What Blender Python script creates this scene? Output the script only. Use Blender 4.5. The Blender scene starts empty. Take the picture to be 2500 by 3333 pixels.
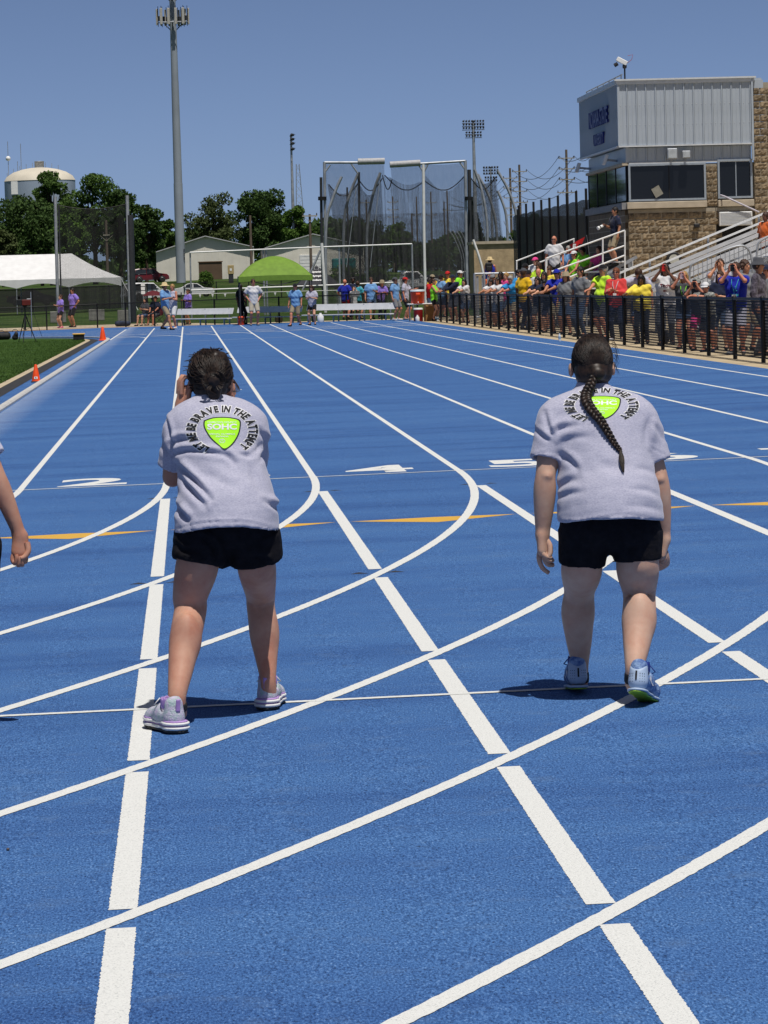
import bpy, bmesh, math, random
import numpy as np
from mathutils import Vector, Matrix, Quaternion
from mathutils.bvhtree import BVHTree
from mathutils import noise as mnoise

random.seed(7); np.random.seed(7)
scene = bpy.context.scene
COL = scene.collection
PI = math.pi

# ------------------------------------------------------------------ camera
IMW, IMH, FPX = 2500.0, 3333.0, 11217.13
YAW, PITCH, ROLL, CAMH = 0.055306, 0.065987, -0.027, 1.606
CROSS = 0.01498                                   # cross fall of the track
def cam_axes():
    cy, sy, cp, sp = math.cos(YAW), math.sin(YAW), math.cos(PITCH), math.sin(PITCH)
    f = Vector((sy*cp, cy*cp, -sp)); r = Vector((cy, -sy, 0)); u = r.cross(f)
    cr, sr = math.cos(ROLL), math.sin(ROLL)
    return cr*r + sr*u, -sr*r + cr*u, f
CR, CU, CF = cam_axes()
CAMPOS = Vector((0, 0, CAMH))
cd = bpy.data.cameras.new('camera'); cam = bpy.data.objects.new('camera', cd); COL.objects.link(cam)
cd.sensor_fit = 'VERTICAL'; cd.sensor_height = 36; cd.sensor_width = 27; cd.lens = FPX/IMH*36
cd.clip_start = 0.5; cd.clip_end = 20000
m = Matrix((CR, CU, -CF)).transposed().to_4x4(); m.translation = CAMPOS
cam.matrix_world = m
scene.camera = cam

# ------------------------------------------------------------------ world, sun, exposure
SUN = Vector((0.12, -0.36, 1.0)).normalized()
world = bpy.data.worlds.new('World'); scene.world = world; world.use_nodes = True
wn = world.node_tree.nodes; wl = world.node_tree.links
sky = wn.new('ShaderNodeTexSky'); sky.sky_type = 'NISHITA'; sky.sun_disc = False
sky.sun_elevation = math.asin(SUN.z); sky.sun_rotation = math.atan2(SUN.x, SUN.y)
sky.altitude = 0; sky.air_density = 0.2; sky.dust_density = 0.6; sky.ozone_density = 1.4
wl.new(sky.outputs[0], wn['Background'].inputs[0]); wn['Background'].inputs[1].default_value = 0.113
sl = bpy.data.lights.new('sun', 'SUN'); sl.energy = 4.4; sl.angle = math.radians(0.53); sl.color = (1.0, 0.955, 0.89)
sun = bpy.data.objects.new('sun', sl); COL.objects.link(sun)
sun.rotation_mode = 'QUATERNION'; sun.rotation_quaternion = SUN.to_track_quat('Z', 'Y'); sun.location = (20, -30, 80)
vs = scene.view_settings
vs.view_transform = 'Standard'; vs.look = 'None'; vs.exposure = 0.0; vs.gamma = 1.0; vs.use_curve_mapping = False
scene.cycles.max_bounces = 6; scene.cycles.transparent_max_bounces = 24

# ------------------------------------------------------------------ photo pixel -> place
def ray(px, py):
    return CF + CR*((px-IMW/2)/FPX) - CU*((py-IMH/2)/FPX)
def AT(px, py, Y):
    d = ray(px, py); return CAMPOS + d*(Y/d.y)
def ATX(px, py, X):
    d = ray(px, py); return CAMPOS + d*(X/d.x)
def G(px, py):
    d = ray(px, py); return CAMPOS + d*(CAMH/(CROSS*d.x - d.z))
def pix(p):
    d = Vector(p) - CAMPOS; z = d.dot(CF)
    return IMW/2 + FPX*d.dot(CR)/z, IMH/2 - FPX*d.dot(CU)/z
def smooth(a, b, x):
    t = max(0.0, min(1.0, (x-a)/(b-a))); return t*t*(3-2*t)
def gz(X, Y=60.0):
    return CROSS*max(-12.0, min(14.0, X)) + 0.8*smooth(170, 370, Y) + 2.0*smooth(375, 445, Y) + 1.0*smooth(450, 700, Y)

# ------------------------------------------------------------------ materials
def lin(c):
    c = c/255.0
    return c/12.92 if c <= 0.04045 else ((c+0.055)/1.055)**2.4
def S(r, g, b, k=0.78):
    """albedo of a surface that shows as this colour in sunlight"""
    return tuple(min(0.85, lin(v)*k) for v in (r, g, b))
MATS = {}
def mat(name, col, rough=0.65, var=0.12, scale=8.0, bump=0.0, bscale=60.0, metal=0.0, spec=0.35, col2=None, detail=5.0, lo=0.35, hi=0.65, coat=0.0, sheen=0.0):
    if name in MATS: return MATS[name]
    m = bpy.data.materials.new(name); m.use_nodes = True
    n, l = m.node_tree.nodes, m.node_tree.links
    b = n['Principled BSDF']
    b.inputs['Roughness'].default_value = rough; b.inputs['Metallic'].default_value = metal
    b.inputs['Specular IOR Level'].default_value = spec
    if coat: b.inputs['Coat Weight'].default_value = coat
    if sheen: b.inputs['Sheen Weight'].default_value = sheen
    tc = n.new('ShaderNodeTexCoord'); nz = n.new('ShaderNodeTexNoise'); rp = n.new('ShaderNodeValToRGB')
    nz.inputs['Scale'].default_value = scale; nz.inputs['Detail'].default_value = detail
    l.new(tc.outputs['Object'], nz.inputs['Vector']); l.new(nz.outputs['Fac'], rp.inputs[0])
    a = tuple(max(0, c*(1-var)) for c in col); c2 = col2 or tuple(min(1, c*(1+var)) for c in col)
    rp.color_ramp.elements[0].color = (*a, 1); rp.color_ramp.elements[1].color = (*c2, 1)
    rp.color_ramp.elements[0].position = lo; rp.color_ramp.elements[1].position = hi
    l.new(rp.outputs[0], b.inputs['Base Color'])
    if bump:
        nb = n.new('ShaderNodeTexNoise'); nb.inputs['Scale'].default_value = bscale; nb.inputs['Detail'].default_value = 4
        bp = n.new('ShaderNodeBump'); bp.inputs['Strength'].default_value = bump; bp.inputs['Distance'].default_value = 0.02
        l.new(tc.outputs['Object'], nb.inputs['Vector']); l.new(nb.outputs['Fac'], bp.inputs['Height']); l.new(bp.outputs[0], b.inputs['Normal'])
    MATS[name] = m; return m

def netmat(name, col, cover, pitch=0.05, axes='xz', var=0.25):
    """open netting or woven mesh: fine cords with real gaps between them"""
    if name in MATS: return MATS[name]
    m = bpy.data.materials.new(name); m.use_nodes = True
    n, l = m.node_tree.nodes, m.node_tree.links
    b = n['Principled BSDF']; b.inputs['Base Color'].default_value = (*col, 1); b.inputs['Roughness'].default_value = 0.8
    tr = n.new('ShaderNodeBsdfTransparent'); mx = n.new('ShaderNodeMixShader')
    tc = n.new('ShaderNodeTexCoord'); sp = n.new('ShaderNodeSeparateXYZ'); l.new(tc.outputs['UV'], sp.inputs[0])
    vals = []
    for ax in (0, 1):
        mu = n.new('ShaderNodeMath'); mu.operation = 'MULTIPLY'; mu.inputs[1].default_value = 1.0/pitch
        fr = n.new('ShaderNodeMath'); fr.operation = 'FRACT'
        lt = n.new('ShaderNodeMath'); lt.operation = 'LESS_THAN'; lt.inputs[1].default_value = 1-math.sqrt(1-cover)
        l.new(sp.outputs[ax], mu.inputs[0]); l.new(mu.outputs[0], fr.inputs[0]); l.new(fr.outputs[0], lt.inputs[0]); vals.append(lt)
    mxm = n.new('ShaderNodeMath'); mxm.operation = 'MAXIMUM'
    l.new(vals[0].outputs[0], mxm.inputs[0]); l.new(vals[1].outputs[0], mxm.inputs[1])
    l.new(mxm.outputs[0], mx.inputs[0]); l.new(tr.outputs[0], mx.inputs[1]); l.new(b.outputs[0], mx.inputs[2])
    l.new(mx.outputs[0], n['Material Output'].inputs[0])
    MATS[name] = m; return m

# ------------------------------------------------------------------ mesh helpers
def link(name, me, m=None, parent=None):
    o = bpy.data.objects.new(name, me); COL.objects.link(o)
    if m is not None and not me.materials: me.materials.append(m)
    if parent is not None: o.parent = parent
    return o
def tag(o, label=None, cat=None, group=None, kind=None):
    if label: o['label'] = label
    if cat: o['category'] = cat
    if group: o['group'] = group
    if kind: o['kind'] = kind
    return o
def thing(name, label, cat, loc=(0, 0, 0), rz=0.0, group=None):
    o = bpy.data.objects.new(name, None); COL.objects.link(o); o.empty_display_size = 0.2
    o.location = loc; o.rotation_euler = (0, 0, rz)
    return tag(o, label, cat, group)
def copy_tree(o, parent=None):
    c = o.copy(); COL.objects.link(c)
    if parent is not None: c.parent = parent
    for ch in list(o.children): copy_tree(ch, c)
    return c

class MB:
    """collects shapes into ONE mesh"""
    def __init__(s): s.v = []; s.f = []; s.uv = {}; s.sm = []
    def add(s, vs_, fs, sm=False):
        o = len(s.v); s.v += [tuple(v) for v in vs_]
        for f in fs: s.f.append(tuple(i+o for i in f)); s.sm.append(sm)
        return s
    def box(s, c, d, rot=None, bev=0.0):
        hx, hy, hz = d[0]/2, d[1]/2, d[2]/2; c = Vector(c)
        if bev > 0:
            b = min(bev, hx*.9, hy*.9, hz*.9); pts = []; idx = {}
            for sx in (-1, 1):
                for sy in (-1, 1):
                    for sz in (-1, 1):
                        for ax in range(3):
                            p = [sx*(hx-b), sy*(hy-b), sz*(hz-b)]; p[ax] = (sx*hx, sy*hy, sz*hz)[ax]
                            idx[(sx, sy, sz, ax)] = len(pts); pts.append(Vector(p))
            fs = []
            def q(*k): fs.append([idx[i] for i in k])
            for sg in (-1, 1):
                q((sg,-1,-1,0),(sg,1,-1,0),(sg,1,1,0),(sg,-1,1,0)); q((-1,sg,-1,1),(1,sg,-1,1),(1,sg,1,1),(-1,sg,1,1)); q((-1,-1,sg,2),(1,-1,sg,2),(1,1,sg,2),(-1,1,sg,2))
            for a in (-1, 1):
                for b2 in (-1, 1):
                    q((a,b2,-1,0),(a,b2,1,0),(a,b2,1,1),(a,b2,-1,1)); q((a,-1,b2,0),(a,1,b2,0),(a,1,b2,2),(a,-1,b2,2)); q((-1,a,b2,1),(1,a,b2,1),(1,a,b2,2),(-1,a,b2,2))
                    for c2 in (-1, 1): q((a,b2,c2,0),(a,b2,c2,1),(a,b2,c2,2))
        else:
            pts = [Vector((x*hx, y*hy, z*hz)) for x in (-1, 1) for y in (-1, 1) for z in (-1, 1)]
            fs = [(0,1,3,2),(4,6,7,5),(0,4,5,1),(2,3,7,6),(0,2,6,4),(1,5,7,3)]
        if rot is not None: pts = [rot @ p for p in pts]
        return s.add([p+c for p in pts], fs)
    def bar(s, a, b, w, h=None, up=(0, 0, 1)):
        a, b = Vector(a), Vector(b); d = (b-a); L = d.length; d.normalize(); h = h or w
        up = Vector(up); sd = d.cross(up)
        if sd.length < 1e-4: sd = d.cross(Vector((1, 0, 0)))
        sd.normalize(); u = sd.cross(d)
        return s.box((a+b)/2, (w, L, h), Matrix((sd, d, u)).transposed())
    def tube(s, pts, r, n=8, caps=True, sm=True):
        pts = [Vector(p) for p in pts]; rs = r if isinstance(r, (list, tuple)) else [r]*len(pts)
        o = len(s.v); ref = None
        for i, p in enumerate(pts):
            t = (pts[min(i+1, len(pts)-1)]-pts[max(i-1, 0)]).normalized()
            if ref is None:
                ref = t.cross(Vector((0, 0, 1)))
                if ref.length < 1e-3: ref = t.cross(Vector((1, 0, 0)))
            ref = (ref - t*ref.dot(t)).normalized(); b = t.cross(ref)
            for k in range(n):
                a = 2*PI*k/n; s.v.append(tuple(p + (ref*math.cos(a)+b*math.sin(a))*rs[i]))
        for i in range(len(pts)-1):
            for k in range(n):
                s.f.append((o+i*n+k, o+i*n+(k+1) % n, o+(i+1)*n+(k+1) % n, o+(i+1)*n+k)); s.sm.append(sm)
        if caps:
            for q, fl in ((o, True), (o+(len(pts)-1)*n, False)):
                b = len(s.v); s.v += s.v[q:q+n]; t = tuple(range(b, b+n)); s.f.append(t[::-1] if fl else t); s.sm.append(False)
        return s
    def lathe(s, prof, n=16, c=(0, 0, 0), sm=True):
        o = len(s.v); c = Vector(c)
        for r, z in prof:
            for k in range(n): s.v.append(tuple(c+Vector((r*math.cos(2*PI*k/n), r*math.sin(2*PI*k/n), z))))
        for i in range(len(prof)-1):
            for k in range(n):
                s.f.append((o+i*n+k, o+i*n+(k+1) % n, o+(i+1)*n+(k+1) % n, o+(i+1)*n+k)); s.sm.append(sm)
        for q, fl in ((o, True), (o+(len(prof)-1)*n, False)):
            b = len(s.v); s.v += s.v[q:q+n]; t = tuple(range(b, b+n)); s.f.append(t[::-1] if fl else t); s.sm.append(False)
        return s
    def prism(s, outline, d):
        """outline: list of points, extruded by vector d"""
        n = len(outline); a = [Vector(p) for p in outline]; d = Vector(d)
        return s.add(a+[p+d for p in a], [tuple(range(n))[::-1], tuple(range(n, 2*n))]+[(i, (i+1) % n, n+(i+1) % n, n+i) for i in range(n)])
    def ball(s, c, r, n=10, m_=7, rot=None):
        r = (r, r, r) if not isinstance(r, (tuple, list)) else r; c = Vector(c); vv = []; ff = []
        for i in range(m_+1):
            th = PI*i/m_
            for k in range(n):
                p = Vector((r[0]*math.sin(th)*math.cos(2*PI*k/n), r[1]*math.sin(th)*math.sin(2*PI*k/n), r[2]*math.cos(th)))
                vv.append(c+(rot @ p if rot else p))
        for i in range(m_):
            for k in range(n): ff.append((i*n+k, (i+1)*n+k, (i+1)*n+(k+1) % n, i*n+(k+1) % n))
        return s.add(vv, ff, True)
    def grid(s, fn, nu, nv, sm=True):
        """fn(u,v)->point, UVs in metres along the sheet"""
        o = len(s.v); P_ = [[Vector(fn(i/nu, j/nv)) for j in range(nv+1)] for i in range(nu+1)]
        lu = [0.0]; lv = [0.0]
        for i in range(nu): lu.append(lu[-1]+(P_[i+1][nv//2]-P_[i][nv//2]).length)
        for j in range(nv): lv.append(lv[-1]+(P_[nu//2][j+1]-P_[nu//2][j]).length)
        for i in range(nu+1):
            for j in range(nv+1):
                s.uv[len(s.v)] = (lu[i], lv[j]); s.v.append(tuple(P_[i][j]))
        for i in range(nu):
            for j in range(nv):
                a = o+i*(nv+1)+j; s.f.append((a, a+nv+1, a+nv+2, a+1)); s.sm.append(sm)
        return s
    def mesh(s, name):
        me = bpy.data.meshes.new(name); me.from_pydata(s.v, [], s.f)
        me.polygons.foreach_set('use_smooth', s.sm)
        if s.uv:
            ul = me.uv_layers.new(name='UVMap')
            vi = np.zeros(len(me.loops), int); me.loops.foreach_get('vertex_index', vi)
            ul.data.foreach_set('uv', np.array([s.uv.get(int(i), (0, 0)) for i in vi], float).ravel())
        me.update(); return me
    def build(s, name, m, parent=None):
        return link(name, s.mesh(name), m, parent)

FONT = None
def text_mesh(txt, size=1.0, extrude=0.0, offset=0.0, shear=0.0, spacing=1.0):
    cu = bpy.data.curves.new('lettering', 'FONT'); cu.body = txt; cu.size = size; cu.extrude = extrude; cu.offset = offset
    cu.align_x = 'CENTER'; cu.align_y = 'CENTER'; cu.shear = shear; cu.space_character = spacing; cu.resolution_u = 4
    o = bpy.data.objects.new('lettering', cu); COL.objects.link(o)
    dg = bpy.context.evaluated_depsgraph_get()
    me = bpy.data.meshes.new_from_object(o.evaluated_get(dg))
    bpy.data.objects.remove(o); bpy.data.curves.remove(cu)
    return me

# ------------------------------------------------------------------ organic surfaces: signed distances + surface nets
class SDF:
    def __init__(s, lo, hi, vox):
        s.lo = np.array(lo, float); s.vox = vox
        s.n = np.ceil((np.array(hi)-s.lo)/vox).astype(int)+1
        s.d = np.full(s.n, 9.0, np.float32)
    def _win(s, lo, hi):
        a = np.clip(np.floor((lo-s.lo)/s.vox).astype(int), 0, s.n-1); b = np.clip(np.ceil((hi-s.lo)/s.vox).astype(int)+1, 1, s.n)
        ax = [s.lo[i]+s.vox*np.arange(a[i], b[i], dtype=np.float32) for i in range(3)]
        return (slice(a[0], b[0]), slice(a[1], b[1]), slice(a[2], b[2])), np.meshgrid(*ax, indexing='ij')
    def _mix(s, w, d, k, sub=False):
        a = s.d[w]
        if sub:
            d = -d
            if k > 0:
                h = np.maximum(k-np.abs(a-d), 0)/k; s.d[w] = np.maximum(a, d)+h*h*k*.25
            else: s.d[w] = np.maximum(a, d)
            return
        if k > 0:
            h = np.maximum(k-np.abs(a-d), 0)/k; s.d[w] = np.minimum(a, d)-h*h*k*.25
        else: s.d[w] = np.minimum(a, d)
    def rc(s, p0, p1, r0, r1, k=0.02, side=None, q0=1.0, q1=None, flat=False, sub=False, pad=0.0):
        """tapered limb p0-p1; side/q: widened q times along 'side'; flat: cut ends"""
        p0 = np.array(p0, float); p1 = np.array(p1, float); q1 = q0 if q1 is None else q1
        R = max(r0*max(1, q0), r1*max(1, q1))+k+pad+3*s.vox
        w, (x, y, z) = s._win(np.minimum(p0, p1)-R, np.maximum(p0, p1)+R)
        if x.size == 0: return s
        ax = p1-p0; L = np.linalg.norm(ax); ax = ax/max(L, 1e-6)
        vx, vy, vz = x-p0[0], y-p0[1], z-p0[2]
        h = vx*ax[0]+vy*ax[1]+vz*ax[2]; t = np.clip(h/max(L, 1e-6), 0, 1)
        e = h-t*L                                      # axial excess
        rr2 = vx*vx+vy*vy+vz*vz-h*h
        if side is not None:
            sd = np.array(side, float); sd = sd-ax*sd.dot(ax); sd /= np.linalg.norm(sd)
            c = vx*sd[0]+vy*sd[1]+vz*sd[2]; q = q0+(q1-q0)*t
            rr2 = rr2-c*c+(c/q)**2
        r = r0+(r1-r0)*t
        rad = np.sqrt(np.maximum(rr2, 0))
        if flat: d = np.maximum(rad-r, np.abs(h-L/2)-L/2)
        else: d = np.sqrt(rad*rad+e*e)-r
        s._mix(w, d.astype(np.float32), k, sub); return s
    def chain(s, pts, k=0.02, side=None, sub=5):
        """one smooth limb through (point, radius[, widening]) sections"""
        A_ = np.array([list(p[0])+[p[1], p[2] if len(p) > 2 else 1.0] for p in pts], float); F_ = []
        for i in range(len(A_)-1):
            p0, p1, p2, p3 = A_[max(i-1, 0)], A_[i], A_[i+1], A_[min(i+2, len(A_)-1)]
            for j in range(sub):
                u = j/sub; F_.append(.5*(2*p1+(p2-p0)*u+(2*p0-5*p1+4*p2-p3)*u*u+(3*p1-p0-3*p2+p3)*u**3))
        F_.append(A_[-1]); F_ = np.array(F_); t = SDF.__new__(SDF)
        R = (F_[:, 3]*np.maximum(1, F_[:, 4])).max()+k+3*s.vox; w, _ = s._win(F_[:, :3].min(0)-R, F_[:, :3].max(0)+R)
        t.vox = s.vox; t.lo = s.lo+s.vox*np.array([q.start for q in w]); t.d = np.full(s.d[w].shape, 9.0, np.float32); t.n = np.array(t.d.shape)
        for a, b in zip(F_, F_[1:]): t.rc(a[:3], b[:3], a[3], b[3], 0, side, a[4], b[4], pad=k)
        s._mix(w, t.d, k); return s
    def el(s, c, r, k=0.02, R3=None, sub=False):
        c = np.array(c, float); r = np.array(r if hasattr(r, '__len__') else (r, r, r), float); R = r.max()+k+3*s.vox
        w, (x, y, z) = s._win(c-R, c+R)
        if x.size == 0: return s
        v = [x-c[0], y-c[1], z-c[2]]
        if R3 is not None:
            R3 = np.array(R3); v = [v[0]*R3[0][i]+v[1]*R3[1][i]+v[2]*R3[2][i] for i in range(3)]
        k0 = np.sqrt(sum((v[i]/r[i])**2 for i in range(3))); k1 = np.sqrt(sum((v[i]/r[i]**2)**2 for i in range(3)))+1e-6
        s._mix(w, (k0*(k0-1)/k1).astype(np.float32), k, sub); return s
    def cut(s, p, nrm):
        """remove everything on the side the normal points to"""
        nrm = np.array(nrm, float); nrm /= np.linalg.norm(nrm); p = np.array(p, float)
        w, (x, y, z) = s._win(s.lo, s.lo+s.n*s.vox)
        s.d = np.maximum(s.d, ((x-p[0])*nrm[0]+(y-p[1])*nrm[1]+(z-p[2])*nrm[2]).astype(np.float32)); return s
    def extract(s):
        d = s.d; sg = d < 0
        acc = None
        n = np.array(d.shape)-1
        cnt = np.zeros(n, np.int8)
        cs = [(i, j, k) for i in (0, 1) for j in (0, 1) for k in (0, 1)]
        for (i, j, k) in cs: cnt += sg[i:i+n[0], j:j+n[1], k:k+n[2]]
        act = np.argwhere((cnt > 0) & (cnt < 8))
        if len(act) == 0: return np.zeros((0, 3)), np.zeros((0, 4), int)
        cv = {c: d[act[:, 0]+c[0], act[:, 1]+c[1], act[:, 2]+c[2]].astype(float) for c in cs}
        P_ = np.zeros((len(act), 3)); W_ = np.zeros(len(act))
        for a in cs:
            for ax in range(3):
                if a[ax] == 0:
                    b = list(a); b[ax] = 1; b = tuple(b)
                    da, db = cv[a], cv[b]; mk = (da < 0) != (db < 0)
                    t = np.where(mk, da/np.where(mk, da-db, 1), 0)
                    pt = np.tile(np.array(a, float), (len(act), 1)); pt[:, ax] += t
                    P_[mk] += pt[mk]; W_[mk] += 1
        P_ = (P_/W_[:, None]+act)*s.vox+s.lo
        idx = -np.ones(n, np.int64); idx[act[:, 0], act[:, 1], act[:, 2]] = np.arange(len(act))
        F = []
        for ax in range(3):
            o1, o2 = (ax+1) % 3, (ax+2) % 3
            sl0 = [slice(1, -1)]*3; sl0[ax] = slice(0, -1); sl1 = list(sl0); sl1[ax] = slice(1, None)
            a_, b_ = sg[tuple(sl0)], sg[tuple(sl1)]
            e = np.argwhere(a_ != b_)
            if len(e) == 0: continue
            flip = a_[e[:, 0], e[:, 1], e[:, 2]]
            base = e.copy(); base[:, o1] += 1; base[:, o2] += 1
            def cell(d1, d2):
                c = base.copy(); c[:, o1] -= d1; c[:, o2] -= d2
                return idx[c[:, 0], c[:, 1], c[:, 2]]
            q = np.stack([cell(1, 1), cell(0, 1), cell(0, 0), cell(1, 0)], 1)
            q[~flip] = q[~flip][:, ::-1]
            F.append(q)
        F = np.concatenate(F); F = F[(F >= 0).all(1)]
        return P_, F
def vnormals(v, f):
    a = v[f[:, 2]]-v[f[:, 0]]; b = v[f[:, 3]]-v[f[:, 1]]; fn = np.cross(a, b)
    n = np.zeros_like(v)
    for i in range(4): np.add.at(n, f[:, i], fn)
    return n/(np.linalg.norm(n, axis=1, keepdims=True)+1e-12)
def relax(v, f, it=1, lam=0.5):
    e = np.concatenate([f[:, [0, 1]], f[:, [1, 2]], f[:, [2, 3]], f[:, [3, 0]]])
    for _ in range(it):
        s_ = np.zeros_like(v); c = np.zeros(len(v))
        np.add.at(s_, e[:, 0], v[e[:, 1]]); np.add.at(c, e[:, 0], 1); np.add.at(s_, e[:, 1], v[e[:, 0]]); np.add.at(c, e[:, 1], 1)
        v = v*(1-lam)+lam*s_/np.maximum(c, 1)[:, None]
    return v
def quads_mesh(name, v, f, smooth_=True, extra=None):
    """v,f quads (+ extra MB) -> mesh"""
    if extra is not None and extra.v:
        ev = np.array(extra.v, float); ef = extra.f
    else: ev, ef = np.zeros((0, 3)), []
    me = bpy.data.meshes.new(name); nv = len(v)+len(ev)
    me.vertices.add(nv); me.vertices.foreach_set('co', np.concatenate([v, ev]).astype(np.float32).ravel())
    li = [f.ravel()]+[np.array(x)+len(v) for x in ef]; tot = np.concatenate([np.full(len(f), 4)]+[np.array([len(x)]) for x in ef]) if len(ef) else np.full(len(f), 4)
    li = np.concatenate(li) if li else np.zeros(0)
    me.loops.add(len(li)); me.loops.foreach_set('vertex_index', li.astype(np.int32))
    me.polygons.add(len(tot)); st = np.concatenate([[0], np.cumsum(tot)[:-1]])
    me.polygons.foreach_set('loop_start', st.astype(np.int32)); me.polygons.foreach_set('loop_total', tot.astype(np.int32))
    me.polygons.foreach_set('use_smooth', np.ones(len(tot), bool) if smooth_ else np.zeros(len(tot), bool))
    me.update(calc_edges=True); me.validate(); return me
# ================================================================== SETTING
X0, LANE, RB, YB = -1.435, 1.22, 37.4, 28.82       # first lane line, lane width, its bend radius, tangent point
YFAR = 117.5                                       # where the far bend starts
def lane_x(k): return X0+LANE*k
FARF = [(-60, 161.5), (-4.2, 160.8), (1.2, 152.8), (9.2, 142.0), (60, 130)]
def far_y(x):
    for (a, ya), (b, yb) in zip(FARF, FARF[1:]):
        if x <= b: return ya+(yb-ya)*(x-a)/(b-a)
    return FARF[-1][1]

# ---- ground sheet
def ground_material():
    m = bpy.data.materials.new('meadow'); m.use_nodes = True; n, l = m.node_tree.nodes, m.node_tree.links; b = n['Principled BSDF']
    tc = n.new('ShaderNodeTexCoord'); n1 = n.new('ShaderNodeTexNoise'); n1.inputs['Scale'].default_value = 0.25; n1.inputs['Detail'].default_value = 8
    r1 = n.new('ShaderNodeValToRGB'); e = r1.color_ramp.elements
    e[0].color = (.022, .045, .009, 1); e[0].position = .32; e[1].color = (.085, .10, .032, 1); e[1].position = .75
    x = e.new(.5); x.color = (.04, .075, .016, 1)
    l.new(tc.outputs['Object'], n1.inputs['Vector']); l.new(n1.outputs['Fac'], r1.inputs[0]); l.new(r1.outputs[0], b.inputs['Base Color'])
    b.inputs['Roughness'].default_value = .95; b.inputs['Specular IOR Level'].default_value = .1
    n2 = n.new('ShaderNodeTexNoise'); n2.inputs['Scale'].default_value = 30; bp = n.new('ShaderNodeBump'); bp.inputs['Strength'].default_value = .8; bp.inputs['Distance'].default_value = .05
    l.new(tc.outputs['Object'], n2.inputs['Vector']); l.new(n2.outputs['Fac'], bp.inputs['Height']); l.new(bp.outputs[0], b.inputs['Normal'])
    return m
xs = [-3000, -1200, -500, -200, -80, -30, -12, -6, 0, 6, 14, 30, 80, 200, 500, 1200, 3000]
ys = [-400, -100, -20, 20, 60, 100, 140, 165, 180, 200, 230, 260, 290, 320, 350, 370, 380, 395, 410, 425, 440, 460, 500, 560, 620, 700, 1000, 2000, 6000]
mb = MB()
for y in ys:
    for x in xs: mb.v.append((x, y, gz(x, y)-0.04))
nx = len(xs)
for j in range(len(ys)-1):
    for i in range(nx-1): mb.f.append((j*nx+i, j*nx+i+1, (j+1)*nx+i+1, (j+1)*nx+i)); mb.sm.append(True)
tag(mb.build('ground', ground_material()), kind='structure')

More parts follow.
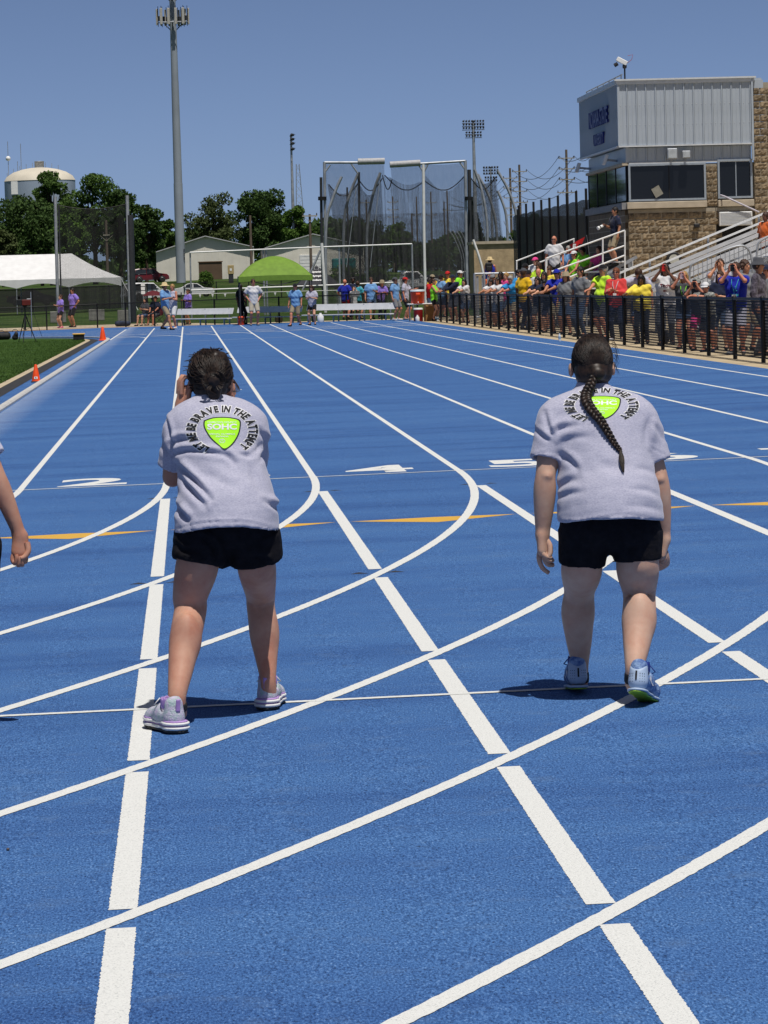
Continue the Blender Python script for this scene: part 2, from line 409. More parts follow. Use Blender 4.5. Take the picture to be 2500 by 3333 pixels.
# ---- blue running track
def track_material():
    m = bpy.data.materials.new('blue track rubber'); m.use_nodes = True; n, l = m.node_tree.nodes, m.node_tree.links; b = n['Principled BSDF']
    tc = n.new('ShaderNodeTexCoord')
    def noise(sc, det=4, vec=None, rough=.6):
        t = n.new('ShaderNodeTexNoise'); t.inputs['Scale'].default_value = sc; t.inputs['Detail'].default_value = det; t.inputs['Roughness'].default_value = rough
        l.new(vec or tc.outputs['Object'], t.inputs['Vector']); return t.outputs['Fac']
    def ramp(f, pts):
        r = n.new('ShaderNodeValToRGB'); e = r.color_ramp.elements
        e[0].position, e[0].color = pts[0][0], (*pts[0][1], 1); e[1].position, e[1].color = pts[-1][0], (*pts[-1][1], 1)
        for p, c in pts[1:-1]:
            q = e.new(p); q.color = (*c, 1)
        l.new(f, r.inputs[0]); return r.outputs[0]
    def mixc(f, a, c, mode='MIX'):
        x = n.new('ShaderNodeMix'); x.data_type = 'RGBA'; x.blend_type = mode
        if isinstance(f, float): x.inputs[0].default_value = f
        else: l.new(f, x.inputs[0])
        l.new(a, x.inputs[6]); l.new(c, x.inputs[7]); return x.outputs[2]
    mg = n.new('ShaderNodeMapping'); mg.inputs['Scale'].default_value = (1, .34, 1); l.new(tc.outputs['Object'], mg.inputs['Vector'])
    grain = ramp(noise(165, 2.5, mg.outputs[0], .75), [(.26, (.006, .018, .055)), (.40, (.025, .076, .212)), (.52, (.046, .132, .335)), (.63, (.080, .192, .425)), (.76, (.27, .40, .58))])  # granule speckle, stretched so its colour also mimics shading on bumpy granules
    mp = n.new('ShaderNodeMapping'); mp.inputs['Scale'].default_value = (.22, 1.1, 1); l.new(tc.outputs['Object'], mp.inputs['Vector'])
    patch = ramp(noise(1.0, 7, mp.outputs[0]), [(.30, (.55, .62, .74)), (.47, (.88, .90, .94)), (.58, (1.0, 1.0, 1.0)), (.75, (1.22, 1.10, 1.02))])
    col = mixc(1.0, grain, patch, 'MULTIPLY')
    wear = ramp(noise(6.0, 6), [(.55, (0, 0, 0)), (.72, (.30, .30, .30))])
    wcol = n.new('ShaderNodeRGB'); wcol.outputs[0].default_value = (.10, .17, .30, 1)
    col = mixc(wear, col, wcol.outputs[0])
    # chalky overspray beside the kerb
    sp = n.new('ShaderNodeSeparateXYZ'); l.new(tc.outputs['Object'], sp.inputs[0])
    mr = n.new('ShaderNodeMapRange'); mr.inputs[1].default_value = -2.62; mr.inputs[2].default_value = -2.15; mr.inputs[3].default_value = .55; mr.inputs[4].default_value = 0
    l.new(sp.outputs[0], mr.inputs[0])
    g2 = n.new('ShaderNodeMath'); g2.operation = 'GREATER_THAN'; g2.inputs[1].default_value = -2.64; l.new(sp.outputs[0], g2.inputs[0])
    pr = n.new('ShaderNodeMath'); pr.operation = 'MULTIPLY'; l.new(mr.outputs[0], pr.inputs[0]); l.new(g2.outputs[0], pr.inputs[1])
    pr2 = n.new('ShaderNodeMath'); pr2.operation = 'MULTIPLY'; l.new(pr.outputs[0], pr2.inputs[0]); l.new(noise(9, 4), pr2.inputs[1])
    wh = n.new('ShaderNodeRGB'); wh.outputs[0].default_value = (.5, .55, .62, 1)
    col = mixc(pr2.outputs[0], col, wh.outputs[0])
    dark = ramp(noise(55, 1), [(.20, (.25, .25, .25)), (.29, (1, 1, 1))])
    col = mixc(1.0, col, dark, 'MULTIPLY')
    l.new(col, b.inputs['Base Color'])
    b.inputs['Roughness'].default_value = .8; b.inputs['Specular IOR Level'].default_value = .25
    bp = n.new('ShaderNodeBump'); bp.inputs['Strength'].default_value = .55; bp.inputs['Distance'].default_value = .004
    l.new(noise(240, 3), bp.inputs['Height']); l.new(bp.outputs[0], b.inputs['Normal'])
    return m
TXS = [-46, -30, -12, -8, -5, -4.2, -3, -2, -1, 0, 1.2, 3, 5, 7, 8.98]
mb = MB(); nr = 24
for x in TXS:
    yf = far_y(x)-0.25
    for j in range(nr+1): mb.v.append((x, -30+(yf+30)*j/nr, gz(x)))
for i in range(len(TXS)-1):
    for j in range(nr):
        a = i*(nr+1)+j; mb.f.append((a, a+nr+1, a+nr+2, a+1)); mb.sm.append(True)
track = tag(mb.build('running_track', track_material()), kind='structure')

# ---- painted lines
def paint_material(name, col, worn=.5):
    m = bpy.data.materials.new(name); m.use_nodes = True; n, l = m.node_tree.nodes, m.node_tree.links; b = n['Principled BSDF']
    tc = n.new('ShaderNodeTexCoord'); nz = n.new('ShaderNodeTexNoise'); nz.inputs['Scale'].default_value = 170; nz.inputs['Detail'].default_value = 4; nz.inputs['Roughness'].default_value = .7
    l.new(tc.outputs['Object'], nz.inputs['Vector'])
    r = n.new('ShaderNodeValToRGB'); e = r.color_ramp.elements
    e[0].position = .31; e[0].color = (col[0]*.25+.01, col[1]*.28+.02, col[2]*.3+.06, 1); e[1].position = .50; e[1].color = (*col, 1)
    x = e.new(.38); x.color = tuple(c*.78 for c in col)+(1,)
    l.new(nz.outputs['Fac'], r.inputs[0]); l.new(r.outputs[0], b.inputs['Base Color']); b.inputs['Roughness'].default_value = .75
    bp = n.new('ShaderNodeBump'); bp.inputs['Strength'].default_value = worn; bp.inputs['Distance'].default_value = .004
    l.new(nz.outputs['Fac'], bp.inputs['Height']); l.new(bp.outputs[0], b.inputs['Normal'])
    return m
WHITE = paint_material('white line paint', (.66, .67, .65)); YELLOW = paint_material('yellow line paint', (.62, .36, .05))
def strip(name, pts, w, dz, m=WHITE, parent=track, jag=0.0):
    """flat painted band following pts (x,y)"""
    mb = MB(); n = len(pts)
    for i, (x, y) in enumerate(pts):
        a = pts[max(i-1, 0)]; c = pts[min(i+1, n-1)]; tx, ty = c[0]-a[0], c[1]-a[1]; L = math.hypot(tx, ty); nx_, ny_ = -ty/L, tx/L
        for s_ in (1, -1):
            ww = w/2+(random.uniform(-jag, jag) if jag else 0)
            px_, py_ = x+nx_*ww*s_, y+ny_*ww*s_; mb.v.append((px_, py_, gz(px_)+dz))
    for i in range(n-1): mb.f.append((2*i, 2*i+1, 2*i+3, 2*i+2)); mb.sm.append(False)
    return mb.build(name, m, parent)
def seg(a, b, n): return [(a[0]+(b[0]-a[0])*i/n, a[1]+(b[1]-a[1])*i/n) for i in range(n+1)]
for k in range(0, 9):
    x = lane_x(k); strip('lane_line', seg((x, YB), (x, min(far_y(x)-4.5, 149)), 60), .056, .0012)
strip('lane_line', seg((lane_x(-1), YFAR+.5), (lane_x(-1), 149), 12), .056, .0012)
CX = X0-RB
for k in range(0, 9):                                # bend lines that swing in from the left
    R = RB+LANE*k
    strip('bend_line', [(CX+R*math.cos(a), YB+R*math.sin(a)) for a in [-(.9*i/1500) for i in range(1501)]], .062, .0022, jag=.0022)
for k in range(0, 9):                                # far bend
    R = RB+LANE*k; pts = []
    for i in range(80):
        a = .75*i/80; p = (CX+R*math.cos(a), YFAR+R*math.sin(a))
        if p[1] < far_y(p[0])-1.0: pts.append(p)
        else: break
    if len(pts) > 3: strip('bend_line', pts, .056, .0022)
def yline(px, py): return G(px, py).y
DASH = {1: [(1624, 1877), (1903, 2146.5), (2176, 2476), (2514, 2961), (3022, 3500)],
        2: [(1599.5, 1853), (1880, 2120), (2148, 2454), (2496, 2943), (3009, 3500)],
        3: [(1580, 1826), (1858, 2092), (2121, 2430)], 4: [(1570, 1760)]}
def y_on_lane(k, py):
    x = lane_x(k); lo, hi = 3.0, 60.0
    for _ in range(50):
        mdl = (lo+hi)/2
        if pix((x, mdl, gz(x)))[1] > py: lo = mdl
        else: hi = mdl
    return lo
for k, segs in DASH.items():                         # broken chute lines
    for a, b in segs:
        y0, y1 = y_on_lane(k, b), y_on_lane(k, a); x = lane_x(k)
        strip('dash_line', seg((x, y0), (x, y1), max(4, int((y1-y0)/.010))), .076, .0016, jag=.0019)
strip('start_line', seg((-4.5, 13.23), (8.3, 13.23), 900), .05, .0028, jag=.002)
strip('thin_line', seg((-2.6, 28.72), (8.3, 28.72), 60), .05, .0028)
strip('thin_line', seg((-2.6, 107.0), (8.3, 107.0), 8), .10, .008)
for k in range(9):
    strip('exchange_mark', seg((lane_x(k-1)+.12, 122.5), (lane_x(k)-.30, 122.5), 3), .30, .008)
    if k % 2 == 0: strip('exchange_mark', seg((lane_x(k-1)+.30, 128.5), (lane_x(k)-.12, 128.5), 3), .30, .008)
for k in range(8):                                   # yellow exchange triangles
    xa, xb = lane_x(k-1)+.05, lane_x(k)-.05; mb = MB()
    mb.add([(xa, 23.15, gz(xa)+.0008), ((xa+xb)/2, 22.72, gz((xa+xb)/2)+.0008), (xb, 23.15, gz(xb)+.0008), ((xa+xb)/2, 23.22, gz((xa+xb)/2)+.0008)], [(0, 1, 2, 3)])
    mb.build('exchange_triangle', YELLOW, track)
DARKP = mat('dark mark paint', (.03, .03, .035), .8)
for x, y in ((lane_x(1), 18.95), (lane_x(2), 18.95), (lane_x(3), 18.95), (lane_x(2), 26.7), (lane_x(3), 26.7), (lane_x(1), 26.7)):
    for s_ in (-1, 1):
        mb = MB(); xa = x+s_*.10-.05
        mb.add([(xa, y, gz(xa)+.0008), (xa+.10, y, gz(xa+.1)+.0008), (xa+.05, y+.10, gz(xa+.05)+.0008)], [(0, 1, 2)]); mb.build('lane_mark', DARKP, track)
for d in range(1, 10):                               # lane numbers
    me = text_mesh(str(d), 1.0, offset=.03); xc = (lane_x(d-2)+lane_x(d-1))/2
    co = np.array([v.co[:] for v in me.vertices]); lo, hi = co.min(0), co.max(0); co = (co-(lo+hi)/2)/(hi-lo+1e-9)
    for v, c in zip(me.vertices, co):
        x, y = xc+c[0]*(.58 if d > 1 else .2)-.02, 29.50+c[1]*1.1; v.co = (x, y, gz(x)+.0012)
    link('lane_number', me, WHITE, track)

# ---- kerb, infield
KX = -2.72
GREY_K = mat('worn white aluminium', S(214, 212, 206), .5, .15, 3, metal=.0); RUB = mat('black rubber strip', (.03, .03, .032), .8, .3, 6); CONC = mat('pale concrete edging', S(196, 180, 152), .9, .25, 6, bump=.5, bscale=40)
kerb = bpy.data.objects.new('kerb', None); COL.objects.link(kerb); tag(kerb, kind='structure')
y = YB
while y < YFAR-.1:
    y2 = min(y+4.0, YFAR); mb = MB()
    z = gz(KX); mb.prism([(KX-.06, y+.006, z-.02), (KX+.06, y+.006, z-.02), (KX+.06, y+.006, z+.03), (KX+.035, y+.006, z+.052), (KX-.035, y+.006, z+.052), (KX-.06, y+.006, z+.03)], (0, y2-y-.012, 0))
    mb.build('kerb_section', GREY_K, kerb); y = y2
for sy, yb in ((-1, YB), (1, YFAR)):                 # bends of the kerb
    Rk = KX-CX; N = 26
    for i in range(N):
        a0, a1 = sy*1.3*i/N, sy*1.3*(i+1)/N-sy*.0004; mb = MB()
        o = [];
        for a in (a0, a1):
            for dr, dz in ((-.06, -.02), (.06, -.02), (.06, .05), (-.06, .05)):
                x = CX+(Rk+dr)*math.cos(a); o.append((x, yb+(Rk+dr)*math.sin(a), gz(x)+dz))
        mb.add(o, [(0,1,2,3),(7,6,5,4),(0,4,5,1),(1,5,6,2),(2,6,7,3),(3,7,4,0)]); mb.build('kerb_section', GREY_K, kerb)
def d_shape(inset, dz, nm, m, kind='structure', step=60):
    """infield outline pulled in from the kerb"""
    r = KX-inset-CX; P_ = []
    for i in range(step+1):
        a = -PI/2+PI/2*i/step; P_.append((CX+r*math.cos(a), YB+r*math.sin(a)))
    for i in range(1, 40): P_.append((CX+r, YB+(YFAR-YB)*i/40))
    for i in range(step+1):
        a = PI/2*i/step; P_.append((CX+r*math.cos(a), YFAR+r*math.sin(a)))
    mb = MB(); n = len(P_)
    for x, y in P_: mb.v.append((x, y, gz(x)+dz))
    for x, y in P_: mb.v.append((min(x, -12.0), y, gz(-12)+dz))
    for x, y in P_: mb.v.append((CX, y, gz(-12)+dz))
    for i in range(n-1):
        mb.f += [(i, i+1, n+i+1, n+i), (n+i, n+i+1, 2*n+i+1, 2*n+i)]; mb.sm += [True, True]
    return tag(mb.build(nm, m), kind=kind)
d_shape(.34, .004, 'drain_strip', RUB); d_shape(.62, .010, 'concrete_edging', CONC)
TURF = mat('mown turf', (.030, .068, .012), .95, .3, 1.2, bump=.8, bscale=90, spec=.1, col2=(.055, .105, .022), detail=8)
d_shape(.78, .020, 'infield', TURF)
mb = MB(); rnd = random.Random(3)                   # short grass blades
for i in range(52000):
    y = 50+72*rnd.random(); xm = min(0, (y-YFAR)) ; x = KX-.76-rnd.random()**1.4*8.5
    if y > YFAR:
        r = KX-.8-CX
        if math.hypot(x-CX, y-YFAR) > r: continue
    z = gz(x)+.015; hgt = .022+.03*rnd.random(); a = rnd.random()*PI; w = .006
    o = len(mb.v); mb.v += [(x-w*math.cos(a), y-w*math.sin(a), z), (x+w*math.cos(a), y+w*math.sin(a), z), (x+rnd.uniform(-.02, .02), y+rnd.uniform(-.02, .02), z+hgt)]
    mb.f.append((o, o+1, o+2)); mb.sm.append(False)
tag(mb.build('grass', mat('grass blades', (.034, .085, .014), .9, .4, 3, spec=.1, col2=(.075, .135, .03))), 'short mown green grass of the infield beside the track', 'grass', kind='stuff')

# ---- concrete apron and tan paths
APR = mat('sandy concrete apron', S(196, 178, 146), .9, .14, 1.5, bump=.4, bscale=50, detail=8)
mb = MB()
AX = [8.98, 10, 12, 14, 18, 26]
for x in AX:
    for j in range(13): mb.v.append((x, -30+(far_y(x)+6+30)*j/12, gz(x)-.012+(.0 if x > 9 else -.004)))
for i in range(len(AX)-1):
    for j in range(12): a = i*13+j; mb.f.append((a, a+13, a+14, a+1)); mb.sm.append(True)
tag(mb.build('concrete_apron', APR), kind='structure')
def sheet(name, pts, dz, m, kind='structure'):
    mb = MB(); mb.add([(x, y, gz(x, y)+dz) for x, y in pts], [tuple(range(len(pts)))]); return tag(mb.build(name, m), kind=kind)
PATH = mat('tan dirt', S(190, 160, 124), .95, .2, .8, bump=.5, bscale=20, detail=8); PATHC = mat('pale gravel', S(205, 188, 160), .95, .15, 1.5, bump=.4, bscale=30)
sheet('dirt_runway', [(-25, 161.6), (-4.4, 161.2), (1.2, 153.6), (1.2, 155.0), (-3.2, 163.0), (-25, 167)], -.02, PATH)
sheet('gravel_path', [(-25, 167.05), (-3.2, 163.05), (1.3, 155.1), (9.5, 143.2), (9.5, 145.5), (1.5, 158.5), (-1, 174), (-25, 176)], -.016, PATHC)

# ---- fences
BLK = mat('black coated steel', (.009, .009, .010), .55, .3, 4); GALV = mat('galvanised steel', S(176, 180, 186), .45, .18, 3, metal=.35)
ALU = mat('mill aluminium', S(226, 226, 226), .42, .10, 2, metal=.25); WHT = mat('white painted metal', (.74, .74, .73), .5, .06, 3)
def chain_sheet(mb, a, b, z0, z1):
    a, b = Vector(a), Vector(b)
    return mb.grid(lambda u, v: (a.x+(b.x-a.x)*u, a.y+(b.y-a.y)*u, (a.z+(b.z-a.z)*u)+z0+(z1-z0)*v), 1, 1)
FMESH = netmat('black woven fence mesh', (.010, .010, .011), .70, .052); CHAIN = netmat('black chain link', (.012, .012, .013), .26, .06)
fx = 9.56
fence = thing('spectator_fence', 'long black mesh fence with black posts between the blue track and the crowd', 'fence', (fx, 57.0, gz(fx)))
N = 25; sp = 3.05
pm = MB().tube([(0, 0, -.02), (0, 0, 1.06)], .038, 10).lathe([(.045, 1.06), (.045, 1.075), (.02, 1.10)], 10).mesh('post')
pn = MB(); chain_sheet(pn, (0, 0, 0), (0, sp, 0), .05, 1.03); pn = pn.mesh('mesh_panel')
rl = MB().tube([(0, 0, 1.045), (0, sp, 1.045)], .026, 8).mesh('top_rail'); bw = MB().tube([(0, 0, .06), (0, sp, .06)], .010, 6).mesh('bottom_wire')
for i in range(-2, N+1):
    o = link('post', pm, BLK, fence); o.location = (random.uniform(-.01, .01), i*sp, 0)
    if i < N:
        for nm, me, mm in (('mesh_panel', pn, FMESH), ('top_rail', rl, BLK), ('bottom_wire', bw, BLK)):
            o = link(nm, me, mm, fence); o.location = (0 if nm != 'mesh_panel' else .03, i*sp, 0)
def run_fence(name, label, pts, hgt, spacing, pm_, mesh_m, r=.035, rails=(1.0,), group=None, zoff=0.0):
    t = thing(name, label, 'fence', (pts[0][0], pts[0][1], gz(*pts[0])+zoff), group=group); B = Vector(t.location)
    for a, b in zip(pts, pts[1:]):
        L = math.hypot(b[0]-a[0], b[1]-a[1]); n = max(1, round(L/spacing))
        for i in range(n):
            p = Vector((a[0]+(b[0]-a[0])*i/n, a[1]+(b[1]-a[1])*i/n, 0)); q = Vector((a[0]+(b[0]-a[0])*(i+1)/n, a[1]+(b[1]-a[1])*(i+1)/n, 0))
            p.z = gz(p.x, p.y)+zoff; q.z = gz(q.x, q.y)+zoff; p -= B; q -= B
            MB().tube([p, p+Vector((0, 0, hgt+.04))], r, 8).build('post', pm_, t)
            if mesh_m is not None: chain_sheet(MB(), p, q, .03, hgt).build('mesh_panel', mesh_m, t)
            for f in rails: MB().tube([p+Vector((0, -.02, hgt*f)), q+Vector((0, -.02, hgt*f))], .024, 6).build('rail', pm_, t)
        if (a, b) == (pts[-2], pts[-1]):
            MB().tube([q, q+Vector((0, 0, hgt+.04))], r, 8).build('post', pm_, t)
    return t
run_fence('chain_link_fence', 'low black chain link fence closing off the far end of the track', [(-16, 161.9), (-4.2, 161.4), (1.2, 153.4), (9.5, 142.4)], 1.1, 2.35, BLK, CHAIN)

# ---- bench planks along the far fence
def bench(ax, ay, bx, by, label):
    t = thing('bench', label, 'bench', (ax, ay, gz(ax, ay)), group='white plank benches along the far fence'); L = math.hypot(bx-ax, by-ay); t.rotation_euler.z = math.atan2(by-ay, bx-ax)
    MB().box((L/2, 0, .62), (L, .035, .27), Matrix.Rotation(-.3, 3, 'X'), bev=.006).build('back_plank', WHT, t); MB().box((L/2, -.20, .30), (L, .26, .045), bev=.006).build('seat_plank', WHT, t)
    for i in range(max(2, int(L/1.8))+1):
        x = .35+(L-.7)*i/max(2, int(L/1.8)); MB().bar((x, .03, 0), (x, .03, .74), .05).build('leg', GALV, t); MB().bar((x, -.25, 0), (x, -.25, .28), .05).build('leg', GALV, t); MB().bar((x, .03, .26), (x, -.28, .26), .04).build('bracket', GALV, t)
bench(-.45, 155.3, 2.0, 151.4, 'white plank bench with backrest beside the orange bucket')
bench(2.2, 151.1, 4.9, 147.4, 'white plank bench with backrest under the green canopy')
bench(5.1, 147.1, 8.6, 142.5, 'white plank bench with backrest behind the orange drinks cooler')

# ---- small things beside the track
ORG = mat('orange cone plastic', S(255, 84, 24), .5, .1, 5); 
def cone(label, px, py, hgt, sticker=False):
    p = G(px, py); t = thing('traffic_cone', label, 'traffic cone', (p.x, p.y, gz(p.x)+.012), group='orange cones along the kerb'); k = hgt/.46
    MB().box((0, 0, .015*k), (.27*k, .27*k, .03*k), bev=.01).build('base', RUB if sticker else ORG, t)
    MB().lathe([(.115*k, .03*k), (.108*k, .06*k), (.034*k, .45*k), (.026*k, .46*k)], 20).build('body', ORG, t)
    if sticker:
        mb = MB().box((0, -.098*k, .115*k), (.085*k, .004, .06*k), Matrix.Rotation(math.radians(-11), 3, 'X')); s_ = mb.build('sticker', WHT, t)
        me = text_mesh('K', .05*k, offset=.002)
        o = link('lettering', me, BLK, s_); o.location = (0, -.104*k, .115*k); o.rotation_euler = (math.radians(90-11), 0, 0)
cone('small orange cone with a white sticker on the kerb strip', 118, 1246, .33, True)
cone('tall orange cone where the kerb turns into the far bend', 335, 1110, .47)
p = G(85, 1116); t = thing('timing_camera', 'black tripod carrying a boxed finish camera on the grass', 'camera tripod', (p.x, p.y, gz(p.x)+.03))
BPL = mat('black plastic', (.015, .015, .017), .5, .2, 5); RED_D = mat('dark red brown casing', S(110, 40, 34), .5)
for a in (0.3, 2.4, 4.5):
    MB().tube([(0, 0, .95), (.36*math.cos(a), .36*math.sin(a), 0)], [.022, .014], 8).build('leg', BPL, t); MB().tube([(.17*math.cos(a), .17*math.sin(a), .5), (0, 0, .42)], .009, 6).build('strut', BPL, t)
MB().tube([(0, 0, .40), (0, 0, 1.22)], .022, 8).build('column', BPL, t); MB().box((0, 0, 1.24), (.16, .16, .06), bev=.01).build('head', BPL, t)
h_ = MB().box((.06, 0, 1.36), (.30, .34, .20), bev=.015).build('casing', RED_D, t); MB().box((-.18, -.02, 1.37), (.18, .22, .19), bev=.01).build('lens_box', BPL, t)
MB().lathe([(.05, 0), (.05, .10), (.06, .10), (.06, .12)], 14, (-.2, 0, 1.46)).build('hood', BPL, t); MB().box((.16, -.1, 1.475), (.16, .12, .04), bev=.008).build('battery', GALV, t)
p = G(105, 1098); t = thing('light_stand', 'thin silver light stand with splayed legs behind the boxed camera', 'stand', (p.x, p.y, gz(p.x)+.02))
MB().tube([(0, 0, 0), (0, 0, 1.75)], .016, 8).build('pole', GALV, t)
for a in (-.4, 1.7, 3.6): MB().tube([(0, 0, 1.2), (.42*math.cos(a), .42*math.sin(a), 0)], .008, 6).build('leg', BPL, t)
def lump(name, label, cat, px, py, size, m, group=None, seed=1, handles=True):
    p = G(px, py); t = thing(name, label, cat, (p.x, p.y, gz(p.x)+.01), group=group)
    g = SDF((-size[0]*.7, -size[1]*.8, -.02), (size[0]*.7, size[1]*.8, size[2]*1.3), .018); r = min(size[1], size[2])/2
    rr = random.Random(seed)
    g.rc((-size[0]/2+r, 0, r), (size[0]/2-r, 0, r), r, r*.95, .03)
    for i in range(5): g.el((rr.uniform(-.35, .35)*size[0], rr.uniform(-.2, .2)*size[1], size[2]*rr.uniform(.5, .85)), (size[0]*.16, size[1]*.3, size[2]*.22), .05)
    g.cut((0, 0, 0.004), (0, 0, -1)); v, f = g.extract(); link('body', quads_mesh('body', v, f), m, t)
    if handles: MB().tube([(-.12, 0, size[2]*.95), (-.06, 0, size[2]*1.2), (.06, 0, size[2]*1.2), (.12, 0, size[2]*.95)], .012, 6).build('handle', BPL, t)
    return t
NAVY = mat('navy nylon', S(46, 58, 82), .7, .3, 8); BNYL = mat('black nylon', (.016, .016, .018), .7, .3, 8)
lump('duffel_bag', 'black duffel bag lying on the infield grass', 'bag', 5, 1108, (.72, .36, .30), BNYL, seed=4)
lump('backpack', 'small black backpack standing upright on the infield grass', 'backpack', 50, 1108, (.24, .2, .32), BNYL, seed=9)
lump('duffel_bag', 'dark navy duffel bag lying behind the chain link fence', 'bag', 400, 1063.2, (.75, .34, .26), NAVY, seed=2)
p = G(257, 1108.5); t = thing('equipment_box', 'black box with a yellow padded lid on the infield grass', 'box', (p.x, p.y, gz(p.x)+.02))
MB().box((0, 0, .09), (.38, .3, .18), bev=.015).build('body', BPL, t); MB().box((0, 0, .205), (.44, .36, .05), bev=.02).build('lid', mat('yellow pad', S(226, 178, 84), .7), t)
def bottle(label, loc, hgt=.21, group=None):
    t = thing('water_bottle', label, 'bottle', loc, group=group); k = hgt/.21
    m = bpy.data.materials.get('clear bottle') or mat('clear bottle', (.62, .68, .74), .12, .05, spec=.6)
    MB().lathe([(.026*k, 0), (.032*k, .008*k), (.032*k, .05*k), (.029*k, .07*k), (.032*k, .09*k), (.032*k, .14*k), (.024*k, .17*k), (.013*k, .19*k), (.013*k, .197*k)], 14).build('body', m, t)
    MB().lathe([(.016*k, .192*k), (.016*k, .21*k)], 12).build('cap', WHT, t); MB().lathe([(.0325*k, .085*k), (.0325*k, .135*k)], 14).build('wrapper', mat('pale blue wrapper', S(150, 190, 220), .4), t)
p = G(1822, 1112); bottle('clear plastic water bottle standing alone on the concrete by the fence', (p.x, p.y, gz(p.x)-.012))
def bucket(label, px, py, m, hgt=.37, r=.15):
    p = G(px, py); t = thing('bucket', label, 'bucket', (p.x, p.y, gz(p.x)+.002))
    MB().lathe([(r*.86, 0), (r*.98, hgt*.82), (r*1.06, hgt*.83), (r*1.06, hgt*.9), (r, hgt*.9), (r*1.04, hgt), (r*.97, hgt), (r*.8, .05)], 20).build('body', m, t)
    MB().tube([(r*math.cos(a), r*1.02*math.sin(a)*.2-r*.9, hgt*.85-.16*math.sin(a)) for a in [PI*i/10 for i in range(11)]], .005, 5).build('handle', GALV, t)
bucket('bright orange plastic bucket at the canopy leg', 785, 1058, mat('bucket orange', S(236, 74, 24), .45))
p = G(908, 1049.5); t = thing('starting_block_bag', 'dark olive tool bag on the ground beneath the bench', 'bag', (p.x, p.y, gz(p.x)))
MB().box((0, 0, .13), (.34, .26, .26), bev=.04).build('body', mat('olive canvas', S(70, 62, 40), .8), t); MB().tube([(-.12, 0, .25), (0, 0, .38), (.12, 0, .25)], .012, 6).build('handle', BPL, t)
p = G(1362, 1045.5); B = Vector((p.x, p.y, gz(p.x)-.012)); t = thing('cooler', 'tall dark red drinks cooler standing on the ground', 'cooler', B)
MB().lathe([(.17, 0), (.18, .02), (.18, .44), (.175, .46)], 22).build('body', mat('maroon plastic', S(128, 22, 26), .4), t); MB().lathe([(.185, .46), (.185, .50), (.16, .53)], 22).build('lid', WHT, t)
C2 = thing('folding_table', 'small folding table carrying the orange cooler', 'table', B+Vector((.12, .55, 0)))
MB().box((0, 0, .68), (1.0, .6, .04), bev=.01).build('table_top', WHT, C2)
for sx in (-.42, .42):
    for sy in (-.22, .22): MB().tube([(sx, sy, 0), (sx, sy, .66)], .015, 6).build('leg', GALV, C2)
t = thing('drinks_cooler', 'big bright orange drinks cooler with a white lid on the table', 'cooler', B+Vector((.02, .42, .70))); OC = mat('orange cooler plastic', S(245, 82, 34), .4, .08)
MB().lathe([(.24, 0), (.255, .03), (.275, .40), (.285, .41), (.285, .46)], 26).build('body', OC, t); MB().lathe([(.295, .46), (.295, .51), (.27, .535), (.1, .54)], 26).build('lid', mat('cooler lid', S(214, 226, 232), .4), t)
MB().box((0, -.285, .36), (.18, .05, .09), bev=.015).build('handle', OC, t); MB().tube([(0, -.25, .06), (0, -.31, .06), (0, -.31, .03)], .014, 8).build('spigot', WHT, t)
CARD = mat('brown cardboard', S(166, 120, 72), .85, .1, 3)
t = thing('cardboard_box', 'tall open cardboard box standing beside the drinks coolers', 'box', B+Vector((.50, -.1, 0)), .12)
for c, d in (((0, -.2, .31), (.5, .008, .62)), ((0, .2, .31), (.5, .008, .62)), ((-.25, 0, .31), (.008, .4, .62)), ((.25, 0, .31), (.008, .4, .62)), ((0, 0, .02), (.49, .39, .01))): MB().box(c, d).build('panel', CARD, t)
MB().box((0, -.26, .60), (.48, .13, .006), Matrix.Rotation(.25, 3, 'X')).build('flap', CARD, t); MB().box((.0, .27, .63), (.48, .13, .006), Matrix.Rotation(-.3, 3, 'X')).build('flap', CARD, t)
t = thing('milk_jug', 'white plastic jug with a black label leaning on the maroon cooler', 'jug', B+Vector((-.05, -.24, 0)))
MB().lathe([(.07, 0), (.08, .02), (.08, .16), (.03, .23), (.03, .26)], 14).build('body', WHT, t)
p = G(1045, 1050); t = thing('plastic_jug', 'white plastic jug on the ground behind the woman with the clipboard', 'jug', (p.x, p.y+.4, gz(p.x)))
MB().lathe([(.12, 0), (.135, .03), (.135, .26), (.05, .36), (.045, .40)], 16).build('body', WHT, t)
for i, (dx, dy) in enumerate(((.62, -.9), (.72, -.75), (.66, -1.15))):
    bottle(['clear bottle on the ground at the fence end, nearest the cardboard box', 'clear bottle touching the first fence post', 'clear bottle lying apart at the fence end'][i], B+Vector((dx, dy, 0)), .2)
# ================================================================== PRESS BOX
PY0, PXL = 104.0, 13.17
SID = mat('grey metal siding', S(166, 174, 182, 1.08), .45, .06, 1.5, metal=.15); SIDD = mat('white metal trim', S(225, 228, 230), .45, .06)
MORT = mat('mortar', S(160, 151, 134, .95), .9, .1, 6)
BLKS = [mat('split block %d' % i, c, .95, .35, 9, bump=.9, bscale=26, detail=8) for i, c in enumerate((S(128, 112, 90, 1.0), S(116, 102, 82, 1.0), S(138, 121, 97, 1.0)))]
GLASS = bpy.data.materials.new('dark window glass'); GLASS.use_nodes = True
b_ = GLASS.node_tree.nodes['Principled BSDF']; b_.inputs['Base Color'].default_value = (.008, .009, .011, 1); b_.inputs['Roughness'].default_value = .03; b_.inputs['Specular IOR Level'].default_value = .35
STONE = mat('tan stone sill', S(198, 184, 162), .85, .1, 4)
zb = gz(14)
pbx = thing('press_box', 'grey metal and tan block press box above the stands', 'building', (PXL, PY0, zb))
o = Vector(pbx.location)
def L3(x, y, z): return Vector((x, y, z))-o
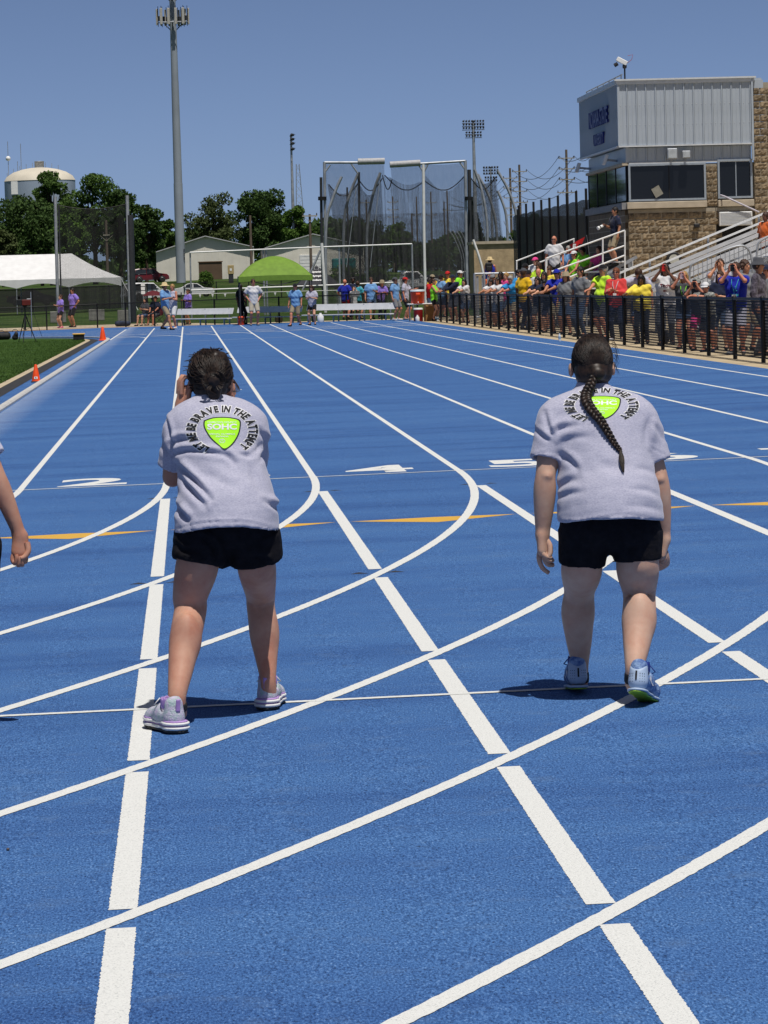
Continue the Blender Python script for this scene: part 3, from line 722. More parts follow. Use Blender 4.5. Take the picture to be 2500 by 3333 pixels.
# inner body of the upper storey
MB().box(L3(15.4, 109, 6.52), (4.38, 9.9, 1.9)).build('wall', SID, pbx)
def siding(x0, x1, y, z0, z1, n, nm='wall_panel'):
    w = (x1-x0)/n
    mb = MB(); mb.box((w/2, 0, (z1-z0)/2), (w-.006, .04, z1-z0)); mb.prism([(w-.055, -.02, 0), (w-.042, -.055, 0), (w-.013, -.055, 0), (w-.003, -.02, 0)], (0, 0, z1-z0)); mb.prism([(w*.42, -.02, 0), (w*.44, -.026, 0), (w*.5, -.026, 0), (w*.52, -.02, 0)], (0, 0, z1-z0))
    me = mb.mesh(nm)
    for i in range(n):
        q = link(nm, me, SID, pbx); q.location = L3(x0+i*w, y, z0)
        if nm == 'wall_panel':
            for zz in (.34, .66):
                for dx in (.06, w-.07): MB().lathe([(.012, 0), (.012, .012)], 8).build('screw', SIDD, q).matrix_local = Matrix.Translation((dx, -.02, (z1-z0)*zz)) @ Matrix.Rotation(PI/2, 4, 'X')
siding(13.17, 17.2, PY0, 5.58, 7.42, 14)
siding(13.46, 17.2, PY0+.16, 5.08, 5.52, 13, 'band_panel')
MB().box(L3(15.3, PY0+.6, 5.3), (3.6, .7, .42)).build('wall', SID, pbx)
nY = 34                                              # siding of the track side
me = MB().box((0, 0, 0), (.04, .286, 1.84)).prism([(-.02, .10, -.92), (-.05, .11, -.92), (-.05, .13, -.92), (-.02, .14, -.92)], (0, 0, 1.84)).mesh('side_panel')
for i in range(nY):
    q = link('side_panel', me, SID, pbx); q.location = L3(PXL-.0, PY0+.17+.292*i, 6.50)
for a, b, c in (((15.2, PY0-.03, 7.47), (4.2, .12, .10), 'roof_trim'), ((15.2, PY0-.05, 7.55), (4.3, .16, .05), 'roof_trim'), ((15.2, PY0-.025, 5.555), (4.1, .1, .04), 'soffit_trim'), ((15.32, PY0+.14, 5.05), (3.8, .08, .05), 'soffit_trim'),
                ((PXL-.04, PY0+5.02, 7.49), (.12, 10.0, .14), 'roof_trim'), ((PXL-.02, PY0+5.02, 5.56), (.08, 9.9, .05), 'soffit_trim'), ((17.23, PY0-.04, 6.3), (.06, .1, 2.5), 'corner_trim'), ((PXL, PY0-.03, 6.5), (.07, .07, 1.86), 'corner_trim')):
    MB().box(L3(*a), b).build(c, SIDD if 'roof' in c or 'soffit' in c else SID, pbx)
MB().box(L3(15.4, 109, 7.5), (4.3, 9.8, .06)).build('roof', SID, pbx)
# lower storey
MB().box(L3(16.6, 109.0, 2.5), (6.2, 9.6, 5.0)).build('core_wall', MORT, pbx)
bw_ = MB().box(L3(13.42, 109.1, 1.8), (.14, 9.4, 3.7)).build('side_wall', None, pbx)
def brick_tex():
    m = bpy.data.materials.new('far block coursing'); m.use_nodes = True; n, l = m.node_tree.nodes, m.node_tree.links; b = n['Principled BSDF']
    tc = n.new('ShaderNodeTexCoord'); sp = n.new('ShaderNodeSeparateXYZ'); cb = n.new('ShaderNodeCombineXYZ'); br = n.new('ShaderNodeTexBrick')
    l.new(tc.outputs['Object'], sp.inputs[0]); l.new(sp.outputs[1], cb.inputs[0]); l.new(sp.outputs[2], cb.inputs[1]); l.new(cb.outputs[0], br.inputs['Vector'])
    br.inputs['Scale'].default_value = 1; br.inputs['Brick Width'].default_value = .41; br.inputs['Row Height'].default_value = .205; br.inputs['Mortar Size'].default_value = .012
    br.inputs['Color1'].default_value = (*S(134, 114, 90), 1); br.inputs['Color2'].default_value = (*S(118, 100, 80), 1); br.inputs['Mortar'].default_value = (*S(176, 166, 148), 1)
    l.new(br.outputs[0], b.inputs['Base Color']); b.inputs['Roughness'].default_value = .95; return m
BRT = brick_tex(); bw_.data.materials.append(BRT)
rnd = random.Random(11); BV = []
for v_ in range(8):
    mb = MB(); nx_, nz_ = 7, 4; bwid, bh = .394, .189
    def fp(u, w_):
        e = min(u, 1-u, w_, 1-w_); d = -(.012+.030*rnd.random()) if e > .02 else 0.0
        return (u*bwid, d, w_*bh)
    mb.grid(fp, nx_, nz_, sm=False); mb.uv = {}
    mb.box((bwid/2, .05, bh/2), (bwid-.004, .096, bh-.004)); BV.append(mb.mesh('block'))
def blocks(x0, x1, z0, z1, y, skip=()):
    r = 0; z = z0
    while z+.2 <= z1+.02:
        x = x0-(.205 if r % 2 else 0)
        while x < x1-.02:
            a, b = max(x, x0), min(x+.41, x1)
            if b-a > .08 and not any(sx0 < (a+b)/2 < sx1 and sz0 < z+.1 < sz1 for sx0, sx1, sz0, sz1 in skip):
                me = BV[rnd.randrange(8)]
                q = bpy.data.objects.new('block', me); COL.objects.link(q); q.parent = pbx
                q.location = L3(a+.008, y, z+.008); q.scale.x = (b-a)/.41; q.data = me
                if not me.materials: me.materials.append(BLKS[0])
                q.material_slots[0].link = 'OBJECT'; q.material_slots[0].material = BLKS[rnd.randrange(3)]
            x += .41
        z += .205; r += 1
for c, d in (((14.74, PY0+.126, 2.58), (2.66, .05, 2.14)), ((16.64, PY0+.126, 3.40), (1.10, .05, .50)), ((18.08, PY0+.076, 4.65), (1.62, .05, 5.48)), ((15.97, PY0+.146, 4.34), (.33, .05, 1.27))): MB().box(L3(*c), d).build('mortar', MORT, pbx)
blocks(13.40, 17.2, 1.50, 3.66, PY0+.1, skip=((16.12, 17.12, 1.0, 3.12),))
blocks(17.26, 18.9, 1.90, 7.4, PY0+.05)
blocks(15.80, 16.14, 3.70, 4.98, PY0+.12)
MB().box(L3(16.62, PY0+.22, 2.2), (1.0, .1, 1.9)).build('door', mat('doorway shade', (.012, .012, .013), .8), pbx)  # near-black slab stands in for the shade inside the open doorway
# windows
FRM = mat('silver window frame', S(178, 188, 198), .4, .05, metal=.3)
def window(x0, x1, z0, z1, mull, y, nm='window'):
    w = MB(); f_ = .06
    w.box(L3((x0+x1)/2, y, z1-f_/2), (x1-x0, .1, f_)); w.box(L3((x0+x1)/2, y, z0+f_/2), (x1-x0, .1, f_)); w.box(L3(x0+f_/2, y, (z0+z1)/2), (f_, .099, z1-z0-2*f_)); w.box(L3(x1-f_/2, y, (z0+z1)/2), (f_, .099, z1-z0-2*f_))
    fr = w.build(nm, FRM, pbx); xs_ = [x0+f_]+list(mull)+[x1-f_]
    for a, b in zip(xs_, xs_[1:]): MB().box(L3((a+b)/2, y+.02, (z0+z1)/2), (b-a-.03, .02, z1-z0-2*f_)).build('pane', GLASS, fr)
    for mx_ in mull: MB().box(L3(mx_, y+.015, (z0+z1)/2), (.028, .05, z1-z0-2*f_)).build('mullion', BPL if len(mull) > 1 or x0 < 14 else FRM, fr)
window(13.44, 15.80, 3.90, 5.02, (14.68,), PY0+.13); window(16.16, 17.22, 3.92, 5.10, (16.72,), PY0+.13)
MB().box(L3(14.3, PY0+.045, 4.18), (.26, .004, .3), Matrix.Rotation(-.5, 3, 'Y')).build('paper_notice', mat('paper', (.24, .23, .19), .8), pbx)
for a, b in ((13.36, 15.80), (16.14, 17.24)): MB().box(L3((a+b)/2, PY0+.06, 3.77), (b-a, .22, .2), bev=.015).build('sill', STONE, pbx)
for i in range(4):                                   # track side glazing
    y0 = PY0+.25+2.4*i; MB().box(L3(13.385, y0+1.18, 4.46), (.03, 2.3, 1.05)).build('pane', GLASS, pbx); MB().box(L3(13.375, y0+2.37, 4.46), (.05, .05, 1.1)).build('mullion', BPL, pbx)
MB().box(L3(13.36, PY0+4.9, 5.03), (.2, 9.6, .08)).build('soffit_trim', STONE, pbx); MB().box(L3(13.34, PY0+4.9, 3.77), (.24, 9.6, .2)).build('sill', mat('grey sill', S(150, 150, 152), .8), pbx); MB().box(L3(13.42, PY0+4.9, 5.3), (.1, 9.6, .46)).build('side_band', SID, pbx)
# lettering on the track side, reads towards the camera
NAVL = mat('navy blue letters', S(24, 44, 128), .4, .05)
for txt, pa, pb_, zc, hh in (('INDIANA STATE', (1921, 410), (1981, 378), 6.65, .52), ('UNIVERSITY', (1936, 440), (1968, 425), 5.98, .36)):
    ya, yb = ATX(*pa, PXL-.06).y, ATX(*pb_, PXL-.06).y
    me = text_mesh(txt, 1.0, extrude=.03, offset=.02); co = np.array([v.co[:] for v in me.vertices]); lo, hi = co.min(0), co.max(0)
    for v in me.vertices:
        u = (v.co.x-lo[0])/(hi[0]-lo[0]); w_ = (v.co.y-lo[1])/(hi[1]-lo[1])-.5; v.co = L3(PXL-.085-v.co.z, ya+(yb-ya)*u, zc+w_*hh)
    link('lettering', me, NAVL, pbx)
# fittings
def flood(x, z, w, h_, y):
    mb = MB().box(L3(x, y, z), (w, .12, h_), bev=.015).build('floodlight', GALV, pbx); MB().box(L3(x, y-.065, z), (w*.82, .02, h_*.8)).build('lens', mat('frosted lens', S(190, 196, 200), .3), mb); MB().bar(L3(x, y+.05, z-h_*.5), L3(x, y+.22, z-h_*.55), .06).build('bracket', GALV, mb)
flood(14.75, 5.30, .30, .32, PY0-.15); flood(15.18, 5.27, .25, .22, PY0-.12)
for yy, xx in ((106.2, 13.0), (113.2, 12.95)): q = MB().box(L3(xx, yy, 5.25), (.10, .3, .32), Matrix.Rotation(.35, 3, 'Y'), bev=.01).build('floodlight', WHT, pbx); MB().bar(L3(xx, yy, 5.25), L3(13.4, yy, 5.2), .07).build('bracket', GALV, q)
MB().box(L3(16.66, PY0-.02, 3.30), (1.0, .16, .42), bev=.01).build('louvre_box', WHT, pbx)
for i in range(9): MB().box(L3(16.66, PY0-.105, 3.13+.043*i), (.94, .02, .014)).build('slat', SIDD, pbx)
MB().tube([L3(16.22, PY0-.02, 4.02), L3(16.30, PY0-.2, 3.98), L3(17.35, PY0-.2, 3.47)], .028, 8).build('hose', mat('pale hose', S(196, 190, 200), .5), pbx)
MB().box(L3(15.47, PY0-.02, 3.12), (.18, .14, .12), bev=.02).build('wall_lamp', BPL, pbx)
MB().lathe([(.23, 0), (.23, .05), (.2, .06)], 26).build('round_sign', mat('round dark sign', (.02, .02, .022), .5), pbx).matrix_local = Matrix.Translation(L3(14.75, PY0-.0, 2.12)) @ Matrix.Rotation(PI/2, 4, 'X')
MB().lathe([(.15, 0), (.15, .01)], 22).build('sign_face', mat('sign face', S(190, 190, 180), .6), pbx).matrix_local = Matrix.Translation(L3(14.75, PY0-.065, 2.12)) @ Matrix.Rotation(PI/2, 4, 'X')
for i in range(7): MB().tube([L3(13.35, 104.6+1.5*i, 7.5), L3(13.35, 104.6+1.5*i, 7.74)], .02, 6).build('roof_post', GALV, pbx)
MB().tube([L3(13.35, 104.4, 7.74), L3(13.35, 113.7, 7.74)], .022, 6).build('roof_rail', GALV, pbx)
t = thing('roof_camera', 'white video camera on a pan mount above the press box roof', 'camera', (13.45, 104.5, zb+7.38)); 
MB().tube([(0, 0, 0), (0, 0, .34)], .025, 8).build('mast', BPL, t); MB().box((0, 0, .40), (.12, .12, .12), bev=.02).build('mount', BPL, t)
q = MB().box((-.08, 0, .56), (.34, .14, .14), Matrix.Rotation(.5, 3, 'Y'), bev=.015).build('housing', WHT, t); MB().tube([(-.21, 0, .49), (-.31, 0, .435)], .06, 10).build('lens', BPL, t); MB().tube([(.02, 0, .45), (.22, 0, .6), (.26, 0, .75), (.1, 0, .72)], .008, 6).build('cable', mat('red cable', S(170, 60, 60), .6), t)

# ================================================================== STANDS
def stand(nm, label, ya, yb, x0, z0, rows, dx, dz):
    t = thing(nm, label, 'bleachers', (x0, ya, gz(x0))); L = yb-ya
    for i in range(rows):
        X, Z = dx*i, z0+dz*i
        q = MB().box((X, L/2, Z), (.26, L, .045), bev=.006).build('seat_plank', ALU, t); MB().box((X+.26, L/2, Z-.22), (.24, L, .04), bev=.006).build('foot_plank', ALU, t)
        MB().box((X+.38, L/2, Z-.08), (.02, L, .2)).build('riser_plank', ALU, t)
        for k in range(int(L/3)+1):
            yy = .1+k*(L-.2)/max(1, int(L/3)); MB().bar((X, yy, 0), (X, yy, Z-.02), .05).build('leg', GALV, t)
    for k in range(int(L/3)+1):
        yy = .1+k*(L-.2)/max(1, int(L/3)); MB().bar((-.1, yy, z0-.14), (dx*rows, yy, z0+dz*rows-.14), .06, .09).build('stringer', GALV, t)
    return t
stA = stand('bleachers', 'aluminium bleachers with white guard rails below the press box', 103.3, 121.0, 10.95, .80, 5, .52, .28)
stB = stand('bleachers', 'aluminium bleachers with slanted planks beside the round-topped guards', 79.5, 92.0, 12.1, .85, 7, .66, .33)
def guard(tree, pairs, Ypl, posts, drop, nm='guard_rail', m=WHT, w=.05):
    B = Vector(tree.location)
    for (a, b) in pairs: MB().tube([AT(*a, Ypl)-B, AT(*b, Ypl)-B], w/2, 8).build(nm, m, tree)
    for (px_, py_, py2) in posts: MB().tube([AT(px_, py_, Ypl)-B, AT(px_, py2, Ypl)-B], w/2, 8).build('guard_post', m, tree)
guard(stA, [((1779, 841), (2034, 750)), ((1796, 884), (2032, 800)), ((1855, 902), (2034, 831))], 103.0, [(1777, 841, 945), (1962, 776, 945), (2034, 750, 945)], 0)
guard(stA, [((1680, 850), (1870, 777)), ((1700, 875), (1870, 812))], 121.2, [(1682, 850, 938), (1780, 812, 938), (1868, 777, 938)], 0)
B = Vector(stB.location)
SL = ((2011, 891), (2481, 697))
for off, Yp, ww in ((0, 92.2, .055), (26, 92.2, .055), (46, 90.5, .10), (62, 89.0, .10), (84, 87.5, .10), (100, 86.0, .10), (122, 84.5, .10), (140, 83, .10)):
    d = (SL[1][1]-SL[0][1])/(SL[1][0]-SL[0][0]); xa = 2011+max(0, off-20)*1.2
    a, b = AT(xa, 891+off+(xa-2011)*d, Yp)-B, AT(2560, 891+off+(2560-2011)*d, Yp)-B
    MB().bar(a, b, .05, ww).build('guard_rail' if ww < .06 else 'aisle_plank', WHT if ww < .06 else ALU, stB)
for px_, y0, y1 in ((2115, 850, 930), (2305, 770, 930), (2470, 700, 930)): MB().tube([AT(px_, y0, 92.3)-B, AT(px_, y1, 92.3)-B], .03, 8).build('guard_post', GALV, stB)
def hoop(pts, Yp, nb):
    P_ = [AT(*p, Yp)-B for p in pts]; fine = []
    for i in range(len(P_)-1):
        for k in range(4): fine.append(P_[i].lerp(P_[i+1], k/4))
    fine.append(P_[-1]); fine = [fine[0]]+[(fine[max(i-2, 0)]+fine[max(i-1, 0)]+fine[i]+fine[min(i+1, len(fine)-1)]+fine[min(i+2, len(fine)-1)])/5 for i in range(1, len(fine)-1)]+[fine[-1]]
    q = MB().tube(fine, .026, 8).build('aisle_guard', GALV, stB)
    x0, x1 = fine[0].x, fine[-1].x
    for i in range(1, nb):
        x = x0+(x1-x0)*i/nb; zt = max([a.z+(b.z-a.z)*(x-a.x)/(b.x-a.x) for a, b in zip(fine, fine[1:]) if min(a.x, b.x) <= x <= max(a.x, b.x) and abs(b.x-a.x) > 1e-5] or [fine[0].z])
        zb_ = fine[0].z+(fine[-1].z-fine[0].z)*(x-x0)/(x1-x0)-.35; MB().tube([(x, fine[0].y, zb_), (x, fine[0].y, zt-.02)], .009, 5).build('baluster', GALV, q)
    MB().tube([(x0, fine[0].y, fine[0].z-.35), (x1, fine[-1].y, fine[-1].z-.35)], .02, 6).build('lower_rail', GALV, q)
    for x, z in ((x0, fine[0].z), (x1, fine[-1].z)): MB().tube([(x, fine[0].y, z), (x, fine[0].y, gz(14)-B.z)], .026, 8).build('guard_post', GALV, q)
hoop([(2244, 905), (2246, 868), (2256, 856), (2330, 826), (2405, 796), (2430, 803), (2446, 825), (2450, 880)], 79.2, 14)
hoop([(2463, 860), (2464, 800), (2476, 781), (2520, 762), (2600, 732), (2640, 740), (2645, 800)], 79.2, 12)
# flag
t = thing('flag', 'red flag with a white letter F among the people in the stands', 'flag', (13.0, 119.5, gz(13)+1.3)); RD = mat('red cloth', S(196, 30, 34), .8, .12, 6)
fa = [AT(x, y, 119.5)-Vector(t.location) for x, y in ((1849, 800), (1905, 770), (1890, 806), (1858, 826))]
mbf = MB(); mbf.grid(lambda u, v: fa[3].lerp(fa[2], u).lerp(fa[0].lerp(fa[1], u), v)+Vector((0, .06*math.sin(u*7+v*2), 0)), 12, 8); f_ = mbf.build('cloth', RD, t)
me = text_mesh('F', .22, offset=.012); q = link('lettering', me, WHT, f_); q.location = (fa[0]+fa[1]+fa[2]+fa[3])/4+Vector((-.08, -.09, -.02)); q.rotation_euler = (PI/2, .1, 0)
MB().tube([fa[1]+Vector((.05, .02, .05)), fa[1]+Vector((.25, .3, -1.3))], .012, 6).build('staff', GALV, t)

# ================================================================== TALL SCREENS
SCR = netmat('dark green black windscreen', (.008, .011, .009), .90, .03)
t = thing('screen_fence', 'tall dark windscreen fence with black posts behind the stands', 'fence', (14.95, 115.2, gz(14)))
for i in range(13):
    yy = 3.25*i; MB().tube([(0, yy, 0), (0, yy, 4.75)], .05, 8).build('post', BLK, t)
    MB().grid(lambda u, v: (.03, yy+3.25*u, .05+v*(4.25+.06*math.sin(u*PI))), 6, 1).build('screen_panel', SCR, t)
t = thing('screen_fence', 'short end bay of tall dark screening beside the block wall', 'fence', (14.95, 154.8, gz(14)))
for i in range(3):
    xx = 3.0*i; MB().tube([(xx, 0, 0), (xx, 0, 4.6)], .05, 8).build('post', BLK, t)
    if i < 2: MB().grid(lambda u, v: (xx+3.0*u, 0, .05+4.2*v), 2, 1).build('screen_panel', SCR, t)
BW = thing('block_wall', 'low tan block building with a pale cap beyond the hammer cage', 'building', (14.8, 176, gz(14, 176)))
MB().box((1.6, 1.5, 1.65), (3.4, 3, 3.3)).build('wall', mat('tan block', S(158, 138, 108, 1.2), .95, .15, 3, bump=.5, bscale=12), BW); MB().box((1.6, 1.5, 3.37), (3.6, 3.2, .14)).build('cap', STONE, BW)

# ================================================================== HAMMER CAGE AND NETS
NET = netmat('dark netting', (.030, .031, .036), .36, .055); NETD = netmat('dense dark netting', (.022, .023, .027), .55, .045)
CY = 215.0
hc = thing('hammer_cage', 'tall netted hammer cage with bent grey poles and two hanging gates', 'cage', (12.5, CY, gz(12.5, CY))); B = Vector(hc.location)
def H(px_, py_, Y=CY): return AT(px_, py_, Y)-B
def ground_px(px_, Y): return pix((AT(px_, 900, Y).x, Y, gz(AT(px_, 900, Y).x, Y)))[1]
def pole(pts, r, m, nm='pole', Y=CY, down=True):
    P_ = [H(x, y, Y) for x, y in pts]
    if down: P_.append(Vector((P_[-1].x, Y-B.y, gz(P_[-1].x+B.x, Y)-B.z)))
    fine = []
    for i in range(len(P_)-1):
        for k in range(5):
            u = k/5; p0 = P_[max(i-1, 0)]; p1 = P_[i]; p2 = P_[i+1]; p3 = P_[min(i+2, len(P_)-1)]
            fine.append(.5*((2*p1)+(p2-p0)*u+(2*p0-5*p1+4*p2-p3)*u*u+(3*p1-p0-3*p2+p3)*u**3))
    fine.append(P_[-1]); MB().tube(fine, r, 8).build(nm, m, hc)
DGR = mat('dark grey pole', S(60, 62, 66), .5)
for pts, Y in (([(1112, 575), (1085, 640), (1064, 715), (1060, 850)], 212), ([(1165, 567), (1140, 630), (1122, 703), (1118, 850)], 214), ([(1238, 562), (1215, 630), (1197, 730), (1194, 850)], 214),
               ([(1545, 552), (1568, 620), (1584, 712), (1588, 832)], 214), ([(1619, 555), (1655, 620), (1680, 700), (1688, 832)], 216), ([(1555, 567), (1592, 640), (1614, 727), (1619, 832)], 219), ([(1620, 621), (1643, 680), (1651, 742), (1652, 832)], 221)):
    pole(pts, .085, GALV, 'bent_pole', Y)
for px_, pyt, Y, r, m_ in ((1045, 577, 213, .09, DGR), (1056, 527, 213, .09, GALV), (1515, 522, 213, .09, GALV), (1527, 552, 213.5, .12, DGR), (1378, 535, 213, .09, WHT), (1168, 560, 220, .08, DGR), (1130, 610, 224, .06, DGR)):
    pole([(px_, pyt), (px_+3, 800)], r, m_, 'post', Y)
for a, b, Y, r, m_, nm in (((1056, 529), (1168, 529), 213, .08, GALV, 'gate_beam'), ((1165, 526), (1252, 524), 213, .20, WHT, 'net_roll'), ((1269, 536), (1368, 530), 213, .20, WHT, 'net_roll'), ((1366, 533), (1515, 524), 213, .08, GALV, 'gate_beam'),
                           ((1058, 560), (1075, 537), 213, .05, GALV, 'brace'), ((1165, 565), (1143, 533), 213, .05, GALV, 'brace'), ((1362, 535), (1378, 560), 213, .05, GALV, 'brace'), ((1393, 535), (1380, 560), 213, .05, GALV, 'brace'), ((1497, 528), (1514, 552), 213, .05, GALV, 'brace')):
    MB().tube([H(*a, Y), H(*b, Y)], r, 10).build(nm, mat('pale net roll', S(186, 186, 188), .6) if nm == 'net_roll' else m_, hc)
for px_, w_ in ((1045, 10), (1522, 12)): MB().tube([H(px_+4, 640, 212.9), H(px_+4, 652, 212.9)], .26, 8).build('clamp', BLK, hc)
def net(quad, Y, m, nm='net', folds=0.12, nf=3.0, sag=0.0, dY=0.0):
    (a, b, c, d) = quad                               # top-left, top-right, bottom-right, bottom-left in photo pixels
    A, Bq, C, D = H(*a, Y), H(*b, Y+dY), H(*c, Y+dY), H(*d, Y)
    def fn(u, v):
        t_ = A.lerp(Bq, u); t_.z -= sag*math.sin(u*PI); bt = D.lerp(C, u); p = bt.lerp(t_, v)
        p.y += folds*math.sin(u*nf*2*PI+v*1.3)*(1-.4*v); return p
    MB().grid(fn, 36, 14).build(nm, m, hc)
net(((1056, 530), (1168, 530), (1168, 1000), (1062, 1005)), 213.2, NET, sag=.0)
net(((1066, 597), (1165, 592), (1195, 998), (1130, 1002)), 215, NETD, nf=5, sag=.7)
net(((1168, 530), (1250, 528), (1268, 995), (1168, 1000)), 213.5, NET, nf=4); net(((1166, 590), (1240, 565), (1262, 995), (1185, 1000)), 216, NETD, nf=5, sag=1.1)
net(((1272, 540), (1378, 536), (1380, 990), (1312, 992)), 213.2, NET, nf=4); net(((1378, 534), (1515, 528), (1522, 985), (1380, 990)), 213.4, NET, nf=5, sag=.1)
net(((1268, 575), (1380, 585), (1382, 990), (1310, 992)), 217, NET, nf=3, sag=.4); net(((1385, 570), (1512, 575), (1520, 985), (1385, 990)), 217, NET, nf=4, sag=1.0)
net(((1250, 572), (1275, 580), (1300, 992), (1262, 995)), 226, NET); net(((1060, 700), (1560, 690), (1560, 980), (1060, 1000)), 232, NET, nf=7)
net(((1524, 572), (1612, 575), (1655, 975), (1530, 985)), 215, NETD, nf=4, sag=.5); net(((1545, 560), (1615, 572), (1660, 970), (1590, 980)), 219, NET, nf=3, sag=.6)
for a, b, Y in (((1252, 570), (1382, 588), 213.4), ((1382, 588), (1515, 570), 213.4), ((1245, 570), (1276, 584), 214), ((1070, 600), (1165, 598), 214), ((1166, 582), (1245, 580), 215), ((1530, 575), (1612, 578), 214.5)):
    P0, P1 = H(*a, Y), H(*b, Y); MB().tube([P0.lerp(P1, i/10)+Vector((0, 0, -.75*math.sin(PI*i/10))) for i in range(11)], .035, 6).build('head_rope', BLK, hc)
for a, b, Y in (((1160, 610), (1128, 870), 213), ((1236, 590), (1205, 870), 213), ((1566, 620), (1582, 800), 213.8), ((1640, 720), (1676, 800), 214)): MB().tube([H(*a, Y), H(*b, Y)], .022, 5).build('guy_rope', GALV, hc)
for i in range(4): pole([(1460+13*i, 748+2*i), (1478+11*i, 775), (1500+8*i, 830), (1504+8*i, 880)], .04, GALV, 'inner_pole', 228)
dn = thing('discus_net', 'dark throwing net hung between two grey poles beside the white tent', 'net', (-4.7, 180, gz(-4.7, 180))); B = Vector(dn.location); hc_ = hc; hc = dn
for px_, pyt, m_, r in ((180, 640, GALV, .085), (191, 670, DGR, .04), (414, 636, GALV, .09), (424, 700, DGR, .17)): pole([(px_, pyt), (px_+6, 900)], r, m_, 'pole', 180)
net(((188, 668), (414, 664), (428, 1008), (192, 1022)), 180.2, netmat('throwing net', (.02, .022, .022), .42, .05), nf=4, sag=.24, folds=.15)
P0, P1 = H(188, 668, 180), H(414, 664, 180); MB().tube([P0.lerp(P1, i/12)+Vector((0, 0, -.24*math.sin(PI*i/12))) for i in range(13)], .03, 6).build('head_rope', BLK, dn)
tf = thing('pipe_frame_fence', 'high galvanised pipe frame beyond the green canopy', 'fence', (6, 190, gz(6, 190))); B = Vector(tf.location); hc = tf
for px_, pyt, m_, r in ((619, 822, GALV, .045), (857, 812, GALV, .05), (866, 812, GALV, .05), (1104, 800, GALV, .05), (1341, 794, GALV, .05)): pole([(px_, pyt), (px_+3, 950)], r, m_, 'post', 190)
for pts in ([(618, 822), (857, 812), (1050, 804), (1341, 794)], [(622, 945), (857, 936), (1050, 929), (1290, 919)]): MB().tube([H(*p, 189.9) for p in pts], .04, 8).build('rail', WHT, tf)
pole([(1047, 791), (1058, 960)], .085, WHT, 'post', 189); MB().tube([H(1043, 815, 188.8), H(985, 945, 188.8)], .06, 8).build('brace', GALV, tf)
pole([(1540, 780), (1572, 885)], .06, WHT, 'white_pole', 165, down=True)

# ================================================================== TENTS AND CANOPY
TW = mat('white tent vinyl', (.66, .66, .655), .6, .05, 2)
tt = thing('white_tent', 'long white frame tent with a scalloped valance', 'tent', (-4.7, 250, gz(-4.7, 250))); B = Vector(tt.location); ez = 2.62-B.z; rz_ = 4.45-B.z
DPT = 7.0; XE = 0.0; XR = -3.6; XW = -26.0
roof = MB(); roof.grid(lambda u, v: Vector((XE, 0, ez)).lerp(Vector((XW, 0, ez)), u).lerp(Vector((XR, DPT/2, rz_)).lerp(Vector((XW, DPT/2, rz_)), u), v)-Vector((0, 0, .16*math.sin(PI*v)*(1-.0*u))), 14, 8)
roof.grid(lambda u, v: Vector((XE, DPT, ez)).lerp(Vector((XE, 0, ez)), u).lerp(Vector((XR, DPT/2, rz_)), v)-Vector((0, 0, .16*math.sin(PI*v))), 8, 8)
roof.grid(lambda u, v: Vector((XW, DPT, ez)).lerp(Vector((XE, DPT, ez)), u).lerp(Vector((XW, DPT/2, rz_)).lerp(Vector((XR, DPT/2, rz_)), u), v)-Vector((0, 0, .16*math.sin(PI*v))), 8, 6)
roof.uv = {}; roof.build('roof', TW, tt)
posts_x = [0.0, -3.77, -7.54, -11.3, -15.1, -18.9, -22.6]
for a, b in zip(posts_x, posts_x[1:]): q = MB(); q.grid(lambda u, v: (a+(b-a)*u, -.02, ez-(.62-.32*math.sin(PI*u))*(1-v)), 12, 3); q.uv = {}; q.build('valance', TW, tt)
q = MB(); q.grid(lambda u, v: (.02, DPT*u, ez-(.62-.32*math.sin(PI*u))*(1-v)), 12, 3); q.uv = {}; q.build('valance', TW, tt)
for x in posts_x:
    for yy in (.04, DPT-.04): MB().tube([(x, yy, -.05), (x, yy, ez)], .035, 8).build('leg', GALV, tt)
MB().tube([(0, 0, ez-.1), (1.15, -.6, .0)], .025, 6).build('guy_strap', WHT, tt)
CG = mat('lime green canopy cloth', S(116, 150, 52), .75, .10, 5)
cg = thing('canopy', 'domed lime green pop-up canopy over the far bench', 'canopy', (2.2, 146.4, gz(2.2))); cw, cdp, ce, cp_ = 3.15, 3.0, 2.02, .86
q = MB()
def dome(u, v):
    x, y = u*2-1, v*2-1; r = max(abs(x), abs(y)); hgt = cp_*(1-r**2.0)*(1-.10*min(abs(x), abs(y)))
    return (cw*u, cdp*v, ce+.02+hgt-.02*math.cos(6*PI*u)*r)
q.grid(dome, 24, 24); q.uv = {}; q.build('roof', CG, cg)
for a, b in (((0, 0), (1, 0)), ((1, 0), (1, 1)), ((0, 1), (1, 1)), ((0, 0), (0, 1))):
    q = MB(); q.grid(lambda u, v: (cw*(a[0]+(b[0]-a[0])*u), cdp*(a[1]+(b[1]-a[1])*u), ce-.20+.22*v+.04*math.sin(PI*u)), 10, 2); q.uv = {}; q.build('valance', CG, cg)
for x, y in ((.05, .05), (cw-.05, .05), (.05, cdp-.05), (cw-.05, cdp-.05)): MB().bar((x, y, 0), (x, y, ce), .045).build('leg', DGR, cg)
for y in (.05, cdp-.05):
    MB().tube([(.05, y, ce-.1), (cw/2, y, ce-.38), (cw-.05, y, ce-.1)], .014, 6).build('truss', DGR, cg)
bt = thing('black_tent', 'black pop-up tent printed with white lettering and a ring emblem', 'tent', (AT(968, 920, 235).x, 235, gz(8, 235))); B = Vector(bt.location); bwid = AT(1104, 920, 235).x-B.x
pz = AT(1032, 861, 235).z-B.z; ez = AT(1032, 925, 235).z-B.z; BC = mat('black tent cloth', (.014, .015, .022), .7)
q = MB(); ap = (bwid*.48, 1.5, pz)
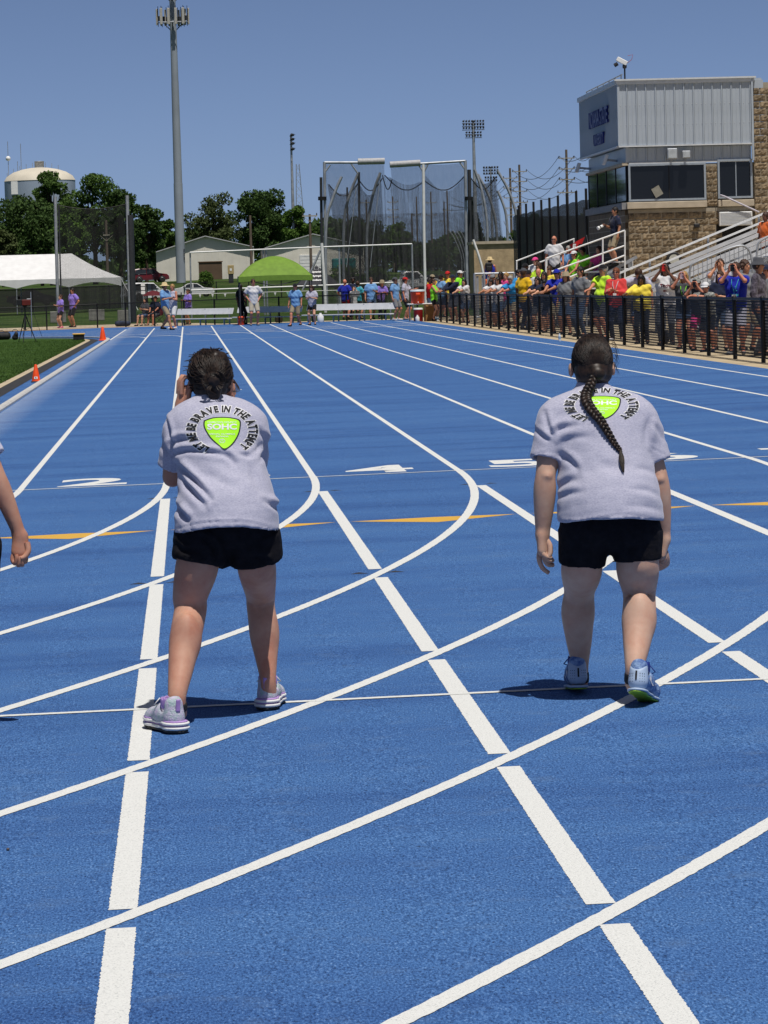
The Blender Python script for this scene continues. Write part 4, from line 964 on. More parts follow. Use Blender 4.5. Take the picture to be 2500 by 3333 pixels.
q.add([(0, 0, ez), (bwid, 0, ez), (bwid, 3, ez), (0, 3, ez), ap], [(0, 1, 4), (1, 2, 4), (2, 3, 4), (3, 0, 4)]); q.build('roof', BC, bt)
q = MB()
for (ax_, ay_), (bx_, by_) in (((0, 0), (bwid, 0)), ((bwid, 0), (bwid, 3)), ((0, 0), (0, 3))): q.add([(ax_, ay_, ez-.25), (bx_, by_, ez-.25), (bx_, by_, ez), (ax_, ay_, ez)], [(0, 1, 2, 3)])
q.build('valance', BC, bt)
for x, y in ((.05, .05), (bwid-.05, .05), (.05, 2.95), (bwid-.05, 2.95)): MB().bar((x, y, 0), (x, y, ez), .05).build('leg', GALV, bt)
sl_ = math.atan2(pz-ez, 1.5)
for i, (txt, sz) in enumerate((('Special', .25), ('Olympics', .25), ('Indiana', .23))):
    me = text_mesh(txt, sz, offset=.008); q = link('lettering', me, WHT, bt); s_ = .62-.21*i; q.location = (bwid*.48, 1.5*s_-.03, ez+(pz-ez)*s_+.02); q.rotation_euler = (sl_, 0, 0)
for i in range(10):
    a = 2*PI*i/10; s_ = .82; MB().box((bwid*.48+.17*math.cos(a), 1.5*s_-.05+.05*math.sin(a), ez+(pz-ez)*s_+.03+.14*math.sin(a)), (.07, .01, .05)).build('emblem_mark', WHT, bt)
blkscr = run_fence('screened_fence', 'low fence covered in black screening behind the white tent', [(-32, 262), (-3, 264)], 1.8, 3.0, BLK, netmat('black screening', (.010, .010, .011), .88, .04), .04)
run_fence('screened_fence', 'dark wire fence crossing the meadow behind the pipe frame', [(-3, 300), (22, 292)], 1.6, 3.0, BLK, CHAIN, .045)
for i, (x, y) in enumerate(((-7.3, 196.0), (-5.2, 198.5), (-3.3, 186.0))):
    MB_ = MB().box((0, 0, .32), (.9, .5, .64), bev=.03).build('concrete_block', mat('grey concrete block', S(150, 148, 142), .9, .15, 4, bump=.5)); MB_.location = (x, y, gz(x, y))
    tag(MB_, ['grey concrete ballast block beside the slim net pole next to the tent', 'grey concrete ballast block below the tent valance', 'grey concrete ballast block near the folding chairs'][i], 'block')
# pennants
pn_ = thing('pennant_string', 'string of small white pennants across the grass behind the bench', 'pennants', (0, 172, gz(0, 172))); B = Vector(pn_.location)
P0, P1 = AT(590, 958, 172)-B, AT(1200, 942, 172)-B
MB().tube([P0, P1], .012, 5).build('string', WHT, pn_)
for i in range(15):
    c = P0.lerp(P1, (i+.5)/15); MB().add([c+Vector((-.075, 0, 0)), c+Vector((.075, 0, 0)), c+Vector((0, .01, -.2)), c+Vector((0, -.004, -.1))], [(0, 3, 2), (3, 1, 2), (0, 1, 3)]).build('pennant', WHT if i % 4 else mat('mint pennant', S(160, 214, 190), .7), pn_)
for i in (0, 1): MB().tube([(P0 if i == 0 else P1)+Vector((0, 0, .1)), Vector(((P0 if i == 0 else P1).x, (P0 if i == 0 else P1).y, 0))], .03, 6).build('stake', DGR, pn_)
# ================================================================== FAR BUILDINGS
def shed(label, pl, pk, pr, Y, depth=26, door=None):
    a, k, b = AT(*pl, Y), AT(*pk, Y), AT(*pr, Y); base = gz(a.x, Y)-.3
    t = thing('metal_shed', label, 'shed', (a.x, Y, base), group='grey metal sheds beyond the parking lot'); B = Vector(t.location)
    a, k, b = a-B, k-B, b-B; ez = (a.z+b.z)/2
    m = SHEDM
    MB().prism([(0, 0, 0), (b.x, 0, 0), (b.x, 0, b.z), (k.x, 0, k.z), (0, 0, a.z)], (0, depth, 0)).build('wall', m, t)
    for p, q in ((a, k), (k, b)):
        MB().bar(p+Vector((0, depth/2-.2, .10)), q+Vector((0, depth/2-.2, .10)), depth+.6, .12).build('roof', SHEDR, t)
    n = int(b.x/.9)
    for i in range(1, n):
        x = b.x*i/n; z = a.z+(k.z-a.z)*x/k.x if x < k.x else k.z+(b.z-k.z)*(x-k.x)/(b.x-k.x); MB().box((x, -.015, z/2), (.06, .03, z-.2)).build('rib', m, t)
    if door:
        d0, d1 = AT(*door[0], Y)-B, AT(*door[1], Y)-B; q = MB().box(((d0.x+d1.x)/2, -.05, d0.z/2), (d1.x-d0.x, .08, d0.z)).build('roll_door', WHT, t)
        for i in range(7): MB().box(((d0.x+d1.x)/2, -.095, d0.z*(i+.5)/7), (d1.x-d0.x-.1, .012, .04)).build('slat', GALV, q)
    return t
SHEDM = mat('pale tan siding', S(182, 178, 168, 1.45), .6, .06, .8); SHEDR = mat('grey shed roof', S(196, 198, 198), .5, .05)
shed('grey metal shed with a gable roof beside the tall antenna pole', (508, 823), (668, 771), (826, 806), 450)
shed('grey metal shed with a white roller door behind the hammer cage', (862, 810), (1018, 764), (1184, 802), 452, door=((975, 830), (1052, 905)))
t = thing('storage_box', 'brown storage container in front of the gable shed', 'container', (AT(648, 900, 440).x, 440, gz(2, 440)-.2)); bw2 = AT(724, 900, 440).x-t.location.x
MB().box((bw2/2, 1.2, 1.2), (bw2, 2.4, 2.4)).build('body', mat('brown steel', S(104, 84, 66), .7, .1, 1), t); MB().box((bw2/2, 1.2, 2.45), (bw2+.2, 2.6, .1)).build('lid', mat('rust brown', S(120, 90, 66), .7), t)
t = thing('teal_bin', 'teal covered stack behind the hammer cage net', 'container', (AT(1082, 850, 330).x, 330, gz(10, 330))); tw_ = AT(1158, 850, 330).x-t.location.x; tz_ = AT(1082, 840, 330).z-t.location.z
MB().box((tw_/2, .9, tz_-.6), (tw_, 1.8, 1.1), bev=.1).build('tarp', mat('teal tarp', S(20, 130, 128), .7, .15, 2), t)
for x in (.2, tw_-.2): MB().bar((x, .9, 0), (x, .9, tz_-1.1), .12).build('leg', DGR, t)
t = thing('utility_cabinet', 'tan utility cabinet on a post beside the shed wall', 'cabinet', (AT(752, 900, 420).x, 420, gz(4, 420)-.1)); MB().box((0, 0, 1.7), (.75, .4, 1.1), bev=.04).build('box', mat('tan cabinet', S(190, 168, 120), .6), t); MB().box((0, 0, .6), (.6, .3, 1.15)).build('plinth', DGR, t); MB().box((0, -.21, 1.7), (.25, .02, .3)).build('notice', WHT, t)

# water tower
wt = thing('water_tower', 'white domed water tank above the trees', 'water tower', (AT(130, 600, 700).x, 700, gz(-20, 700))); B = Vector(wt.location)
R_ = (AT(245, 590, 700).x-AT(14, 590, 700).x)/2; zt = AT(140, 545, 700).z-B.z; zs = AT(14, 592, 700).z-B.z
WTM = mat('weathered white tank', S(216, 208, 190), .6, .12, .25, detail=8)
MB().lathe([(R_*.98, 0), (R_, .5), (R_, zs)], 48).build('tank', mat('blue grey tank', S(170, 184, 204), .5, .06, .3), wt)
MB().lathe([(R_*1.01, zs), (R_*.93, zs+(zt-zs)*.35), (R_*.75, zs+(zt-zs)*.65), (R_*.5, zs+(zt-zs)*.86), (R_*.25, zs+(zt-zs)*.97), (.6, zt), ], 48).build('dome', WTM, wt)
MB().lathe([(.95, zt-.1), (.95, zt+1.15), (1.0, zt+1.15), (1.0, zt+1.25), (.3, zt+1.3)], 20).build('vent', GALV, wt)
for i in range(9):
    x = -R_*.9+i*R_*.18; zz = zs+(zt-zs)*(1-(x/R_)**2)**.8; MB().tube([(x, -1.4, zz-.3), (x, -1.4, zz+1.0)], .05, 5).build('rail_post', GALV, wt)
for x, hh in ((-R_*.86, 8.0), (-R_*.5, 7.5), (-R_*.6, 4)): MB().tube([(x, -1.5, zs), (x, -1.5, zs+hh)], .06, 5).build('antenna', GALV, wt)
MB().ball((-R_*.86, -1.5, zs+4.6), .5).build('radome', WHT, wt); MB().box((-R_*.66, -R_*.8, zs-1.4), (1.6, .1, 2.6)).build('ladder_cage', WHT, wt)

# monopole
mp = thing('cell_tower', 'tall steel antenna monopole with panel antennas at its top', 'antenna tower', (AT(589, 900, 430).x, 430, gz(0, 430)-.3)); B = Vector(mp.location)
SM = mat('weathered steel pole', S(158, 166, 176), .55, .10, .3, detail=6)
MB().tube([(0, 0, 0), (0, 0, 12.5)], [.60, .56], 18).build('lower_shaft', SM, mp); MB().tube([(0, 0, 12.4), (0, 0, 25)], [.53, .46], 18).build('middle_shaft', SM, mp); MB().tube([(0, 0, 24.9), (0, 0, 40)], [.45, .36], 18).build('upper_shaft', SM, mp)
zt = AT(565, 55, 430).z-B.z
for zc, tall in ((zt, 1.0), (zt+3.6, .8)):
    for i in range(3):
        a0 = 2*PI*i/3+.45; c = Vector((math.cos(a0), math.sin(a0), 0)); s_ = Vector((-c.y, c.x, 0))
        MB().tube([Vector((0, 0, zc-.7))+c*1.3-s_*1.5, Vector((0, 0, zc-.7))+c*1.3+s_*1.5], .06, 6).build('platform_bar', GALV, mp); MB().tube([(0, 0, zc-2.0), Vector((0, 0, zc-.75))+c*1.3], .06, 6).build('strut', DGR, mp); MB().tube([(0, 0, zc-.7), Vector((0, 0, zc-.7))+c*1.3], .06, 6).build('arm', GALV, mp)
        for k in (-1.35, -.45, .45, 1.35):
            p = Vector((0, 0, zc))+c*1.45+s_*k; MB().box(p, (.18, .34, 2.0*tall), Matrix.Rotation(a0, 3, 'Z'), bev=.04).build('panel_antenna', mat('antenna panel', S(196, 192, 184), .5), mp); MB().tube([p-c*.15-Vector((0, 0, 1.2)), p-c*.15+Vector((0, 0, 1.3))], .04, 5).build('mount_pipe', DGR, mp)
            MB().box(p-c*.35-Vector((0, 0, .2)), (.25, .3, .6), Matrix.Rotation(a0, 3, 'Z'), bev=.03).build('radio_unit', DGR, mp)
for i in range(3): MB().box((.5, -.45, 3.2+.5*i), (.12, .1, .35)).build('cable_clip', DGR, mp)
# floodlight masts
def mast(label, px, py, Y, rows, facing, w=.75, pole_m=GALV):
    p = AT(px, py, Y); zb_ = gz(p.x, Y); t = thing('floodlight_mast', label, 'floodlight', (p.x, Y, zb_), facing, group='stadium floodlight masts'); Hh = p.z-zb_
    MB().tube([(0, 0, 0), (0, 0, Hh-.3)], [.32, .14], 10).build('pole', pole_m, t)
    z = Hh
    a_ = w*.40/.34; lm = MB().lathe([(.12*a_, .22*a_), (.28*a_, .05*a_), (.34*a_, -.12*a_), (.05*a_, -.13*a_)], 10).mesh('lamp')
    for r, n in enumerate(rows):
        MB().tube([(-(n-1)*w/2-.15, 0, z-.3), ((n-1)*w/2+.15, 0, z-.3)], .05, 6).build('crossarm', DGR, t)
        for i in range(n):
            q = link('lamp', lm, DGR, t); q.location = (-(n-1)*w/2+i*w, -.18, z-.1); q.rotation_euler = (math.radians(115+random.uniform(-6, 6)), 0, random.uniform(-.2, .2)); MB().tube([(0, 0, .1), (0, .25, .2)], .03, 5).build('yoke', DGR, q)
        z -= (.72 if r != 2 else .95)*min(1, w*1.35+.1)
    MB().tube([(0, 0, z), (0, 0, Hh)], .10, 8).build('spine', DGR, t)
mast('floodlight mast with wide rows of lamps behind the hammer cage', 1540, 392, 400, (8, 8, 8, 6, 6), 0.08, .30/.30*.33*1.0+.0)
mast('farther floodlight mast just above the bent cage poles', 1597, 543, 700, (6, 6, 6, 5, 5), 0.0, .55)
mast('floodlight mast seen edge on rising over the shed and trees', 947, 437, 500, (4, 4, 4, 4), 1.35, .55)
# lattice mast
t = thing('lattice_mast', 'faint steel lattice radio mast behind the trees', 'mast', (AT(978, 900, 900).x, 900, gz(30, 900))); zz = AT(971, 534, 900).z-t.location.z; LM = mat('pale lattice steel', S(150, 160, 172), .5)
for k in range(3):
    a = 2*PI*k/3; MB().tube([(2.2*math.cos(a), 2.2*math.sin(a), 0), (.5*math.cos(a), .5*math.sin(a), zz)], .10, 5).build('leg', LM, t)
for i in range(16):
    f = i/16; r = 2.2+(.5-2.2)*f; r2 = 2.2+(.5-2.2)*(f+1/16)
    for k in range(3):
        a, b = 2*PI*k/3, 2*PI*(k+1)/3; MB().tube([(r*math.cos(a), r*math.sin(a), zz*f), (r2*math.cos(b), r2*math.sin(b), zz*(f+1/16))], .05, 4).build('brace', LM, t)
# utility poles
WOOD = mat('weathered pole wood', S(112, 98, 86), .9, .2, 1.2); INS = mat('insulator', S(70, 60, 58), .4); ARM = mat('crossarm wood', S(176, 168, 152), .8, .1)
tips = {}
def upole(key, label, px, py, Y, arms, aw=2.6, r=.19):
    p = AT(px, py, Y); zb_ = gz(p.x, Y); t = thing('utility_pole', label, 'utility pole', (p.x, Y, zb_), group='wooden utility poles in the distance'); Hh = p.z-zb_
    MB().tube([(0, 0, 0), (0, 0, Hh)], [r*1.4, r], 10).build('pole', WOOD, t); tips[key] = []
    for ay, fac in arms:
        z = AT(px, ay, Y).z-zb_; q = MB().box((0, -.22, z), (aw*fac, .12, .15)).build('crossarm', ARM, t)
        for sx in (-.46, .46, -.2, .2) if fac > 1 else (-.46, .46):
            MB().lathe([(.06, 0), (.09, .08), (.05, .16), (.08, .22), (.03, .3)], 8, (sx*aw*fac, -.22, z+.07)).build('insulator', INS, q); tips[key].append(Vector((p.x+sx*aw*fac, Y-.22, zb_+z+.37)))
        for sx in (-1, 1): MB().bar((sx*aw*.33, -.22, z-.06), (0, -.2, z-.75), .05).build('brace', ARM, q)
upole('u1', 'utility pole with four crossarms beside the press box', 1843, 487, 550, ((515, 1), (550, 1), (584.5, 1), (626.7, 1.25)))
upole('u2', 'utility pole with four crossarms at the end of the dark screen fence', 1690, 536, 600, ((558.6, 1), (591, 1), (622.8, 1), (659, 1.05)))
upole('u3', 'utility pole with five crossarms just beside the last bent cage pole', 1660, 547, 620, ((580, 1), (611.6, 1), (643.9, 1), (677, 1), (700, .8)))
for i, (px, py, Y, arms, lb) in enumerate(((1278, 639, 760, ((658, 1), (683, 1), (707, 1)), 'thin utility pole in the gap between the cage gates'), (1402, 624, 760, ((660, 1), (700, 1)), 'utility pole seen through the white-posted gate net, nearest the white gate post'), (1455, 620, 700, ((685, .8),), 'tall bare-topped utility pole seen through the white-posted gate net'),
    (1355, 640, 740, ((700, .8),), 'utility pole seen through the edge of the white-posted gate net'), (1340, 694, 640, (), 'leaning utility pole without arms behind the white-posted gate net'), (1445, 657, 820, ((720, .8),), 'shorter utility pole next to the tall bare-topped one'), (814, 701, 446, (), 'bare wooden pole standing between the two metal sheds'), (1008, 697, 440, ((703, .8),), 'wooden pole with one crossarm in front of the roller door shed'),
    (345, 716, 440, ((765, .35),), 'service pole with a transformer box behind the discus net'), (1192, 650, 560, ((660, .9),), 'utility pole seen through the bent-poled gate net'))):
    upole('v%d' % i, lb, px, py, Y, arms, 2.4, .15)
WIRE = mat('dark wire', (.05, .052, .056), .6)
def wire(a, b, sag, label):
    mb = MB().tube([a.lerp(b, i/14)-Vector((0, 0, sag*4*(i/14)*(1-i/14))) for i in range(15)], .045, 4); tag(mb.build('power_line', WIRE), label, 'cable', 'power lines strung between the utility poles')
for i in range(0, 6): wire(tips['u2'][i], tips['u1'][i], 2.6, 'sagging power line between the two four-armed utility poles')
for i in range(0, 6): wire(tips['u1'][i], Vector((60+i*.8, 500, tips['u1'][i].z+1)), 2.0, 'power line running from the four-armed pole behind the press box')
for i in range(0, 4): wire(tips['u3'][i], tips['v2'][i % len(tips['v2'])]+Vector((0, 0, 1.5*i/2)), 2.4, 'power line strung from the five-armed pole towards the cage')
t = thing('small_floodlight', 'small tilted floodlight on a short post at the screen fence', 'floodlight', (14.95, 117.5, gz(14))); MB().tube([(0, 0, 0), (0, 0, 5.25)], .06, 8).build('post', DGR, t); MB().tube([(0, 0, 5.1), (-.3, 0, 5.2)], .025, 6).build('arm', GALV, t); MB().box((-.42, 0, 5.45), (.22, .3, .5), Matrix.Rotation(.25, 3, 'Y'), bev=.03).build('lamp', mat('lamp housing', S(120, 108, 96), .6), t)

# ================================================================== TREES
BARK = mat('bark', S(74, 62, 50), .95, .25, 2)
def leafmat(nm, a, b, c):
    m = bpy.data.materials.new(nm); m.use_nodes = True; n, l = m.node_tree.nodes, m.node_tree.links; bs = n['Principled BSDF']
    g_ = n.new('ShaderNodeNewGeometry'); r = n.new('ShaderNodeValToRGB'); e = r.color_ramp.elements
    e[0].color = (*a, 1); e[1].color = (*c, 1); x = e.new(.5); x.color = (*b, 1); l.new(g_.outputs['Random Per Island'], r.inputs[0])
    tr = n.new('ShaderNodeBsdfTranslucent'); mx = n.new('ShaderNodeMixShader'); mx.inputs[0].default_value = .22
    l.new(r.outputs[0], bs.inputs['Base Color']); l.new(r.outputs[0], tr.inputs[0]); bs.inputs['Roughness'].default_value = .75; bs.inputs['Specular IOR Level'].default_value = .15
    l.new(bs.outputs[0], mx.inputs[1]); l.new(tr.outputs[0], mx.inputs[2]); l.new(mx.outputs[0], n['Material Output'].inputs[0]); return m
LEAF = {'dark': leafmat('dark leaves', (.030, .058, .016), (.045, .086, .022), (.07, .12, .03)), 'mid': leafmat('green leaves', (.045, .088, .018), (.068, .125, .026), (.10, .17, .04)), 'bright': leafmat('bright leaves', (.05, .10, .016), (.075, .145, .024), (.115, .19, .038)), 'olive': leafmat('olive leaves', (.045, .062, .02), (.064, .088, .028), (.092, .12, .044)), 'needle': leafmat('needles', (.014, .028, .014), (.02, .04, .018), (.03, .055, .024))}
def tree(nm, label, px, ptop, wpx, Y, leaf, n=5200, seed=0, conifer=False, open_=0.0, trunk=.24, pbase=None, lsz=.34):
    rr = random.Random(seed+17); c = AT(px, ptop, Y); zb_ = gz(c.x, Y)-.1; Ht = c.z-zb_; R = wpx/2*Y/FPX
    t = thing(nm, label, 'tree' if nm != 'shrub' else 'shrub', (c.x, Y, zb_), group='trees along the skyline' if nm != 'shrub' else None)
    tr_ = MB(); tr_.tube([(0, 0, -.2), (.1, 0, Ht*.25), (-.1, .1, Ht*.55), (0, 0, Ht*.85)], [trunk*Ht/12*1.3, trunk*Ht/12, trunk*Ht/12*.7, .05], 9)
    lobes = []
    nl = 46 if not conifer else 0
    for i in range(nl):
        a = rr.uniform(0, 2*PI); f = rr.random(); z = Ht*(.30+.62*f)*rr.uniform(.92, 1.04); rad = R*(math.sin(PI*min(1, (.16+.84*(z/Ht-.25)/.80)))**.7)*rr.uniform(.25, .86)
        lr = R*rr.uniform(.17, .34); z = min(z, Ht-lr*.55); lobes.append((Vector((rad*math.cos(a), rad*math.sin(a), z)), lr))
    if not conifer: lobes.append((Vector((R*.08, 0, Ht-R*.28)), R*.28))
    for p, lr in lobes[::2]:
        s0 = Vector((0, 0, Ht*rr.uniform(.25, .5))); md = s0.lerp(p, .5)+Vector((0, 0, .05*Ht)); tr_.tube([s0, md, p], [trunk*Ht/12*.5, trunk*Ht/12*.3, .04], 5)
    tr_.build('trunk', BARK, t)
    n = int(n*1.5); nr_ = np.random.RandomState(seed+3)
    if conifer:
        f = nr_.rand(n); z = Ht*(.10+.90*f); tier = (np.floor(f*14)+.5)/14; rad = R*(1.02-f)*(.45+.55*nr_.rand(n)**.5)*(1-.35*((f*14) % 1)); a = nr_.rand(n)*2*PI
        C_ = np.stack([rad*np.cos(a), rad*np.sin(a), z-rad*.18], 1)
    else:
        wgt = np.array([lr**2 for _, lr in lobes]); wgt /= wgt.sum(); ix = nr_.choice(len(lobes), n, p=wgt)
        d = nr_.randn(n, 3); d /= np.linalg.norm(d, axis=1, keepdims=True); rad = (.62+.42*nr_.rand(n)**.6)
        d[:, 2] *= .8
        C_ = np.array([lobes[i][0][:] for i in ix])+d*rad[:, None]*np.array([lobes[i][1] for i in ix])[:, None]
        C_ += nr_.randn(n, 3)*R*.025
        if open_:
            ns = np.sin(C_[:, 0]*1.1+seed)*np.sin(C_[:, 2]*1.3+1.7*seed)*np.sin(C_[:, 1]*.9); kp = ns < (1-open_); C_ = C_[kp]
    n2 = len(C_); u = nr_.randn(n2, 3); u /= np.linalg.norm(u, axis=1, keepdims=True); w_ = np.cross(u, nr_.randn(n2, 3)); w_ /= np.linalg.norm(w_, axis=1, keepdims=True)
    s_ = (lsz*(.55+.9*nr_.rand(n2)))[:, None]
    V_ = np.stack([C_-u*s_*.5, C_+w_*s_*.32, C_+u*s_*.5, C_-w_*s_*.32], 1).reshape(-1, 3); F_ = np.arange(n2*4).reshape(-1, 4)
    link('crown', quads_mesh('crown', V_, F_, False), LEAF[leaf], t); return t
TREES = [('deciduous_tree', 'widest dense dark tree behind the white tent roof', 55, 628, 270, 480, 'dark', 9000), ('deciduous_tree', 'green tree in front of the water tank dome', 160, 553, 160, 505, 'mid', 6500), ('deciduous_tree', 'broad green tree beside the water tank', 300, 560, 230, 500, 'mid', 9000), ('deciduous_tree', 'round dark tree behind the top of the discus net', 385, 612, 150, 490, 'dark', 6000),
 ('deciduous_tree', 'dark tree just beside the discus net pole', 470, 664, 140, 500, 'dark', 6000), ('deciduous_tree', 'small dark tree touching the antenna pole', 545, 712, 110, 510, 'mid', 4500), ('deciduous_tree', 'low brownish olive tree beside the widest dense dark tree', 5, 745, 120, 470, 'olive', 4000), ('deciduous_tree', 'light green young tree behind the discus net', 230, 690, 130, 445, 'bright', 4500),
 ('deciduous_tree', 'leafy tree filling the space above the white tent ridge', 130, 690, 170, 465, 'dark', 5500), ('deciduous_tree', 'thin olive tree with open airy branches above the gable shed', 690, 628, 190, 520, 'olive', 5500), ('deciduous_tree', 'large dark oak above the two metal sheds', 845, 618, 230, 535, 'dark', 10000), ('deciduous_tree', 'bright green maple beside the lattice mast', 962, 668, 110, 500, 'bright', 5200),
 ('deciduous_tree', 'low green tree behind the roller door shed', 1045, 735, 120, 520, 'mid', 4200), ('deciduous_tree', 'low dark tree between the antenna pole and the oak', 640, 745, 120, 540, 'dark', 4000), ('deciduous_tree', 'dark tree behind the bent-poled gate net', 1175, 712, 190, 600, 'dark', 6000), ('deciduous_tree', 'dark round tree in the gap between the cage gates', 1285, 724, 130, 580, 'mid', 5000), ('deciduous_tree', 'low wide tree behind the white-posted gate net', 1390, 795, 190, 600, 'dark', 5000), ('deciduous_tree', 'low tree just beside the pale capped block wall', 1610, 772, 150, 560, 'dark', 4500),
 ('deciduous_tree', 'green tree between the bent cage poles and screen fence', 1705, 745, 120, 520, 'mid', 4500), ('deciduous_tree', 'green tree at the end of the dark screen fence', 1735, 693, 110, 330, 'mid', 5500), ('deciduous_tree', 'tree seen through the middle of the dark screen fence', 1815, 705, 130, 300, 'mid', 5500), ('deciduous_tree', 'tree seen through the screen fence next to the press box', 1900, 690, 140, 290, 'mid', 5500),
 ('deciduous_tree', 'tall green tree mirrored in the press box side glass', -130, 560, 240, 470, 'mid', 6000), ('deciduous_tree', 'tall dark tree mirrored in the press box side glass', -420, 520, 260, 420, 'dark', 6000)]
for i, (nm, lb, px, pt, w, Y, lf, n) in enumerate(TREES): tree(nm, lb, px, pt, w, Y, lf, n, seed=i*5, open_=.35 if lf == 'olive' else (.12 if i % 3 else .2), lsz=.42 if Y > 350 else .28)
tree('conifer_tree', 'dark conifer behind the white-posted gate post', 1538, 655, 130, 430, 'needle', 6500, 77, conifer=True, lsz=.5)
tree('shrub', 'bright green shrub in front of the storage container', 668, 882, 60, 395, 'bright', 2200, 91, trunk=.1, lsz=.16)
tree('shrub', 'green shrub below the teal covered stack', 1120, 865, 110, 310, 'bright', 2600, 93, trunk=.1, lsz=.2)
tree('shrub', 'dark hedge shrub beside the pickup truck', 1225, 872, 90, 330, 'mid', 2200, 97, trunk=.1, lsz=.2)
# wooded line far behind everything
nr_ = np.random.RandomState(5); n = 30000; X_ = nr_.uniform(-130, 230, n); Yd = 760+nr_.rand(n)*60; hgt = 9+2.2*np.sin(X_*.07)+1.6*np.sin(X_*.19+2)+1.0*np.sin(X_*.43); Z_ = 3.5+hgt*nr_.rand(n)**.55
C_ = np.stack([X_, Yd, Z_], 1); u = nr_.randn(n, 3); u /= np.linalg.norm(u, axis=1, keepdims=True); w_ = np.cross(u, nr_.randn(n, 3)); w_ /= np.linalg.norm(w_, axis=1, keepdims=True); s_ = (.9+1.3*nr_.rand(n))[:, None]
tag(link('far_wood', quads_mesh('far_wood', np.stack([C_-u*s_*.5, C_+w_*s_*.35, C_+u*s_*.5, C_-w_*s_*.35], 1).reshape(-1, 3), np.arange(n*4).reshape(-1, 4), False), LEAF['dark']), 'distant dark belt of woodland along the horizon', 'woodland', kind='stuff')

# ================================================================== VEHICLES
TYRE = mat('tyre', (.02, .02, .021), .8); RIM = mat('alloy rim', S(190, 192, 196), .35, .05, metal=.5); CGL = mat('car glass', (.02, .024, .028), .08, .05, spec=.8); TAIL = mat('tail light', S(150, 20, 20), .3); HEAD = mat('head light', (.6, .62, .64), .2)
SED = dict(body=[(0, .38), (.05, .62), (.12, .86), (.75, .93), (1.1, .96), (1.75, 1.40), (2.3, 1.46), (2.85, 1.42), (3.55, 1.02), (4.45, .86), (4.68, .68), (4.72, .40), (4.5, .24), (.25, .24)], win=[(1.25, .98), (1.80, 1.36), (2.30, 1.41), (2.82, 1.37), (3.38, 1.00)], split=2.28, L=4.72, W=1.8, wheels=(.88, 3.78), wr=.33)
SUV = dict(body=[(0, .45), (.04, .8), (.1, 1.02), (.35, 1.66), (1.0, 1.78), (2.9, 1.74), (3.55, 1.16), (4.5, 1.02), (4.75, .8), (4.8, .45), (4.5, .3), (.3, .3)], win=[(.42, 1.10), (.55, 1.60), (1.1, 1.68), (2.85, 1.66), (3.32, 1.16)], split=1.9, L=4.8, W=1.9, wheels=(.95, 3.85), wr=.38)
PICK = dict(body=[(0, .55), (.02, 1.05), (2.0, 1.12), (2.15, 1.78), (2.5, 1.88), (3.6, 1.84), (4.2, 1.25), (5.4, 1.12), (5.75, .9), (5.8, .5), (5.5, .38), (.3, .4)], win=[(2.28, 1.22), (2.36, 1.74), (2.6, 1.78), (3.52, 1.75), (3.98, 1.24)], split=3.1, L=5.8, W=1.95, wheels=(1.2, 4.7), wr=.42)
